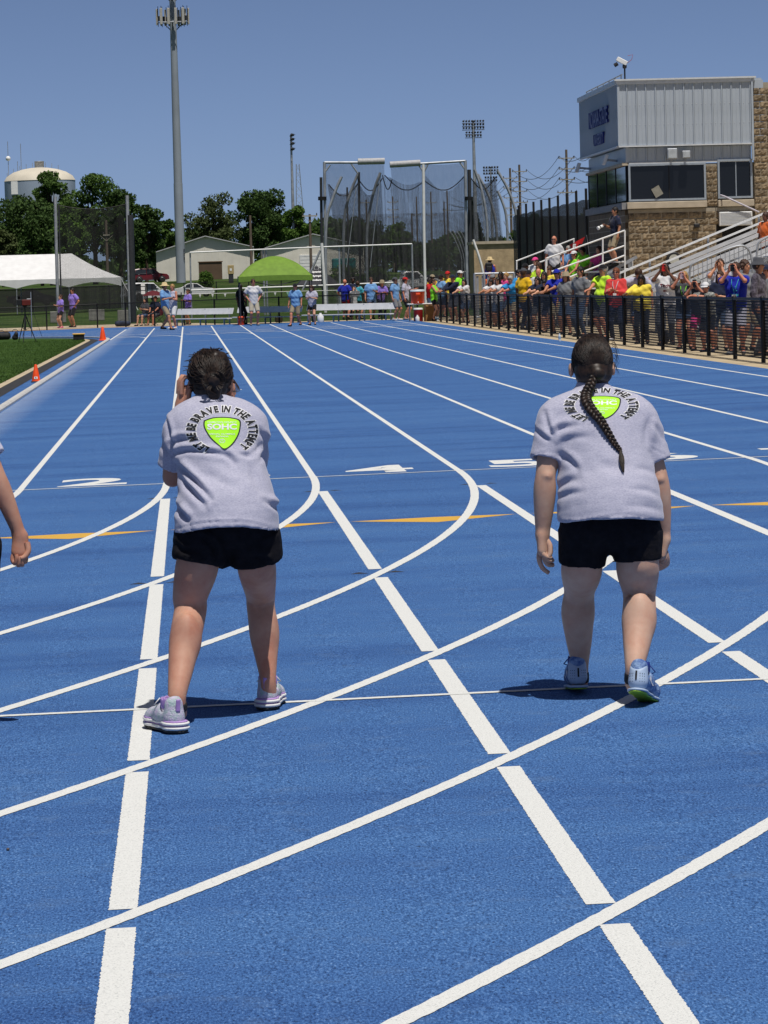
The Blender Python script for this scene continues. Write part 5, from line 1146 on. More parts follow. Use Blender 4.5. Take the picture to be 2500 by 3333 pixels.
def car(label, spec, loc, rz, m, cat='car'):
    nm = {id(SED): 'sedan_car', id(SUV): 'sport_utility_car', id(PICK): 'pickup_truck'}[id(spec)]
    t = thing(nm, label, cat, loc, rz); W, L = spec['W'], spec['L']; n = len(spec['body']); q = MB()
    def ins(z): return .0 if z < .95 else .28*(z-.95)
    rings = []
    for yy, sc in ((-W/2, .94), (-W/2+.06, 1.0), (W/2-.06, 1.0), (W/2, .94)):
        rings.append([(L/2+(x-L/2)*sc, (yy-math.copysign(ins(z), yy)), .60+(z-.60)*(sc if sc < 1 else 1)) for x, z in spec['body']])
    for r in rings: q.v += r
    for i in range(3):
        for k in range(n): q.f.append((i*n+k, i*n+(k+1) % n, (i+1)*n+(k+1) % n, (i+1)*n+k)); q.sm.append(False)
    q.f += [tuple(range(n))[::-1], tuple(range(3*n, 4*n))]; q.sm += [False, False]
    body = q.build('body', m, t)
    for sd in (-1, 1):
        wn_ = spec['win']
        for lo_, hi_ in ((-9, spec['split']-.05), (spec['split']+.05, 99)):
            pts = []
            for (x, z) in wn_:
                pts.append((min(max(x, lo_), hi_), sd*(W/2-ins(z)+.012), z))
            c = {}
            pts = [p for i, p in enumerate(pts) if i == 0 or (abs(p[0]-pts[i-1][0])+abs(p[2]-pts[i-1][2])) > .01]
            if hi_ < 50: pts.append((hi_, sd*(W/2-ins(.99)+.012), wn_[0][1]))
            else: pts.insert(0, (lo_, sd*(W/2-ins(.99)+.012), wn_[0][1]))
            MB().prism(pts if sd < 0 else pts[::-1], (0, -sd*.03, 0)).build('window', CGL, t)
        for x in (spec['split']-1.0, spec['split']+.75): MB().box((x, sd*(W/2+.012), .92*(1.1 if spec is not SED else .92)), (.2, .03, .035), bev=.008).build('door_handle', GALV, t)
        MB().box((spec['win'][-1][0]-.25, sd*(W/2+.1), spec['win'][-1][1]+.08), (.14, .2, .14), bev=.03).build('mirror', m, t)
        MB().box((.06, sd*(W/2-.22), .84 if spec is SED else 1.0), (.08, .36, .16), bev=.02).build('tail_light', TAIL, t); MB().box((L-.10, sd*(W/2-.25), .70 if spec is SED else .85), (.10, .38, .14), bev=.02).build('head_light', HEAD, t)
        for x in spec['wheels']:
            wr = spec['wr']; w_ = MB().lathe([(wr*.62, 0), (wr*.95, .0), (wr, .03), (wr, .19), (wr*.95, .22), (wr*.62, .22)], 22).build('tyre', TYRE, t); w_.matrix_local = Matrix.Translation((x, sd*(W/2-.19 if sd > 0 else W/2+.03), wr)) @ Matrix.Rotation(PI/2, 4, 'X')
            r_ = MB().lathe([(wr*.64, .09), (wr*.64, .225), (wr*.5, .20), (.06, .205)], 18); 
            r2 = MB().lathe([(wr*.64, .0), (wr*.6, -.012), (.05, -.006)], 18)
            (r_ if sd < 0 else r2).build('rim', RIM, w_)
            MB().lathe([(wr+.05, .06), (wr+.05, .1), (wr+.01, .1)], 20).build('wheel_arch', BPL, w_)
    MB().box((.02, 0, .5), (.1, W*.9, .18), bev=.03).build('bumper', m, t); MB().box((L-.03, 0, .45), (.1, W*.9, .18), bev=.03).build('bumper', m, t)
    return t
def at_ground(px, Y): x = AT(px, 930, Y).x; return (x, Y, gz(x, Y)-.03)
CW = mat('white car paint', (.72, .72, .72), .3, .03, coat=.5); CB = mat('black car paint', (.012, .012, .015), .25, .1, coat=.6); CRD = mat('dark red car paint', S(104, 26, 30), .3, .06, coat=.5); CBL = mat('dark blue car paint', S(40, 48, 66), .3, coat=.5)
p = at_ground(697, 372); car('white sedan parked on the grass beyond the straw hat man', SED, (p[0], p[1], p[2]), PI, CW)
p = at_ground(427, 440); car('dark red sport utility car parked beside the black one near the antenna pole', SUV, p, .15, CRD); p = at_ground(490, 452); car('black sport utility car parked beside the antenna pole', SUV, p, .1, CB)
p = at_ground(405, 330); car('white sport utility car behind the discus net foot', SUV, p, .6, CW); p = at_ground(1238, 330); car('white pickup truck behind the hammer cage netting', PICK, p, .12, CW, 'truck'); p = at_ground(1330, 350); car('dark blue sedan next to the white pickup', SED, p, .2, CBL)
p = at_ground(1480, 345); car('dark sport utility car behind the densest netting of the cage', SUV, p, .1, CB); p = at_ground(20, 330); car('black sedan parked behind the tent screening', SED, p, .05, CB)
# ================================================================== PEOPLE (spectators and officials)
SK = {'a': mat('light skin', S(226, 170, 140), .55, .06, 14, spec=.4), 'b': mat('tanned skin', S(198, 138, 106), .55, .06, 14, spec=.4), 'c': mat('brown skin', S(118, 78, 58), .5, .06, 14, spec=.4), 'd': mat('dark brown skin', S(84, 54, 42), .5, .06, 14, spec=.4), 'r': mat('ruddy skin', S(214, 142, 114), .55, .06, 14, spec=.4)}
HAIRC = {'brown': mat('brown hair', S(70, 46, 32), .5, .35, 40, bump=.4, bscale=120), 'dark': mat('dark hair', S(30, 24, 22), .45, .35, 40, bump=.4, bscale=120), 'blond': mat('blond hair', S(176, 138, 84), .5, .3, 40, bump=.4, bscale=120), 'grey': mat('grey hair', S(170, 166, 160), .55, .2, 40, bump=.4, bscale=120), 'red': mat('auburn hair', S(122, 66, 36), .5, .3, 40, bump=.4, bscale=120)}
CLO = {}
def cloth(key):
    if key in CLO: return CLO[key]
    c = {'white': (224, 224, 226), 'ltgrey': (188, 188, 206), 'grey': (128, 130, 134), 'dkgrey': (78, 80, 86), 'black': (26, 26, 30), 'navy': (32, 40, 66), 'blue': (34, 62, 188), 'royal': (28, 44, 170), 'sky': (128, 176, 226), 'ltblue': (122, 170, 222), 'bright': (52, 148, 214), 'teal': (70, 176, 196), 'neon': (150, 250, 52), 'hivis': (212, 255, 60), 'yellow': (246, 196, 32), 'lemon': (250, 226, 84), 'red': (196, 40, 44), 'coral': (226, 74, 72), 'pink': (240, 74, 150), 'purple': (126, 104, 200), 'lilac': (150, 128, 222), 'khaki': (162, 148, 122), 'stone': (186, 178, 160), 'denim': (70, 88, 118), 'camo': (140, 142, 138), 'orange': (226, 110, 50), 'plaid': (90, 84, 96), 'maroon': (120, 30, 40)}[key]
    var = {'camo': .65, 'plaid': .5}.get(key, .09)
    CLO[key] = mat(key+' cloth', S(*c), .85, var, 26 if key in ('camo', 'plaid') else 9, bump=.35, bscale=22, spec=.15, sheen=.15); return CLO[key]
SOLE = mat('pale sole', S(216, 214, 210), .7, .1, 10)
EYEW = mat('eye white', (.6, .6, .58), .3, .02); LIPM = mat('lips', S(168, 88, 84), .5); SHADE = mat('sunglass lens', (.010, .010, .011), .12, .05, spec=.7)
EYE_ME = MB().ball((0, 0, 0), .012, 8, 6).mesh('eye'); EYE_ME.materials.append(mat('dark eye', (.02, .014, .01), .2))
LENS_ME = MB().box((0, 0, 0), (.058, .012, .036), bev=.008).mesh('lens'); LENS_ME.materials.append(SHADE)
LIP_ME = MB().ball((0, 0, 0), (.024, .007, .008), 8, 5).mesh('mouth'); LIP_ME.materials.append(LIPM)
V = Vector
def ik(sh, tgt, l1, l2, hint):
    d = tgt-sh; L = min(d.length, (l1+l2)*.995); dn = d.normalized(); tgt = sh+dn*L
    c = (l1*l1+L*L-l2*l2)/(2*L); h_ = math.sqrt(max(0, l1*l1-c*c)); hp = hint-dn*hint.dot(dn); hp.normalize()
    return sh+dn*c+hp*h_, tgt
def add_fingers(ex, wrist, d, palm_n, side, s, curl=.5, thumb_side=1, r=.0085):
    """five separate fingers: side = across the knuckles"""
    k = wrist+d*.085*s
    for i, (o, L) in enumerate(((-.030, .062), (-.010, .074), (.010, .078), (.030, .070))):
        p0 = k+side*o*s; d1 = (d*math.cos(curl*.6)+palm_n*math.sin(curl*.6)).normalized(); d2 = (d*math.cos(curl*1.6)+palm_n*math.sin(curl*1.6)).normalized()
        p1 = p0+d1*L*.5*s; p2 = p1+d2*L*.5*s; ex.tube([p0-d*.015*s, p1, p2], [r*s, r*.95*s, r*.75*s], 6)
    t0 = wrist+d*.03*s+side*thumb_side*.032*s; t1 = t0+(d*.7+side*thumb_side*.6+palm_n*.35).normalized()*.034*s; t2 = t1+(d*.9+palm_n*.5).normalized()*.028*s
    ex.tube([t0-d*.01*s, t1, t2], [r*1.2*s, r*1.1*s, r*.85*s], 6)
def person(label, loc, rz=0.0, H=1.70, vox=.02, fat=1.0, skin='a', top='white', tfit=1.0, sleeve='short', bottom='khaki', legs='shorts', hair='short', hc_='brown', hat=None, hatc='navy', shades=False, arms='down', pose='stand', lean=.0, head=0.0, nod=0.0, shoe='black', group='spectators and officials at the track', world_hands=None, jacket=None, seat=.45, female=False):
    t = thing('person', label, 'person', loc, rz, group=group); s = H/1.72; up = V((0, -math.sin(lean), math.cos(lean)))
    Rinv = Matrix.Rotation(-rz, 3, 'Z')
    hip = V((0, 0, .90*s)) if pose != 'sit' else V((0, 0, seat+.10*s))
    if pose != 'sit' and lean > .1: hip.y += .10*lean
    wst = hip+up*.13*s; chs = hip+up*.33*s; shc = hip+up*.50*s; nk = hip+up*.565*s
    up2 = V((math.sin(head)*0, -math.sin(lean*.6+nod), math.cos(lean*.6+nod))); hd = nk+up2*.135*s
    fd = V((-math.sin(head)*-1, -math.cos(head)*math.cos(nod), -math.sin(nod))).normalized(); rt = fd.cross(up2).normalized()*-1; fd = up2.cross(rt).normalized()*-1
    if fd.y > 0 and abs(head) < 1.2: fd = -fd
    rt = V((1, 0, 0)) if abs(head) < 1e-3 else V((math.cos(head), math.sin(head), 0)); fd = V((math.sin(head), -math.cos(head), 0)); fd = (fd-up2*fd.dot(up2)).normalized(); rt = up2.cross(fd).normalized()*-1; 
    if rt.x < 0 and abs(head) < 1.5: rt = -rt
    sw = (.165 if female else .185)*s*(1+.35*(fat-1)); sh = {-1: shc+V((-sw, 0, 0)), 1: shc+V((sw, 0, 0))}
    # legs
    hipj = {sd: hip+V((sd*.088*s*(1+.3*(fat-1)), 0, -.04*s)) for sd in (-1, 1)}; foot = {}
    if pose == 'stand': foot = {-1: V((-.12*s, .02, .075*s)), 1: V((.12*s, -.02, .075*s))}
    elif pose == 'walk': foot = {-1: V((-.09*s, -.30*s, .08*s)), 1: V((.09*s, .24*s, .11*s))}
    elif pose == 'sit': foot = {-1: V((-.13*s, -.50*s, seat-.40*s+.0)), 1: V((.13*s, -.46*s, seat-.40*s+.0))}
    knee = {}
    for sd in (-1, 1): knee[sd], foot[sd] = ik(hipj[sd], foot[sd], .43*s, .42*s, V((sd*.12, -1, .2 if pose != 'sit' else 1.2)))
    # arms
    elb, hnd, hdir, pn_ = {}, {}, {}, {}
    for sd in (-1, 1):
        a = arms if isinstance(arms, str) else arms[0 if sd < 0 else 1]; hint = V((sd*.5, .9, -.2)); dr = None; pl = V((-sd, 0, 0))
        if a == 'down': tg = sh[sd]+V((sd*.09*s*fat, -.05*s, -.52*s))
        elif a == 'hips': tg = hip+V((sd*.185*s*fat, -.02, .06*s)); hint = V((sd*1.0, .6, 0)); dr = V((-sd*.3, -.4, -.8)); pl = V((-sd, 0, 0))
        elif a == 'phone': tg = hd+fd*.30*s+V((sd*.065*s, 0, -.03*s)); hint = V((sd*.8, .1, -1)); dr = up2; pl = V((-sd, 0, 0))
        elif a == 'hold': tg = chs+V((sd*.09*s, -.27*s, -.06*s)); hint = V((sd*.6, .5, -1)); dr = V((-sd*.5, -.8, .1)); pl = V((0, 0, 1))
        elif a == 'point': tg = chs+V((sd*.10*s, -.40*s, .02)); hint = V((sd*.5, .3, -1)); dr = V((0, -1, .1)); pl = V((-sd, 0, 0))
        elif a == 'face': tg = hd+fd*.12*s+V((sd*.07*s, 0, -.06*s)); hint = V((sd*.7, .0, -1)); dr = up2; pl = V((-sd, .2, 0))
        elif a == 'lap': tg = hip+V((sd*.12*s, -.32*s, .10*s)); hint = V((sd*.8, .5, -.2)); dr = V((0, -1, 0)); pl = V((0, 0, -1))
        elif a == 'behind': tg = hip+V((sd*.10*s, .16*s, .10*s)); hint = V((sd*1.0, .5, 0)); dr = V((-sd*.6, .1, -.6)); pl = V((0, -1, 0))
        elif a == 'rail':
            w_ = V((9.56-loc[0], -.22+(.18*sd if rz < .5 else -.18*sd), gz(9.56)+1.085-loc[2])); w_.y = max(-.45, min(.45, w_.y-.12)); tg = Rinv @ w_; hint = V((sd*.8, .3, -.6)); dr = Rinv @ V((-.8, -.5, -.1)); pl = V((0, 0, -1))
        elif a == 'railfar':
            w_ = V((loc[0]*0-.0+sd*.16, -(loc[1]-far_y(loc[0]))-.0, gz(loc[0])+1.14-loc[2])); tg = Rinv @ w_; hint = V((sd*.8, .3, -.6)); dr = Rinv @ V((0, -1, -.1)); pl = V((0, 0, -1))
        else: tg = sh[sd]+V((sd*.1, 0, -.5*s))
        elb[sd], hnd[sd] = ik(sh[sd], tg, .29*s, .25*s, hint); fa = (hnd[sd]-elb[sd]).normalized(); hdir[sd] = (dr or fa).normalized(); pl = pl-hdir[sd]*pl.dot(hdir[sd]); pn_[sd] = pl.normalized() if pl.length > .05 else hdir[sd].orthogonal().normalized()
    allp = [hip, hd+V((0, 0, .16*s)), hd+V((.16, .16, 0)), hd-V((.16, .16, 0))]+list(foot.values())+list(knee.values())+list(elb.values())+list(hnd.values())+list(sh.values())
    lo = [min(p[i] for p in allp)-.24*fat for i in range(3)]; hi = [max(p[i] for p in allp)+.24*fat for i in range(3)]; lo[2] = max(lo[2], min(foot[-1].z, foot[1].z)-.12)
    X_ = (1, 0, 0)
    g = SDF(lo, hi, vox)
    g.rc(hip-up*.02, wst, .105*s, .10*s, .05, X_, 1.35*fat); g.rc(wst, chs, .10*s, .115*s, .05, X_, 1.25*fat, 1.35*fat); g.rc(chs, shc-up*.02, .11*s, .075*s, .05, X_, 1.4, 1.9)
    g.rc(nk-up*.05, nk+up2*.05*s, .052*s, .05*s, .03)
    Hm = np.array([[rt[i], fd[i], up2[i]] for i in range(3)])
    g.el(hd+up2*.015*s+fd*-.008, (.076*s, .096*s, .108*s), .01, Hm); g.el(hd-up2*.055*s+fd*.028*s, (.055*s, .062*s, .065*s), .03, Hm)
    g.el(hd+fd*.10*s-up2*.012*s, (.014*s, .018*s, .024*s), .012, Hm)
    for sd in (-1, 1):
        g.el(hd+rt*sd*.078*s-up2*.005*s, (.012*s, .022*s, .032*s), .008, Hm)
        g.rc(sh[sd], elb[sd], .052*s*(.6+.4*fat), .040*s, .03); g.rc(elb[sd], hnd[sd], .040*s, .027*s, .02); g.rc(hnd[sd], hnd[sd]+hdir[sd]*.075*s, .020*s, .019*s, .02, hdir[sd].cross(pn_[sd]), 1.7, 2.0)
        g.rc(hipj[sd], knee[sd], .088*s*(.55+.45*fat), .056*s*(.8+.2*fat), .04); g.rc(knee[sd], knee[sd].lerp(foot[sd], .35)+V((0, .012, 0)), .054*s, .057*s, .02); g.rc(knee[sd].lerp(foot[sd], .35)+V((0, .012, 0)), foot[sd], .056*s, .034*s, .02)
        g.rc(foot[sd], foot[sd]+V((sd*.03, -.12*s, -.03*s)), .034*s, .028*s, .02)
    v, f = g.extract(); ex = MB()
    for sd in (-1, 1): add_fingers(ex, hnd[sd], hdir[sd], pn_[sd], hdir[sd].cross(pn_[sd]).normalized(), s, .9 if (arms in ('phone', 'rail')) else .6, sd)
    body = link('body', quads_mesh('body', v, f, True, ex), SK[skin], t)
    # shirt
    g = SDF(lo, hi, vox); e = .016*tfit
    hem = hip-up*(.05*s)
    g.rc(hem, wst, (.122*s+e), .113*s+e, .05, X_, 1.36*fat, 1.32*fat, flat=False); g.rc(wst, chs, .113*s+e, .122*s+e, .05, X_, 1.3*fat, 1.36*fat); g.rc(chs, shc-up*.015, .118*s+e, .072*s+e, .05, X_, 1.4, 2.0)
    if female: g.el(chs+V((0, -.07*s, -.01)), (.13*s, .075*s, .07*s), .05)
    if fat > 1.15: g.el(wst+V((0, -.06*s, .0)), (.15*s*fat, .12*s*fat, .13*s), .08)
    if sleeve != 'none':
        for sd in (-1, 1):
            if sleeve == 'short': en = sh[sd].lerp(elb[sd], .78); g.rc(sh[sd]+V((-sd*.03, 0, 0)), sh[sd].lerp(elb[sd], .3), .066*s+e*.6, .072*s+e*.6, .05); g.rc(sh[sd].lerp(elb[sd], .15), en, .070*s+e*.6, .072*s+e*.7, .01, flat=True)
            else: g.rc(sh[sd], elb[sd], .064*s+e*.5, .055*s+e*.6, .05); g.rc(elb[sd], elb[sd].lerp(hnd[sd], .92), .054*s+e*.6, .040*s+e*.5, .03)
    hp_ = hem-up*.085*s
    g.cut(hp_, tuple(-up)); g.rc(nk+up*.015, nk+up2*.12*s, .056*s, .062*s, 0, sub=True)
    v, f = g.extract()
    nv = vnormals(v, f); ph = hash(label) % 100
    disp = .006*np.sin(v[:, 2]*38+v[:, 0]*22+ph)*np.sin(v[:, 0]*19+v[:, 1]*13+ph*.7); v = v+nv*disp[:, None]
    shirt = link('shirt', quads_mesh('shirt', v, f), cloth(top), t)
    if jacket is not None:
        g2 = SDF(lo, hi, vox); g2.rc(hem, chs, .124*s, .130*s, .05, X_, 1.3*fat); g2.rc(chs, nk-up*.03, .128*s, .08*s, .03, X_, 1.0); g2.cut(hip+up*.1, -up); 
        pz_ = chs+V((0, -.145*s*1.0-.02, 0)); q = MB(); q.grid(lambda u, w_: chs+V(((u-.5)*(.05+.05*w_)*s, -(.150*s+e+.012-.05*max(0, w_-.55))+abs(u-.5)*.03, -.26*s+w_*.36*s)), 4, 8); q.uv = {}; q.build('inner_shirt', cloth(jacket), shirt)
    # bottoms
    g = SDF(lo, hi, vox); g.rc(hip-up*.06*s, hip+up*.09*s, .118*s, .108*s, .04, X_, 1.36*fat)
    for sd in (-1, 1):
        if legs == 'shorts': en = hipj[sd].lerp(knee[sd], .86); g.rc(hipj[sd], en, .104*s*(.5+.5*fat), .085*s*(.7+.3*fat), .03, flat=True)
        elif legs == 'short': en = hipj[sd].lerp(knee[sd], .52); g.rc(hipj[sd], en, .104*s*(.5+.5*fat), .098*s*(.6+.4*fat), .03, flat=True)
        else: g.rc(hipj[sd], knee[sd], .100*s*(.5+.5*fat), .068*s, .04); g.rc(knee[sd], foot[sd]+V((0, 0, .0)), .068*s, .055*s, .03)
    v, f = g.extract(); link('shorts' if legs != 'pants' else 'trousers', quads_mesh('shorts', v, f), cloth(bottom), t)
    for sd in (-1, 1):
        g = SDF(foot[sd]-V((.12, .24, .12)), foot[sd]+V((.12, .14, .10)), .014); tz = foot[sd].z-.075*s
        g.rc((foot[sd].x, foot[sd].y+.03*s, tz+.04*s), (foot[sd].x+sd*.03, foot[sd].y-.15*s, tz+.034*s), .038*s, .034*s, .02, X_, 1.0, 1.25); g.rc((foot[sd].x, foot[sd].y+.01, tz+.05*s), (foot[sd].x, foot[sd].y+.005, tz+.085*s), .044*s, .042*s, .02); g.cut((0, 0, tz+.004), (0, 0, -1))
        v, f = g.extract(); sh_ = link('shoe', quads_mesh('shoe', v, f), cloth(shoe), t)
    # face
    for sd in (-1, 1):
        if shades:
            q = link('sunglass_lens', LENS_ME, None, t); q.matrix_local = Matrix((rt, -fd, up2)).transposed().to_4x4(); q.location = hd+fd*.094*s+rt*sd*.033*s+up2*.018*s; q.scale = (s, s, s)
        else:
            q = link('eye', EYE_ME, None, t); q.location = hd+fd*.083*s+rt*sd*.032*s+up2*.015*s; q.scale = (s, s, s*.8)
    if shades: MB().tube([hd+rt*-.075*s+fd*.02*s+up2*.022*s, hd+rt*-.062*s+fd*.092*s+up2*.026*s, hd+rt*.062*s+fd*.092*s+up2*.026*s, hd+rt*.075*s+fd*.02*s+up2*.022*s], .005, 5).build('sunglass_frame', SHADE, t)
    q = link('mouth', LIP_ME, None, t); q.matrix_local = Matrix((rt, -fd, up2)).transposed().to_4x4(); q.location = hd+fd*.082*s-up2*.058*s; q.scale = (s, s, s)
    # hair
    if hair != 'bald':
        g = SDF(hd-V((.2, .2, .34)), hd+V((.2, .2, .2)), .013); g.el(hd+up2*.022*s-fd*.012*s, (.086*s, .104*s, .114*s), .01, Hm); g.el(hd+fd*.085*s-up2*.055*s, (.072*s, .085*s, .105*s), .015, Hm, sub=True); g.el(hd-up2*.13*s, (.1*s, .12*s, .075*s), .02, Hm, sub=True)
        if hair == 'short': pass
        if hair == 'curly':
            rr = random.Random(len(label))
            for i in range(26):
                a, b = rr.uniform(0, 2*PI), rr.uniform(-.1, 1); d = (rt*math.cos(a)+(-fd if math.sin(a) > 0 else -fd*.3)*abs(math.sin(a))+up2*b).normalized(); g.el(hd+up2*.03*s+d*.098*s, .026*s, .01)
        if hair == 'long':
            for sd in (-1, 0, 1): g.rc(hd-fd*.05*s+rt*sd*.05*s, hd-fd*.055*s+rt*sd*.062*s-up2*.20*s, .046*s, .034*s, .02)
            for sd in (-1, 1): g.rc(hd+rt*sd*.072*s+fd*.01, hd+rt*sd*.078*s-up2*.19*s+fd*.025*s, .026*s, .022*s, .02)
        if hair == 'tail': g.el(hd-fd*.11*s+up2*.05*s, .032*s, .015); g.rc(hd-fd*.125*s+up2*.05*s, hd-fd*.12*s-up2*.12*s, .026*s, .014*s, .01)
        v, f = g.extract(); v = v+vnormals(v, f)*(.0035*np.sin(v[:, 0]*160+v[:, 2]*40))[:, None]; link('hair', quads_mesh('hair', v, f), HAIRC[hc_], t)
    if hat:
        HB = Matrix((rt, -fd, up2)).transposed().to_4x4(); HB.translation = hd+up2*.052*s; q = MB(); hm = cloth(hatc) if hatc in ('navy', 'black', 'grey', 'dkgrey', 'white', 'blue', 'royal', 'red', 'orange', 'pink', 'camo', 'khaki', 'maroon', 'stone') else mat('straw', S(224, 200, 150), .9, .15, 30, bump=.5, bscale=80)
        if hat == 'cap':
            q.grid(lambda u, w_: (.094*s*math.sin(w_*PI/2)*math.cos(2*PI*u), .112*s*math.sin(w_*PI/2)*math.sin(2*PI*u), .088*s*math.cos(w_*PI/2)), 18, 7); q.uv = {}; o_ = q.build('cap', hm, t); o_.matrix_local = HB
            q = MB(); q.grid(lambda u, w_: (math.sin((u-.5)*2.2)*(.088+.018*w_)*s, -(math.cos((u-.5)*2.2)*.098+.075*w_*math.cos((u-.5)*1.5))*s, .004-.014*w_-.02*(u-.5)**2), 10, 3); q.uv = {}; q.build('visor', hm, o_)
        else:
            br = {'straw': .19, 'bucket': .14, 'wide': .20}[hat]*s; q.lathe([(br, -.030*s), (br*.99, -.022*s), (.105*s, .008*s), (.094*s, .075*s), (.07*s, .100*s), (.01, .105*s)], 24); o_ = q.build('hat', hm, t); o_.matrix_local = HB
            MB().lathe([(.104*s, .010*s), (.100*s, .034*s)], 24).build('hat_band', cloth('black') if hat == 'straw' else hm, o_)
    return t, dict(hd=hd, fd=fd, up=up2, hnd=hnd, hdir=hdir, chs=chs, s=s, loc=V(loc), rz=rz, shirt=shirt, t=t, hip=hip)
def to_world(inf, p): return inf['loc']+Matrix.Rotation(inf['rz'], 3, 'Z') @ p
def phone(inf, label, col, p=None):
    c = to_world(inf, p if p is not None else (inf['hnd'][-1]+inf['hnd'][1])/2+V((0, 0, .06))); t = thing('phone', label, 'phone', c, inf['rz'])
    MB().box((0, 0, 0), (.078, .010, .155), bev=.004).build('case', mat(col+' phone case', {'red': S(230, 50, 40), 'black': (.015, .015, .017), 'pink': S(220, 190, 196)}[col], .35), t); MB().box((.02, -.008, .05), (.026, .006, .035), bev=.002).build('camera_lens', BPL, t); return t
def lanyard(inf, col='neon'):
    s = inf['s']; c = inf['chs']; q = MB()
    q.tube([c+V((-.07*s, -.05, .20*s)), c+V((-.05*s, -.165*s, .08*s)), c+V((0, -.185*s, -.10*s)), c+V((.05*s, -.165*s, .08*s)), c+V((.07*s, -.05, .20*s))], .007, 5); o_ = q.build('lanyard', cloth(col), inf['t'])
    MB().box(c+V((0, -.195*s, -.16*s)), (.08, .008, .11)).build('badge', WHT, o_)
def printed(inf, txt, z=0.03, size=.07, col='black', dy=0.0):
    """small chest print laid on the shirt"""
    me = text_mesh(txt, size, offset=.003); s = inf['s']; bv = BVHTree.FromObject(inf['shirt'], bpy.context.evaluated_depsgraph_get())
    for v in me.vertices:
        p = inf['chs']+V((v.co.x*s, 0, z*s+v.co.y*s)); r = bv.ray_cast(p+V((0, -1, 0)), V((0, 1, 0))); v.co = (r[0]+V((0, -.006, 0))) if r[0] else p+V((0, -.2, 0))
    link('lettering', me, cloth(col), inf['shirt'])
def cx(px, X, py, X_off=0):
    """stand where this picture column meets the line x=X; height from the head"""
    p = ATX(px, py, X); return (X, p.y, gz(X)-.012), p.z-gz(X)+.012
def crowd(label, px, py, X, **k):
    loc, H = cx(px, X, py); ln = k.get('lean', 0); H = H/(1-.35*(1-math.cos(ln))-.0)
    if k.get('hat'): H -= .02
    k.setdefault('vox', .0165 if loc[1] < 92 else .021); k.setdefault('rz', -.55); return person(label, loc, H=max(1.2, min(1.92, H)), group='spectators behind the mesh fence', **k)
# ---- officials and athletes' helpers around the far end of the track
def trk(label, px, pfeet, phead, **k):
    p = G(px, pfeet); H = (pfeet-phead)*p.y/FPX; k.setdefault('rz', 0); k.setdefault('vox', .022)
    if k.get('hat'): H -= .03
    return person(label, (p.x, p.y, gz(p.x)+k.pop('dz', 0.0)), H=max(1.35, min(1.92, H)), group='officials at the far end of the track', **k)
trk('person in a straw hat and pale blue tee talking on the track', 540, 1075, 920, rz=.95, top='ltblue', bottom='khaki', hat='straw', hatc='straw', arms='hold', skin='b', shoe='black', pose='walk', head=.2)
trk('woman in a white tank top and white shorts facing the straw hat', 565, 1071, 926, rz=-.6, top='ltgrey', sleeve='none', bottom='white', hair='tail', hc_='blond', arms='hold', skin='r', shoe='white', female=True)
person('person in lilac tee and dark shorts standing behind the talking pair', (.05, 157.5, gz(0)), -.9, 1.62, .022, top='lilac', bottom='navy', hair='tail', hc_='brown', arms='hold', skin='b', female=True, group='officials at the far end of the track')
trk('boy in a purple tee and black shorts leaning at the chain link fence', 240, 1066, 939, rz=-.9, top='lilac', bottom='black', hair='curly', hc_='dark', arms='hips', skin='b', fat=1.05)
trk('short girl in purple tee and pink shoes at the chain link fence', 200, 1068, 960, rz=-1.0, top='lilac', bottom='black', legs='short', hair='tail', hc_='brown', arms='hold', skin='a', shoe='pink', female=True)
trk('man in white printed tee and khaki shorts, hands on hips', 828, 1060, 909, rz=.15, top='white', bottom='stone', hair='short', hc_='brown', arms='hips', skin='r', shoe='grey', shades=True)
person('person dressed all in black behind the canopy leg', (2.32, 149.6, gz(2.3)), .9, 1.74, .022, top='black', bottom='black', legs='pants', hair='short', hc_='dark', skin='c', arms='down', group='officials at the far end of the track')
trk('man in light blue tee and dark cap walking past the bench', 964, 1062, 922, rz=-.5, top='ltblue', bottom='khaki', hat='cap', hatc='black', arms=('down', 'down'), pose='walk', skin='r', fat=1.08)
trk('woman in pale tee reading a sheet of paper on the track', 1018, 1058, 928, rz=-.3, top='ltgrey', bottom='black', legs='short', hair='long', hc_='brown', arms='hold', skin='a', female=True, nod=.4)
trk('woman in light blue tee and denim shorts walking to the line', 1211, 1042, 903, rz=.1, top='ltblue', bottom='denim', legs='short', hair='tail', hc_='brown', shades=True, arms=('down', 'hold'), pose='walk', skin='b', female=True)
trk('man in light blue tee and grey cap beside the coolers', 1289, 1043, 901, rz=.9, top='ltblue', bottom='grey', hat='cap', hatc='dkgrey', arms='down', skin='b', shoe='white')
trk('person in grey tee, red cap and black shorts reaching to the orange cooler', 1322, 1041, 901, rz=1.2, top='ltgrey', bottom='black', hat='cap', hatc='red', arms=('down', 'point'), skin='r', shoe='grey')
trk('woman in neon green vest and black shorts at the fence end', 1415, 1044, 908, rz=1.1, top='neon', sleeve='none', bottom='black', legs='short', hair='tail', hc_='brown', arms='point', skin='b', shoe='black', female=True)
person('bald man in royal blue tee and red shorts behind the bench', (AT(1124, 950, 152).x, 152.2, gz(6)), 2.6, 1.78, .022, top='royal', bottom='red', hair='bald', skin='r', arms='hips', group='people behind the far bench')
person('person in white tee with head lowered behind the bench', (AT(1152, 950, 151.5).x, 151.6, gz(6)), .4, 1.45, .022, top='white', bottom='camo', hair='short', hc_='brown', skin='a', arms='face', group='people behind the far bench')
person('person in a teal tee behind the open laptop', (AT(1168, 950, 152).x, 152.6, gz(6)), 2.4, 1.68, .022, top='teal', bottom='dkgrey', hair='short', hc_='brown', skin='b', arms='hold', group='people behind the far bench')
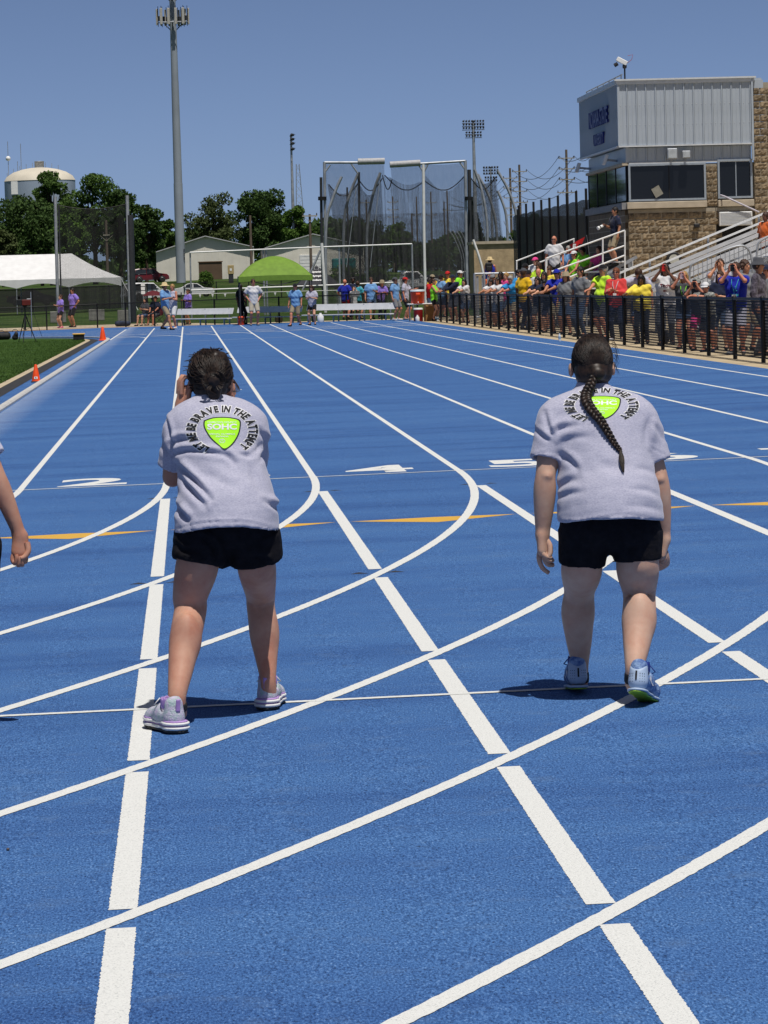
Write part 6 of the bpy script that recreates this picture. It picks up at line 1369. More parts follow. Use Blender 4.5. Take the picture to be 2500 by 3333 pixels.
person('tall dark haired person in navy behind the white tee and laptop', (AT(1150, 950, 153.6).x, 153.8, gz(6)), .2, 1.86, .022, top='navy', bottom='navy', legs='pants', hair='curly', hc_='dark', skin='d', arms='down', group='people behind the far bench')
person('man in brown bucket hat and purple tee leaning on the far fence', (AT(1241, 950, 147.5).x, 147.6, gz(8)), .3, 1.66, .022, top='lilac', bottom='navy', legs='pants', hat='bucket', hatc='khaki', skin='r', arms='hold', lean=.25, group='people behind the far bench')
pl = AT(1158, 945, 150.6); t = thing('laptop', 'open grey laptop held up behind the bench', 'laptop', (pl.x, 150.9, gz(6)+1.02)); MB().box((0, 0, .12), (.36, .012, .25), Matrix.Rotation(-.2, 3, 'X'), bev=.004).build('screen', mat('laptop grey', S(120, 122, 126), .4), t); MB().box((0, .13, 0), (.36, .25, .018), bev=.004).build('keyboard_base', DGR, t); MB().ball((0, -.012, .13), (.016, .004, .018), 8, 6).build('emblem', WHT, t)
MB().box((0, .13, -.5), (.5, .4, .03)).build('stand_shelf', DGR, t)
for x in (-.2, .2): MB().tube([(x, .13, -1.0), (x, .13, -.02)], .015, 6).build('stand_leg', DGR, t)
# seated pair in camp chairs
MARN = mat('maroon chair cloth', S(92, 20, 30), .8, .15, 6)
def camp_chair(label, loc, rz, m):
    t = thing('camp_chair', label, 'chair', loc, rz, 'folding camp chairs behind the chain link fence'); q = MB(); q.grid(lambda u, v: (-.26+.52*u, -.24+.46*v, .43-.05*math.sin(PI*u)*math.sin(PI*v)), 6, 6); q.uv = {}; q.build('seat', m, t)
    q = MB(); q.grid(lambda u, v: (-.26+.52*u, .22+.14*v+.04*math.sin(PI*u), .44+.48*v), 6, 5); q.uv = {}; q.build('backrest', m, t)
    for a, b in (((-.27, -.25, 0), (.27, -.25, .43)), ((.27, -.25, 0), (-.27, -.25, .43)), ((-.27, .25, 0), (.27, .25, .43)), ((.27, .25, 0), (-.27, .25, .43)), ((-.27, -.25, .43), (-.27, .25, 0)), ((.27, -.25, .43), (.27, .25, 0))): MB().tube([a, b], .010, 6).build('leg', BLK, t)
    for sx in (-.28, .28): MB().tube([(sx, .22, .0), (sx, .36, .95)], .010, 6).build('upright', BLK, t); MB().box((sx, 0, .62), (.06, .46, .012), bev=.004).build('armrest', m, t); MB().tube([(sx, -.24, .42), (sx, -.24, .62)], .010, 6).build('arm_post', BLK, t)
c1 = AT(474, 1040, 163.6); c2 = AT(508, 1040, 163.8)
camp_chair('dark folding camp chair with the woman in it behind the fence', (c1.x, 163.6, gz(c1.x)), -.7, BNYL); camp_chair('maroon folding camp chair under the small umbrella', (c2.x, 163.8, gz(c2.x)), -.6, MARN)
person('dark haired woman sitting in a camp chair with legs crossed', (c1.x, 163.6, gz(c1.x)), -.7, 1.62, .022, top='dkgrey', bottom='denim', hair='long', hc_='dark', skin='a', arms='hold', pose='sit', seat=.42, female=True, group='people sitting in camp chairs')
person('man in navy vest sitting in the maroon camp chair', (c2.x, 163.8, gz(c2.x)), -.6, 1.74, .022, top='navy', bottom='dkgrey', hair='short', hc_='red', skin='r', arms='lap', pose='sit', seat=.42, fat=1.15, group='people sitting in camp chairs')
t = thing('umbrella', 'small maroon sunshade fixed above the camp chairs', 'umbrella', (c2.x-.1, 164.15, gz(c2.x)))
q = MB(); q.grid(lambda u, v: (.52*v*math.cos(2*PI*u), .52*v*math.sin(2*PI*u), 1.62-.24*v*v), 16, 5); q.uv = {}; q.build('canopy', MARN, t); MB().tube([(0, 0, 0), (0, 0, 1.62)], .012, 6).build('pole', BLK, t)
for i in range(8): MB().tube([(0, 0, 1.60), (.52*math.cos(PI*i/4), .52*math.sin(PI*i/4), 1.375)], .005, 4).build('rib', BLK, t)
t = thing('notice_sign', 'small white sign boards on a stake behind the camp chairs', 'sign', (AT(466, 950, 175).x, 175, gz(-2, 175))); zz = AT(466, 925, 175).z-t.location.z
MB().tube([(0, 0, 0), (0, 0, zz+.15)], .018, 6).build('stake', GALV, t)
for i in range(3): MB().box((0, -.03, zz-.02-.20*i), (.20, .012, .16)).build('board', WHT, t)

# ---- crowd behind the mesh fence
crowd('man in brown cap and yellow tee at the far end of the crowd', 1407, 893, 10.3, top='yellow', bottom='navy', hat='cap', hatc='khaki', arms='hold', skin='d', rz=.6)
crowd('woman in red tee beside the yellow tee at the far end', 1398, 905, 10.0, top='red', bottom='denim', hair='short', hc_='dark', arms='point', skin='c', rz=.9, female=True)
crowd('man in pale blue shirt and black cap with his back turned', 1436, 893, 10.6, top='sky', bottom='navy', hat='cap', hatc='black', arms='down', skin='b', rz=2.2)
crowd('man in red and white cap behind the navy sweatshirt', 1457, 882, 10.9, top='lemon', bottom='khaki', hat='cap', hatc='red', arms='down', skin='r')
crowd('man in a navy long sleeved top and navy cap at the rail', 1476, 893, 10.1, top='navy', sleeve='long', bottom='dkgrey', hat='cap', hatc='navy', arms='rail', skin='b', lean=.15)
crowd('person in neon vest with black backpack straps', 1497, 880, 11.2, top='neon', bottom='black', hat='cap', hatc='white', arms='down', skin='b', rz=.9)
crowd('dark haired woman in a white tee stretching one arm along the rail', 1514, 908, 10.0, top='white', bottom='denim', hair='long', hc_='dark', arms='rail', skin='a', female=True, lean=.2)
crowd('red faced bald man deep in the crowd', 1594, 885, 10.9, top='orange', bottom='khaki', hair='bald', arms='down', skin='r')
crowd('girl with white printed tee at the rail by the gate', 1597, 908, 9.98, top='white', bottom='dkgrey', hair='long', hc_='dark', shades=True, arms='rail', skin='b', female=True)
a, i1 = crowd('dark haired woman in white tee holding an orange pouch', 1620, 903, 9.98, top='white', bottom='denim', hair='long', hc_='dark', shades=True, arms='rail', skin='b', female=True)
crowd('man in grey cap behind the two dark haired women', 1603, 893, 10.4, top='dkgrey', bottom='khaki', hat='cap', hatc='grey', arms='down', skin='b')
crowd('dark skinned woman with braids behind the white tees', 1629, 885, 10.9, top='maroon', bottom='black', hair='long', hc_='dark', arms='down', skin='d', female=True)
crowd('blond woman in hot pink top', 1647, 888, 10.6, top='pink', bottom='denim', hair='short', hc_='blond', arms='down', skin='a', female=True, rz=-.9)
crowd('bearded grey haired man in light blue shirt at the rail', 1664, 898, 10.0, top='bright', bottom='khaki', hair='short', hc_='grey', shades=True, arms='rail', skin='r', lean=.15)
crowd('person in bright blue tee turned away behind the yellow shirt', 1688, 878, 10.7, top='bright', bottom='denim', hair='short', hc_='dark', arms='down', skin='b', rz=.8)
crowd('man in golden yellow tee and grey cap with his back to the track', 1704, 872, 10.0, top='yellow', bottom='navy', legs='pants', hat='cap', hatc='dkgrey', arms='down', skin='c', rz=2.3, head=.3)
crowd('man in black cap and glasses behind the golden yellow tee', 1720, 878, 10.9, top='white', bottom='khaki', hat='cap', hatc='black', shades=True, arms='down', skin='r')
crowd('woman in navy top and sunglasses leaning on the rail', 1752, 900, 9.98, top='navy', bottom='dkgrey', hair='long', hc_='dark', shades=True, arms='rail', skin='a', female=True, lean=.15)
crowd('dark haired woman in sunglasses behind the navy top', 1770, 884, 10.5, top='dkgrey', bottom='black', hair='long', hc_='dark', shades=True, arms='down', skin='b', female=True)
crowd('bald man looking over the two women in sunglasses', 1752, 874, 11.0, top='white', bottom='khaki', hair='bald', arms='down', skin='r')
crowd('tall man in a lemon tee and sunglasses in the second row', 1786, 866, 11.0, top='lemon', bottom='khaki', hair='short', hc_='brown', shades=True, arms='down', skin='b')
crowd('dark haired boy in black tee bending over the rail', 1783, 907, 9.98, top='black', bottom='navy', hair='short', hc_='dark', arms='rail', skin='a', lean=.35, nod=.4)
a, i2 = crowd('man in royal blue tee and blue cap at the rail', 1812, 875, 10.0, top='royal', bottom='khaki', hat='cap', hatc='royal', shades=True, arms='rail', skin='b', fat=1.1)
printed(i2, 'X', .02, .12, 'white')
crowd('woman in grey tee and tan bucket hat', 1841, 885, 10.05, top='grey', bottom='denim', hat='bucket', hatc='khaki', hair='long', hc_='brown', arms=('down', 'hips'), skin='b', female=True)
crowd('man in grey tee with dark sunglasses and short dark hair', 1888, 868, 10.0, top='grey', bottom='denim', legs='pants', hair='short', hc_='dark', shades=True, arms='down', skin='b', rz=-.9)
a, i3 = crowd('big man in hi-vis yellow tee and black cap holding the rail', 1962, 860, 10.05, top='hivis', bottom='dkgrey', hat='cap', hatc='black', hair='tail', hc_='grey', arms=('rail', 'down'), skin='r', fat=1.22, rz=-1.0)
a, i9 = crowd('red haired woman in a coral jacket and sunglasses', 2005, 872, 10.02, top='coral', sleeve='long', bottom='navy', legs='pants', hair='short', hc_='red', shades=True, arms='hold', skin='r', female=True, fat=1.1, shoe='white', rz=-.35)
lanyard(i9, 'white')
crowd('man with buzz cut in a grey tee bending down', 2081, 867, 10.6, top='ltgrey', bottom='denim', hair='short', hc_='brown', arms=('rail', 'down'), skin='b', lean=.45, nod=.6, fat=1.12, rz=-.2)
a, i4 = crowd('dark haired woman in a yellow jacket leaning at the rail', 2088, 893, 10.0, top='lemon', sleeve='long', bottom='black', legs='pants', hair='long', hc_='dark', arms='rail', skin='c', female=True, fat=1.18, rz=-.35, nod=.3)
a, i5 = crowd('woman in white printed tee filming with a red phone', 2165, 857, 10.2, top='white', bottom='dkgrey', legs='pants', hair='long', hc_='dark', arms='phone', skin='c', female=True, fat=1.12, rz=-.25)
printed(i5, 'Titch', .02, .10, 'maroon'); printed(i5, 'ISO', -.09, .045, 'maroon'); phone(i5, 'bright red phone held up in front of a face', 'red')
a, i6 = crowd('blond woman in dark top filming with a pale phone', 2226, 883, 9.98, top='dkgrey', bottom='denim', legs='short', hair='long', hc_='blond', shades=True, arms='phone', skin='r', female=True, rz=-.3, shoe='black')
phone(i6, 'pale pink phone held by the blond woman', 'pink'); lanyard(i6, 'neon')
a, i7 = crowd('person in camouflage cap and pink shorts photographing over the rail', 2272, 902, 9.98, top='dkgrey', bottom='pink', legs='shorts', hat='cap', hatc='camo', hair='short', hc_='brown', arms='phone', skin='r', lean=.25, rz=-.35, shoe='black')
phone(i7, 'black phone held by the person in pink shorts', 'black')
crowd('child in white cap and camouflage top leaning on the rail', 2303, 916, 9.98, top='camo', bottom='black', hat='cap', hatc='white', hair='short', hc_='brown', arms='rail', skin='r', lean=.3, rz=-.5, shoe='navy')
crowd('brown haired girl in navy tee holding a drink', 2343, 882, 10.4, top='navy', bottom='denim', hair='long', hc_='brown', arms='hold', skin='a', female=True, rz=-.45)
a, i8 = crowd('man in royal blue tee and glasses filming with a black phone', 2394, 854, 10.05, top='royal', bottom='ltgrey', hair='short', hc_='brown', shades=True, arms='phone', skin='r', rz=-.35, fat=1.08, shoe='grey')
phone(i8, 'black phone held up by the man in royal blue', 'black'); printed(i8, 'VI', .0, .13, 'teal'); printed(i8, 'TEAM', -.12, .06, 'teal'); lanyard(i8, 'teal')
crowd('woman with curly brown hair and grey tee behind the man in royal blue', 2426, 847, 10.7, top='grey', bottom='khaki', hair='curly', hc_='brown', arms='down', skin='b', female=True, rz=.6)
crowd('person in a wide grey sun hat and dark plaid shirt', 2468, 840, 10.25, top='plaid', sleeve='long', bottom='dkgrey', legs='pants', hat='wide', hatc='dkgrey', hair='short', hc_='brown', arms='down', skin='b', rz=1.1)
crowd('person in navy cap beside the wide sun hat', 2494, 860, 10.8, top='grey', bottom='khaki', hat='cap', hatc='navy', arms='down', skin='r', rz=-.7)
# ---- people in the stands
def seated(label, px, phead, Y, **k):
    p = AT(px, phead, Y); s = k.pop('H', 1.7)/1.72; zt = p.z; seat = k.pop('seat', None)
    st = zt-(.10+.565+.135+.125)*s; k.setdefault('rz', -.9); base = st-.42
    return person(label, (p.x, Y, base), H=1.72*s, pose='sit', seat=.42, group='people sitting in the stands', **k)
seated('person in pink cap sitting low in the bleachers', 1742, 838, 113, top='white', bottom='khaki', hat='cap', hatc='pink', arms='lap', skin='a')
seated('brown haired woman in sunglasses sitting under the pink cap', 1752, 853, 110, top='hivis', bottom='denim', hair='long', hc_='brown', shades=True, arms='lap', skin='b', female=True)
seated('person in dark cap sitting low in the bleachers', 1710, 858, 114, top='navy', bottom='black', hat='cap', hatc='black', arms='lap', skin='c')
seated('person in white cap and neon vest sitting behind the guard rail', 1868, 817, 108, top='neon', sleeve='none', bottom='khaki', hat='cap', hatc='white', arms='lap', skin='r', fat=1.1)
seated('grey haired person in light blue sitting beside the standing white shirt', 1850, 800, 112, top='sky', bottom='denim', hair='short', hc_='grey', arms='lap', skin='r')
seated('dark haired person in neon tee bending forward in the stands', 1912, 800, 109, top='neon', bottom='black', hair='short', hc_='dark', arms='lap', skin='b', lean=.35)
seated('person in neon tee beside the red flag', 1888, 795, 113, top='neon', bottom='dkgrey', hair='short', hc_='brown', arms='lap', skin='b')
seated('person in purple shorts sitting high by the guard post', 1948, 800, 107.5, top='pink', bottom='purple', hair='short', hc_='brown', arms='lap', skin='a', female=True)
seated('dark skinned person in black sitting in the shade by the press box', 1975, 790, 111, top='black', bottom='black', hair='short', hc_='dark', arms='lap', skin='d')
person('white haired man in white shirt and sunglasses standing in the bleachers', (AT(1804, 800, 108).x, 108, AT(1804, 768, 108).z-1.76), -.3, 1.76, .019, top='white', bottom='black', legs='pants', hair='bald', shades=True, arms='down', skin='r', head=-.1, group='people standing in the stands')
a, ip = person('photographer in navy shirt and khaki shorts on the top step', (12.98, 103.9, AT(2005, 674, 103.9).z-1.74), -1.25, 1.74, .019, top='navy', bottom='khaki', hair='short', hc_='dark', arms=('hold', 'down'), skin='b', shoe='black', group='people standing in the stands')
c = to_world(ip, ip['hnd'][-1]+V((0, -.06, .02))); t = thing('photo_camera', 'black camera with a long white lens in the photographer hand', 'camera', c, -1.0); MB().box((0, 0, 0), (.15, .08, .11), bev=.02).build('body', BPL, t); MB().lathe([(.04, 0), (.045, .1), (.055, .2), (.055, .26)], 14).build('lens', WHT, t).matrix_local = Matrix.Rotation(PI*.62, 4, 'X'); MB().lathe([(.058, .16), (.058, .2)], 14).build('lens_ring', BPL, t).matrix_local = Matrix.Rotation(PI*.62, 4, 'X')
seated('woman in straw hat and blue top with a backpack seen from behind', 1594, 838, 131, top='royal', sleeve='none', bottom='navy', hat='straw', hatc='straw', hair='short', hc_='brown', arms='lap', skin='r', female=True, rz=2.9)
p = AT(1594, 860, 130.6); t = thing('backpack', 'black backpack worn by the woman in the straw hat', 'backpack', (p.x-.02, 130.75, p.z-.16)); MB().box((0, 0, .06), (.28, .14, .34), bev=.05).build('body', BNYL, t); MB().box((0, -.08, .0), (.2, .05, .16), bev=.03).build('pocket', BNYL, t)
t = thing('folding_stool', 'tall metal platform under the woman in the straw hat', 'platform', (AT(1594, 860, 131).x, 131, gz(11))); zz = AT(1594, 838, 131).z-.925-gz(11)-.0
MB().box((0, 0, zz-.05), (.6, .6, .05), bev=.01).build('deck', GALV, t)
for sx in (-.27, .27):
    for sy in (-.27, .27): MB().bar((sx, sy, 0), (sx, sy, zz-.07), .04).build('leg', GALV, t)
person('person in grey tee sitting up behind the man in royal blue', (11.5, 74, gz(11)-.012), -.4, 1.80, .018, top='ltgrey', bottom='khaki', hair='short', hc_='brown', arms='face', skin='b', group='people standing in the stands')
pz = AT(2492, 690, 88); person('person in orange top standing high in the near bleachers', (pz.x, 88, pz.z-1.7), -1.0, 1.7, .02, top='orange', bottom='denim', legs='pants', hair='short', hc_='brown', arms='down', skin='c', group='people standing in the stands')
# gate frame by the crowd
gt = thing('gate', 'grey metal swing gate at the crowd fence', 'gate', (10.15, 121.5, gz(10)))
for x in (0, .34, .68, 1.4): MB().tube([(x, 0, 0), (x, 0, 1.75)], .045, 8).build('gate_post', GALV, gt)
for z in (.2, 1.73): MB().tube([(0, 0, z), (1.4, 0, z)], .04, 8).build('gate_rail', GALV, gt)
for i in range(7): MB().box((.10+.19*i, .02, .95), (.08, .02, 1.4)).build('slat', GALV, gt)
# things on the ground behind the fence
t = thing('stroller', 'black wheeled buggy parked behind the fence below the white printed tee', 'stroller', (10.75, 74.5, gz(10.7)-.012), .4)
MB().box((0, 0, .55), (.42, .6, .10), Matrix.Rotation(.25, 3, 'X'), bev=.04).build('seat', BNYL, t); MB().box((0, .28, .8), (.42, .08, .5), Matrix.Rotation(-.25, 3, 'X'), bev=.03).build('backrest', BNYL, t)
for sx in (-.28, .28):
    for sy, r in ((-.42, .10), (.3, .15)):
        w_ = MB().lathe([(r*.75, -.02), (r, -.015), (r, .015), (r*.75, .02)], 18).build('wheel', TYRE, t); w_.matrix_local = Matrix.Translation((sx, sy, r)) @ Matrix.Rotation(PI/2, 4, 'Y'); MB().lathe([(r*.74, -.008), (r*.74, .008)], 12).build('rim', RIM, w_)
    MB().tube([(sx, -.42, .1), (sx*.8, 0, .55), (sx*.8, .45, 1.02)], .014, 6).build('frame_tube', GALV, t)
MB().tube([(-.24, .45, 1.02), (.24, .45, 1.02)], .018, 8).build('handle', BPL, t)
# ================================================================== THE RUNNERS ON THE START LINE
def skin_material(nm, col, red):
    m = bpy.data.materials.new(nm); m.use_nodes = True; n, l = m.node_tree.nodes, m.node_tree.links; b = n['Principled BSDF']
    tc = n.new('ShaderNodeTexCoord'); n1 = n.new('ShaderNodeTexNoise'); n1.inputs['Scale'].default_value = 9; n1.inputs['Detail'].default_value = 8; n1.inputs['Roughness'].default_value = .65
    r = n.new('ShaderNodeValToRGB'); e = r.color_ramp.elements; e[0].color = (*red, 1); e[0].position = .30; e[1].color = (*col, 1); e[1].position = .62
    l.new(tc.outputs['Object'], n1.inputs['Vector']); l.new(n1.outputs['Fac'], r.inputs[0]); l.new(r.outputs[0], b.inputs['Base Color'])
    b.inputs['Roughness'].default_value = .58; b.inputs['Specular IOR Level'].default_value = .28
    b.inputs['Subsurface Weight'].default_value = .12; b.inputs['Subsurface Radius'].default_value = (.9, .35, .2); b.inputs['Subsurface Scale'].default_value = .012
    n2 = n.new('ShaderNodeTexNoise'); n2.inputs['Scale'].default_value = 420; bp = n.new('ShaderNodeBump'); bp.inputs['Strength'].default_value = .12; bp.inputs['Distance'].default_value = .002
    l.new(tc.outputs['Object'], n2.inputs['Vector']); l.new(n2.outputs['Fac'], bp.inputs['Height']); l.new(bp.outputs[0], b.inputs['Normal']); return m
def heather(nm, base, fleck):
    m = bpy.data.materials.new(nm); m.use_nodes = True; n, l = m.node_tree.nodes, m.node_tree.links; b = n['Principled BSDF']
    tc = n.new('ShaderNodeTexCoord'); mp = n.new('ShaderNodeMapping'); mp.inputs['Scale'].default_value = (130, 130, 420); l.new(tc.outputs['Object'], mp.inputs['Vector'])
    n1 = n.new('ShaderNodeTexNoise'); n1.inputs['Scale'].default_value = 1; n1.inputs['Detail'].default_value = 3; l.new(mp.outputs[0], n1.inputs['Vector'])
    r = n.new('ShaderNodeValToRGB'); e = r.color_ramp.elements; e[0].color = (*fleck, 1); e[0].position = .30; e[1].color = (*base, 1); e[1].position = .60
    l.new(n1.outputs['Fac'], r.inputs[0]); l.new(r.outputs[0], b.inputs['Base Color']); b.inputs['Roughness'].default_value = .9; b.inputs['Specular IOR Level'].default_value = .12; b.inputs['Sheen Weight'].default_value = .2
    n2 = n.new('ShaderNodeTexNoise'); n2.inputs['Scale'].default_value = 26; n2.inputs['Detail'].default_value = 5; n2.inputs['Roughness'].default_value = .55
    mp2 = n.new('ShaderNodeMapping'); mp2.inputs['Scale'].default_value = (.6, .6, 1.6); l.new(tc.outputs['Object'], mp2.inputs['Vector']); l.new(mp2.outputs[0], n2.inputs['Vector'])
    bp = n.new('ShaderNodeBump'); bp.inputs['Strength'].default_value = .16; bp.inputs['Distance'].default_value = .012; l.new(n2.outputs['Fac'], bp.inputs['Height']); l.new(bp.outputs[0], b.inputs['Normal']); return m
SKIN1 = skin_material('runner skin', S(216, 166, 140, .72), S(196, 132, 108, .72)); SKIN2 = skin_material('pale runner skin', S(222, 184, 160, .74), S(208, 158, 134, .74)); TEE = heather('heather grey jersey', S(194, 194, 212), S(168, 168, 190))
BLKF = mat('black running fabric', (.009, .0085, .011), .9, .25, 30, bump=.25, bscale=45, spec=.12)
DHAIR = mat('dark brown runner hair', (.012, .0075, .006), .48, .5, 70, spec=.32, col2=(.034, .020, .014)); 
def proj_np(v):
    d = v-np.array(CAMPOS); z = d @ np.array(CF); return IMW/2+FPX*(d @ np.array(CR))/z, IMH/2-FPX*(d @ np.array(CU))/z
def catmull(pts, k=8):
    pts = [Vector(p) for p in pts]; out = []
    for i in range(len(pts)-1):
        p0 = pts[max(i-1, 0)]; p1 = pts[i]; p2 = pts[i+1]; p3 = pts[min(i+2, len(pts)-1)]
        for j in range(k):
            u = j/k; out.append(.5*((2*p1)+(p2-p0)*u+(2*p0-5*p1+4*p2-p3)*u*u+(3*p1-p0-3*p2+p3)*u**3))
    return out+[pts[-1]]
class Runner:
    def __init__(s, label, px, py, vox=.0075):
        p = G(px, py); s.o = V((p.x, p.y, gz(p.x))); s.vox = vox
        s.t = thing('person', label, 'person', s.o, group='runners at the start line')
    def P(s, px, py, Y):
        if py < 1868: Y = 12.80+(Y-12.86)*.38              # the trunk leans only a little
        return AT(px, py, Y)-s.o
    def grid(s, pts, pad=.22): return SDF([min(p[i] for p in pts)-pad for i in range(3)], [max(p[i] for p in pts)+pad for i in range(3)], s.vox)
    def out(s, g, nm, m, parent=None, folds=(), amp=.007, wpx=9.0, extra=None, rough=.0, it=1, seed=0):
        v, f = g.extract(); v = relax(v, f, it, .5) if nm != 'shorts' else relax(v, f, 4, .5); nv = vnormals(v, f); disp = np.zeros(len(v))
        if len(folds):
            px, py = proj_np(v+np.array(s.o)); back = (nv @ np.array(CF)) < .15
            for fl in folds:
                pts = catmull([(a, b, 0) for a, b in fl[0]], 6); A = (fl[1] if len(fl) > 1 else amp)*(1.6 if s.o.x < .5 else 1.05); w = fl[2] if len(fl) > 2 else wpx
                best = np.full(len(v), 1e9); sgn = np.zeros(len(v)); par = np.zeros(len(v))
                for i, (a, b) in enumerate(zip(pts, pts[1:])):
                    dx, dy = b.x-a.x, b.y-a.y; L = math.hypot(dx, dy)+1e-6; t_ = np.clip(((px-a.x)*dx+(py-a.y)*dy)/L/L, 0, 1); ex, ey = px-a.x-t_*dx, py-a.y-t_*dy; dd = np.hypot(ex, ey); mk = dd < best
                    best = np.where(mk, dd, best); sgn = np.where(mk, np.sign(dx*ey-dy*ex), sgn); par = np.where(mk, (i+t_)/(len(pts)-1), par)
                sd = best*sgn; fade = np.sin(np.clip(par, .04, .96)*PI)**.6
                disp += np.where(back, A*fade*(-np.exp(-(sd/w)**2)+.85*np.exp(-((sd+2.0*w)/(1.3*w))**2)+.25*np.exp(-((sd-2.2*w)/(1.5*w))**2)), 0)
        if rough:
            nz_ = np.array([mnoise.noise(Vector(p)*9+Vector((seed, 0, 0)))+.5*mnoise.noise(Vector(p)*22+Vector((0, seed, 0))) for p in v]); disp += rough*nz_
        v = v+nv*disp[:, None]; o_ = link(nm, quads_mesh(nm, v, f, True, extra), m, parent or s.t); return o_
def cutfn(g, fn):
    w, (x, y, z) = g._win(g.lo, g.lo+g.n*g.vox); g.d = np.maximum(g.d, fn(x, y, z).astype(np.float32))
def torso(g, secs, k=.05):
    """secs: (centre, half width, half depth)"""
    g.chain([(c, b, a/b) for c, a, b in secs], k, (1, 0, 0))
def limb(g, pts, k=.02):
    g.chain(pts, k)
def sleeve(g, s_, e_, sd, f, r0, r1, inner=.06):
    d = (e_-s_).normalized(); en = s_.lerp(e_, f)+V((sd*.008, 0, 0)); g.chain([(s_+V((-sd*inner, .02, .03)), r0*.95), (s_, r0), (s_.lerp(e_, .35), r0)], .05); g.rc(s_.lerp(e_, .15), en, r0, r1, .012, flat=True); g.rc(en-d*.028, en+d*.03, r1-.018, r1-.015, 0, flat=True, sub=True)
# ---- shirt print
NEON = mat('neon green print', (.36, .82, .015), .7, .04); PBLK = mat('black print', (.012, .012, .014), .7, .1); PWHT = mat('white print', (.70, .70, .71), .7, .05)
def shirt_print(R, shirt, c, sc, ratio, Rm, skew=0.0):
    bv = BVHTree.FromObject(shirt, bpy.context.evaluated_depsgraph_get()); cp = CAMPOS-R.o
    def put(u, v, off):
        px, py = c[0]+u*sc+skew*v*sc, c[1]-v*sc*ratio; d = ray(px, py).normalized(); h_ = bv.ray_cast(cp, d)
        if h_[0] is None: h_ = bv.find_nearest(cp+d*12.9)
        return h_[0]-d*off
    def lay(items, off, m, nm, par):
        q = MB()
        for me, mtx in items:
            q.add([put(*(mtx(v.co.x, v.co.y)), off) for v in me.vertices], [tuple(p.vertices) for p in me.polygons], True)
        return q.build(nm, m, par)
    chars = {}
    def ch(cc, fat_):
        if (cc, fat_) not in chars:
            me = text_mesh(cc, .047, offset=fat_)
            bm = bmesh.new(); bm.from_mesh(me); bmesh.ops.subdivide_edges(bm, edges=[e for e in bm.edges if e.calc_length() > .012], cuts=1); bm.to_mesh(me); bm.free()
            chars[(cc, fat_)] = me
        return chars[(cc, fat_)]
    txt = 'LET ME BE BRAVE IN THE ATTEMPT'; adv = []
    for cc in txt:
        adv.append(.016 if cc == ' ' else max(v.co.x for v in ch(cc, .0024).vertices)-min(v.co.x for v in ch(cc, .0024).vertices)+.0038)
    tot = sum(adv); a0, a1 = math.radians(243), math.radians(-51); pos = 0; items = []; items2 = []
    for cc, ad in zip(txt, adv):
        a = a0+(a1-a0)*(pos+ad/2)/tot; pos += ad
        if cc == ' ': continue
        ca, sa = math.cos(a-PI/2), math.sin(a-PI/2); bx, by = Rm*math.cos(a), Rm*math.sin(a)
        sx = min(1.0, Rm*(a0-a1)/tot); f = (lambda bx, by, ca, sa: (lambda x, y: (bx+x*sx*ca-y*sa, by+x*sx*sa+y*ca)))(bx, by, ca, sa)
        items.append((ch(cc, .0058), f)); items2.append((ch(cc, .0024), f))
    lay(items, .0016, PWHT, 'lettering_outline', shirt); lay(items2, .0030, PBLK, 'lettering', shirt)
    k = Rm/.127
    out = [(-.076, .050), (-.040, .064), (.0, .067), (.040, .064), (.074, .052), (.077, .020), (.068, -.022), (.044, -.066), (.012, -.092), (-.014, -.072), (-.048, -.036), (-.068, .0), (-.077, .026)]
    fine = [(p.x, p.y) for p in catmull([(x*k, y*k*1.22, 0) for x, y in out+[out[0]]], 4)][:-1]
    def disc(scale, off, m, nm):
        q = MB(); n = len(fine); rings = 14
        for r in range(rings+1):
            for (x, y) in fine: q.v.append(tuple(put(x*scale*r/rings if r else x*.002, y*scale*r/rings if r else y*.002, off)))
        for r in range(rings):
            for i in range(n): q.f.append((r*n+i, r*n+(i+1) % n, (r+1)*n+(i+1) % n, (r+1)*n+i)); q.sm.append(True)
        return q.build(nm, m, shirt)
    disc(1.0, .0018, PBLK, 'shield_border'); sh_ = disc(.925, .0034, NEON, 'shield')
    for body, size, y, fat_ in (('HAMILTON COUNTY', .0125, .050, .0001), ('SOHC', .046, .022, .0016), ('SPECIAL OLYMPICS', .0125, -.020, .0001), ('INDIANA', .0125, -.034, .0001)):
        me = text_mesh(body, size, offset=fat_); w = max(v.co.x for v in me.vertices)-min(v.co.x for v in me.vertices); kx = {'SOHC': .122/w}.get(body, 1.0)*k
        bm = bmesh.new(); bm.from_mesh(me); bmesh.ops.subdivide_edges(bm, edges=[e for e in bm.edges if e.calc_length() > .012], cuts=1); bm.to_mesh(me); bm.free()
        lay([(me, (lambda kx, y: (lambda a, b: (a*kx, (y+b)*k)))(kx, y))], .0046, PWHT, 'shield_lettering', sh_)
    q = MB()
    for i in range(12):
        a = 2*PI*i/12; r0, r1 = .0085*k, .0135*k; da = .12; q.add([put(r0*math.cos(a-da), -.060*k+r0*math.sin(a-da), .0046), put(r1*math.cos(a-da), -.060*k+r1*math.sin(a-da), .0046), put(r1*math.cos(a+da), -.060*k+r1*math.sin(a+da), .0046), put(r0*math.cos(a+da), -.060*k+r0*math.sin(a+da), .0046)], [(0, 1, 2, 3)])
    for a, b in (((-.006, -.064), (.0, -.058)), ((.0, -.058), (.006, -.064)), ((0, -.058), (0, -.072)), ((-.004, -.052), (.004, -.052))): q.add([put(a[0]*k, (a[1]-.0012)*k, .0046), put(b[0]*k, (b[1]-.0012)*k, .0046), put(b[0]*k, (b[1]+.0012)*k, .0046), put(a[0]*k, (a[1]+.0012)*k, .0046)], [(0, 1, 2, 3)])
    q.build('emblem', PWHT, sh_)
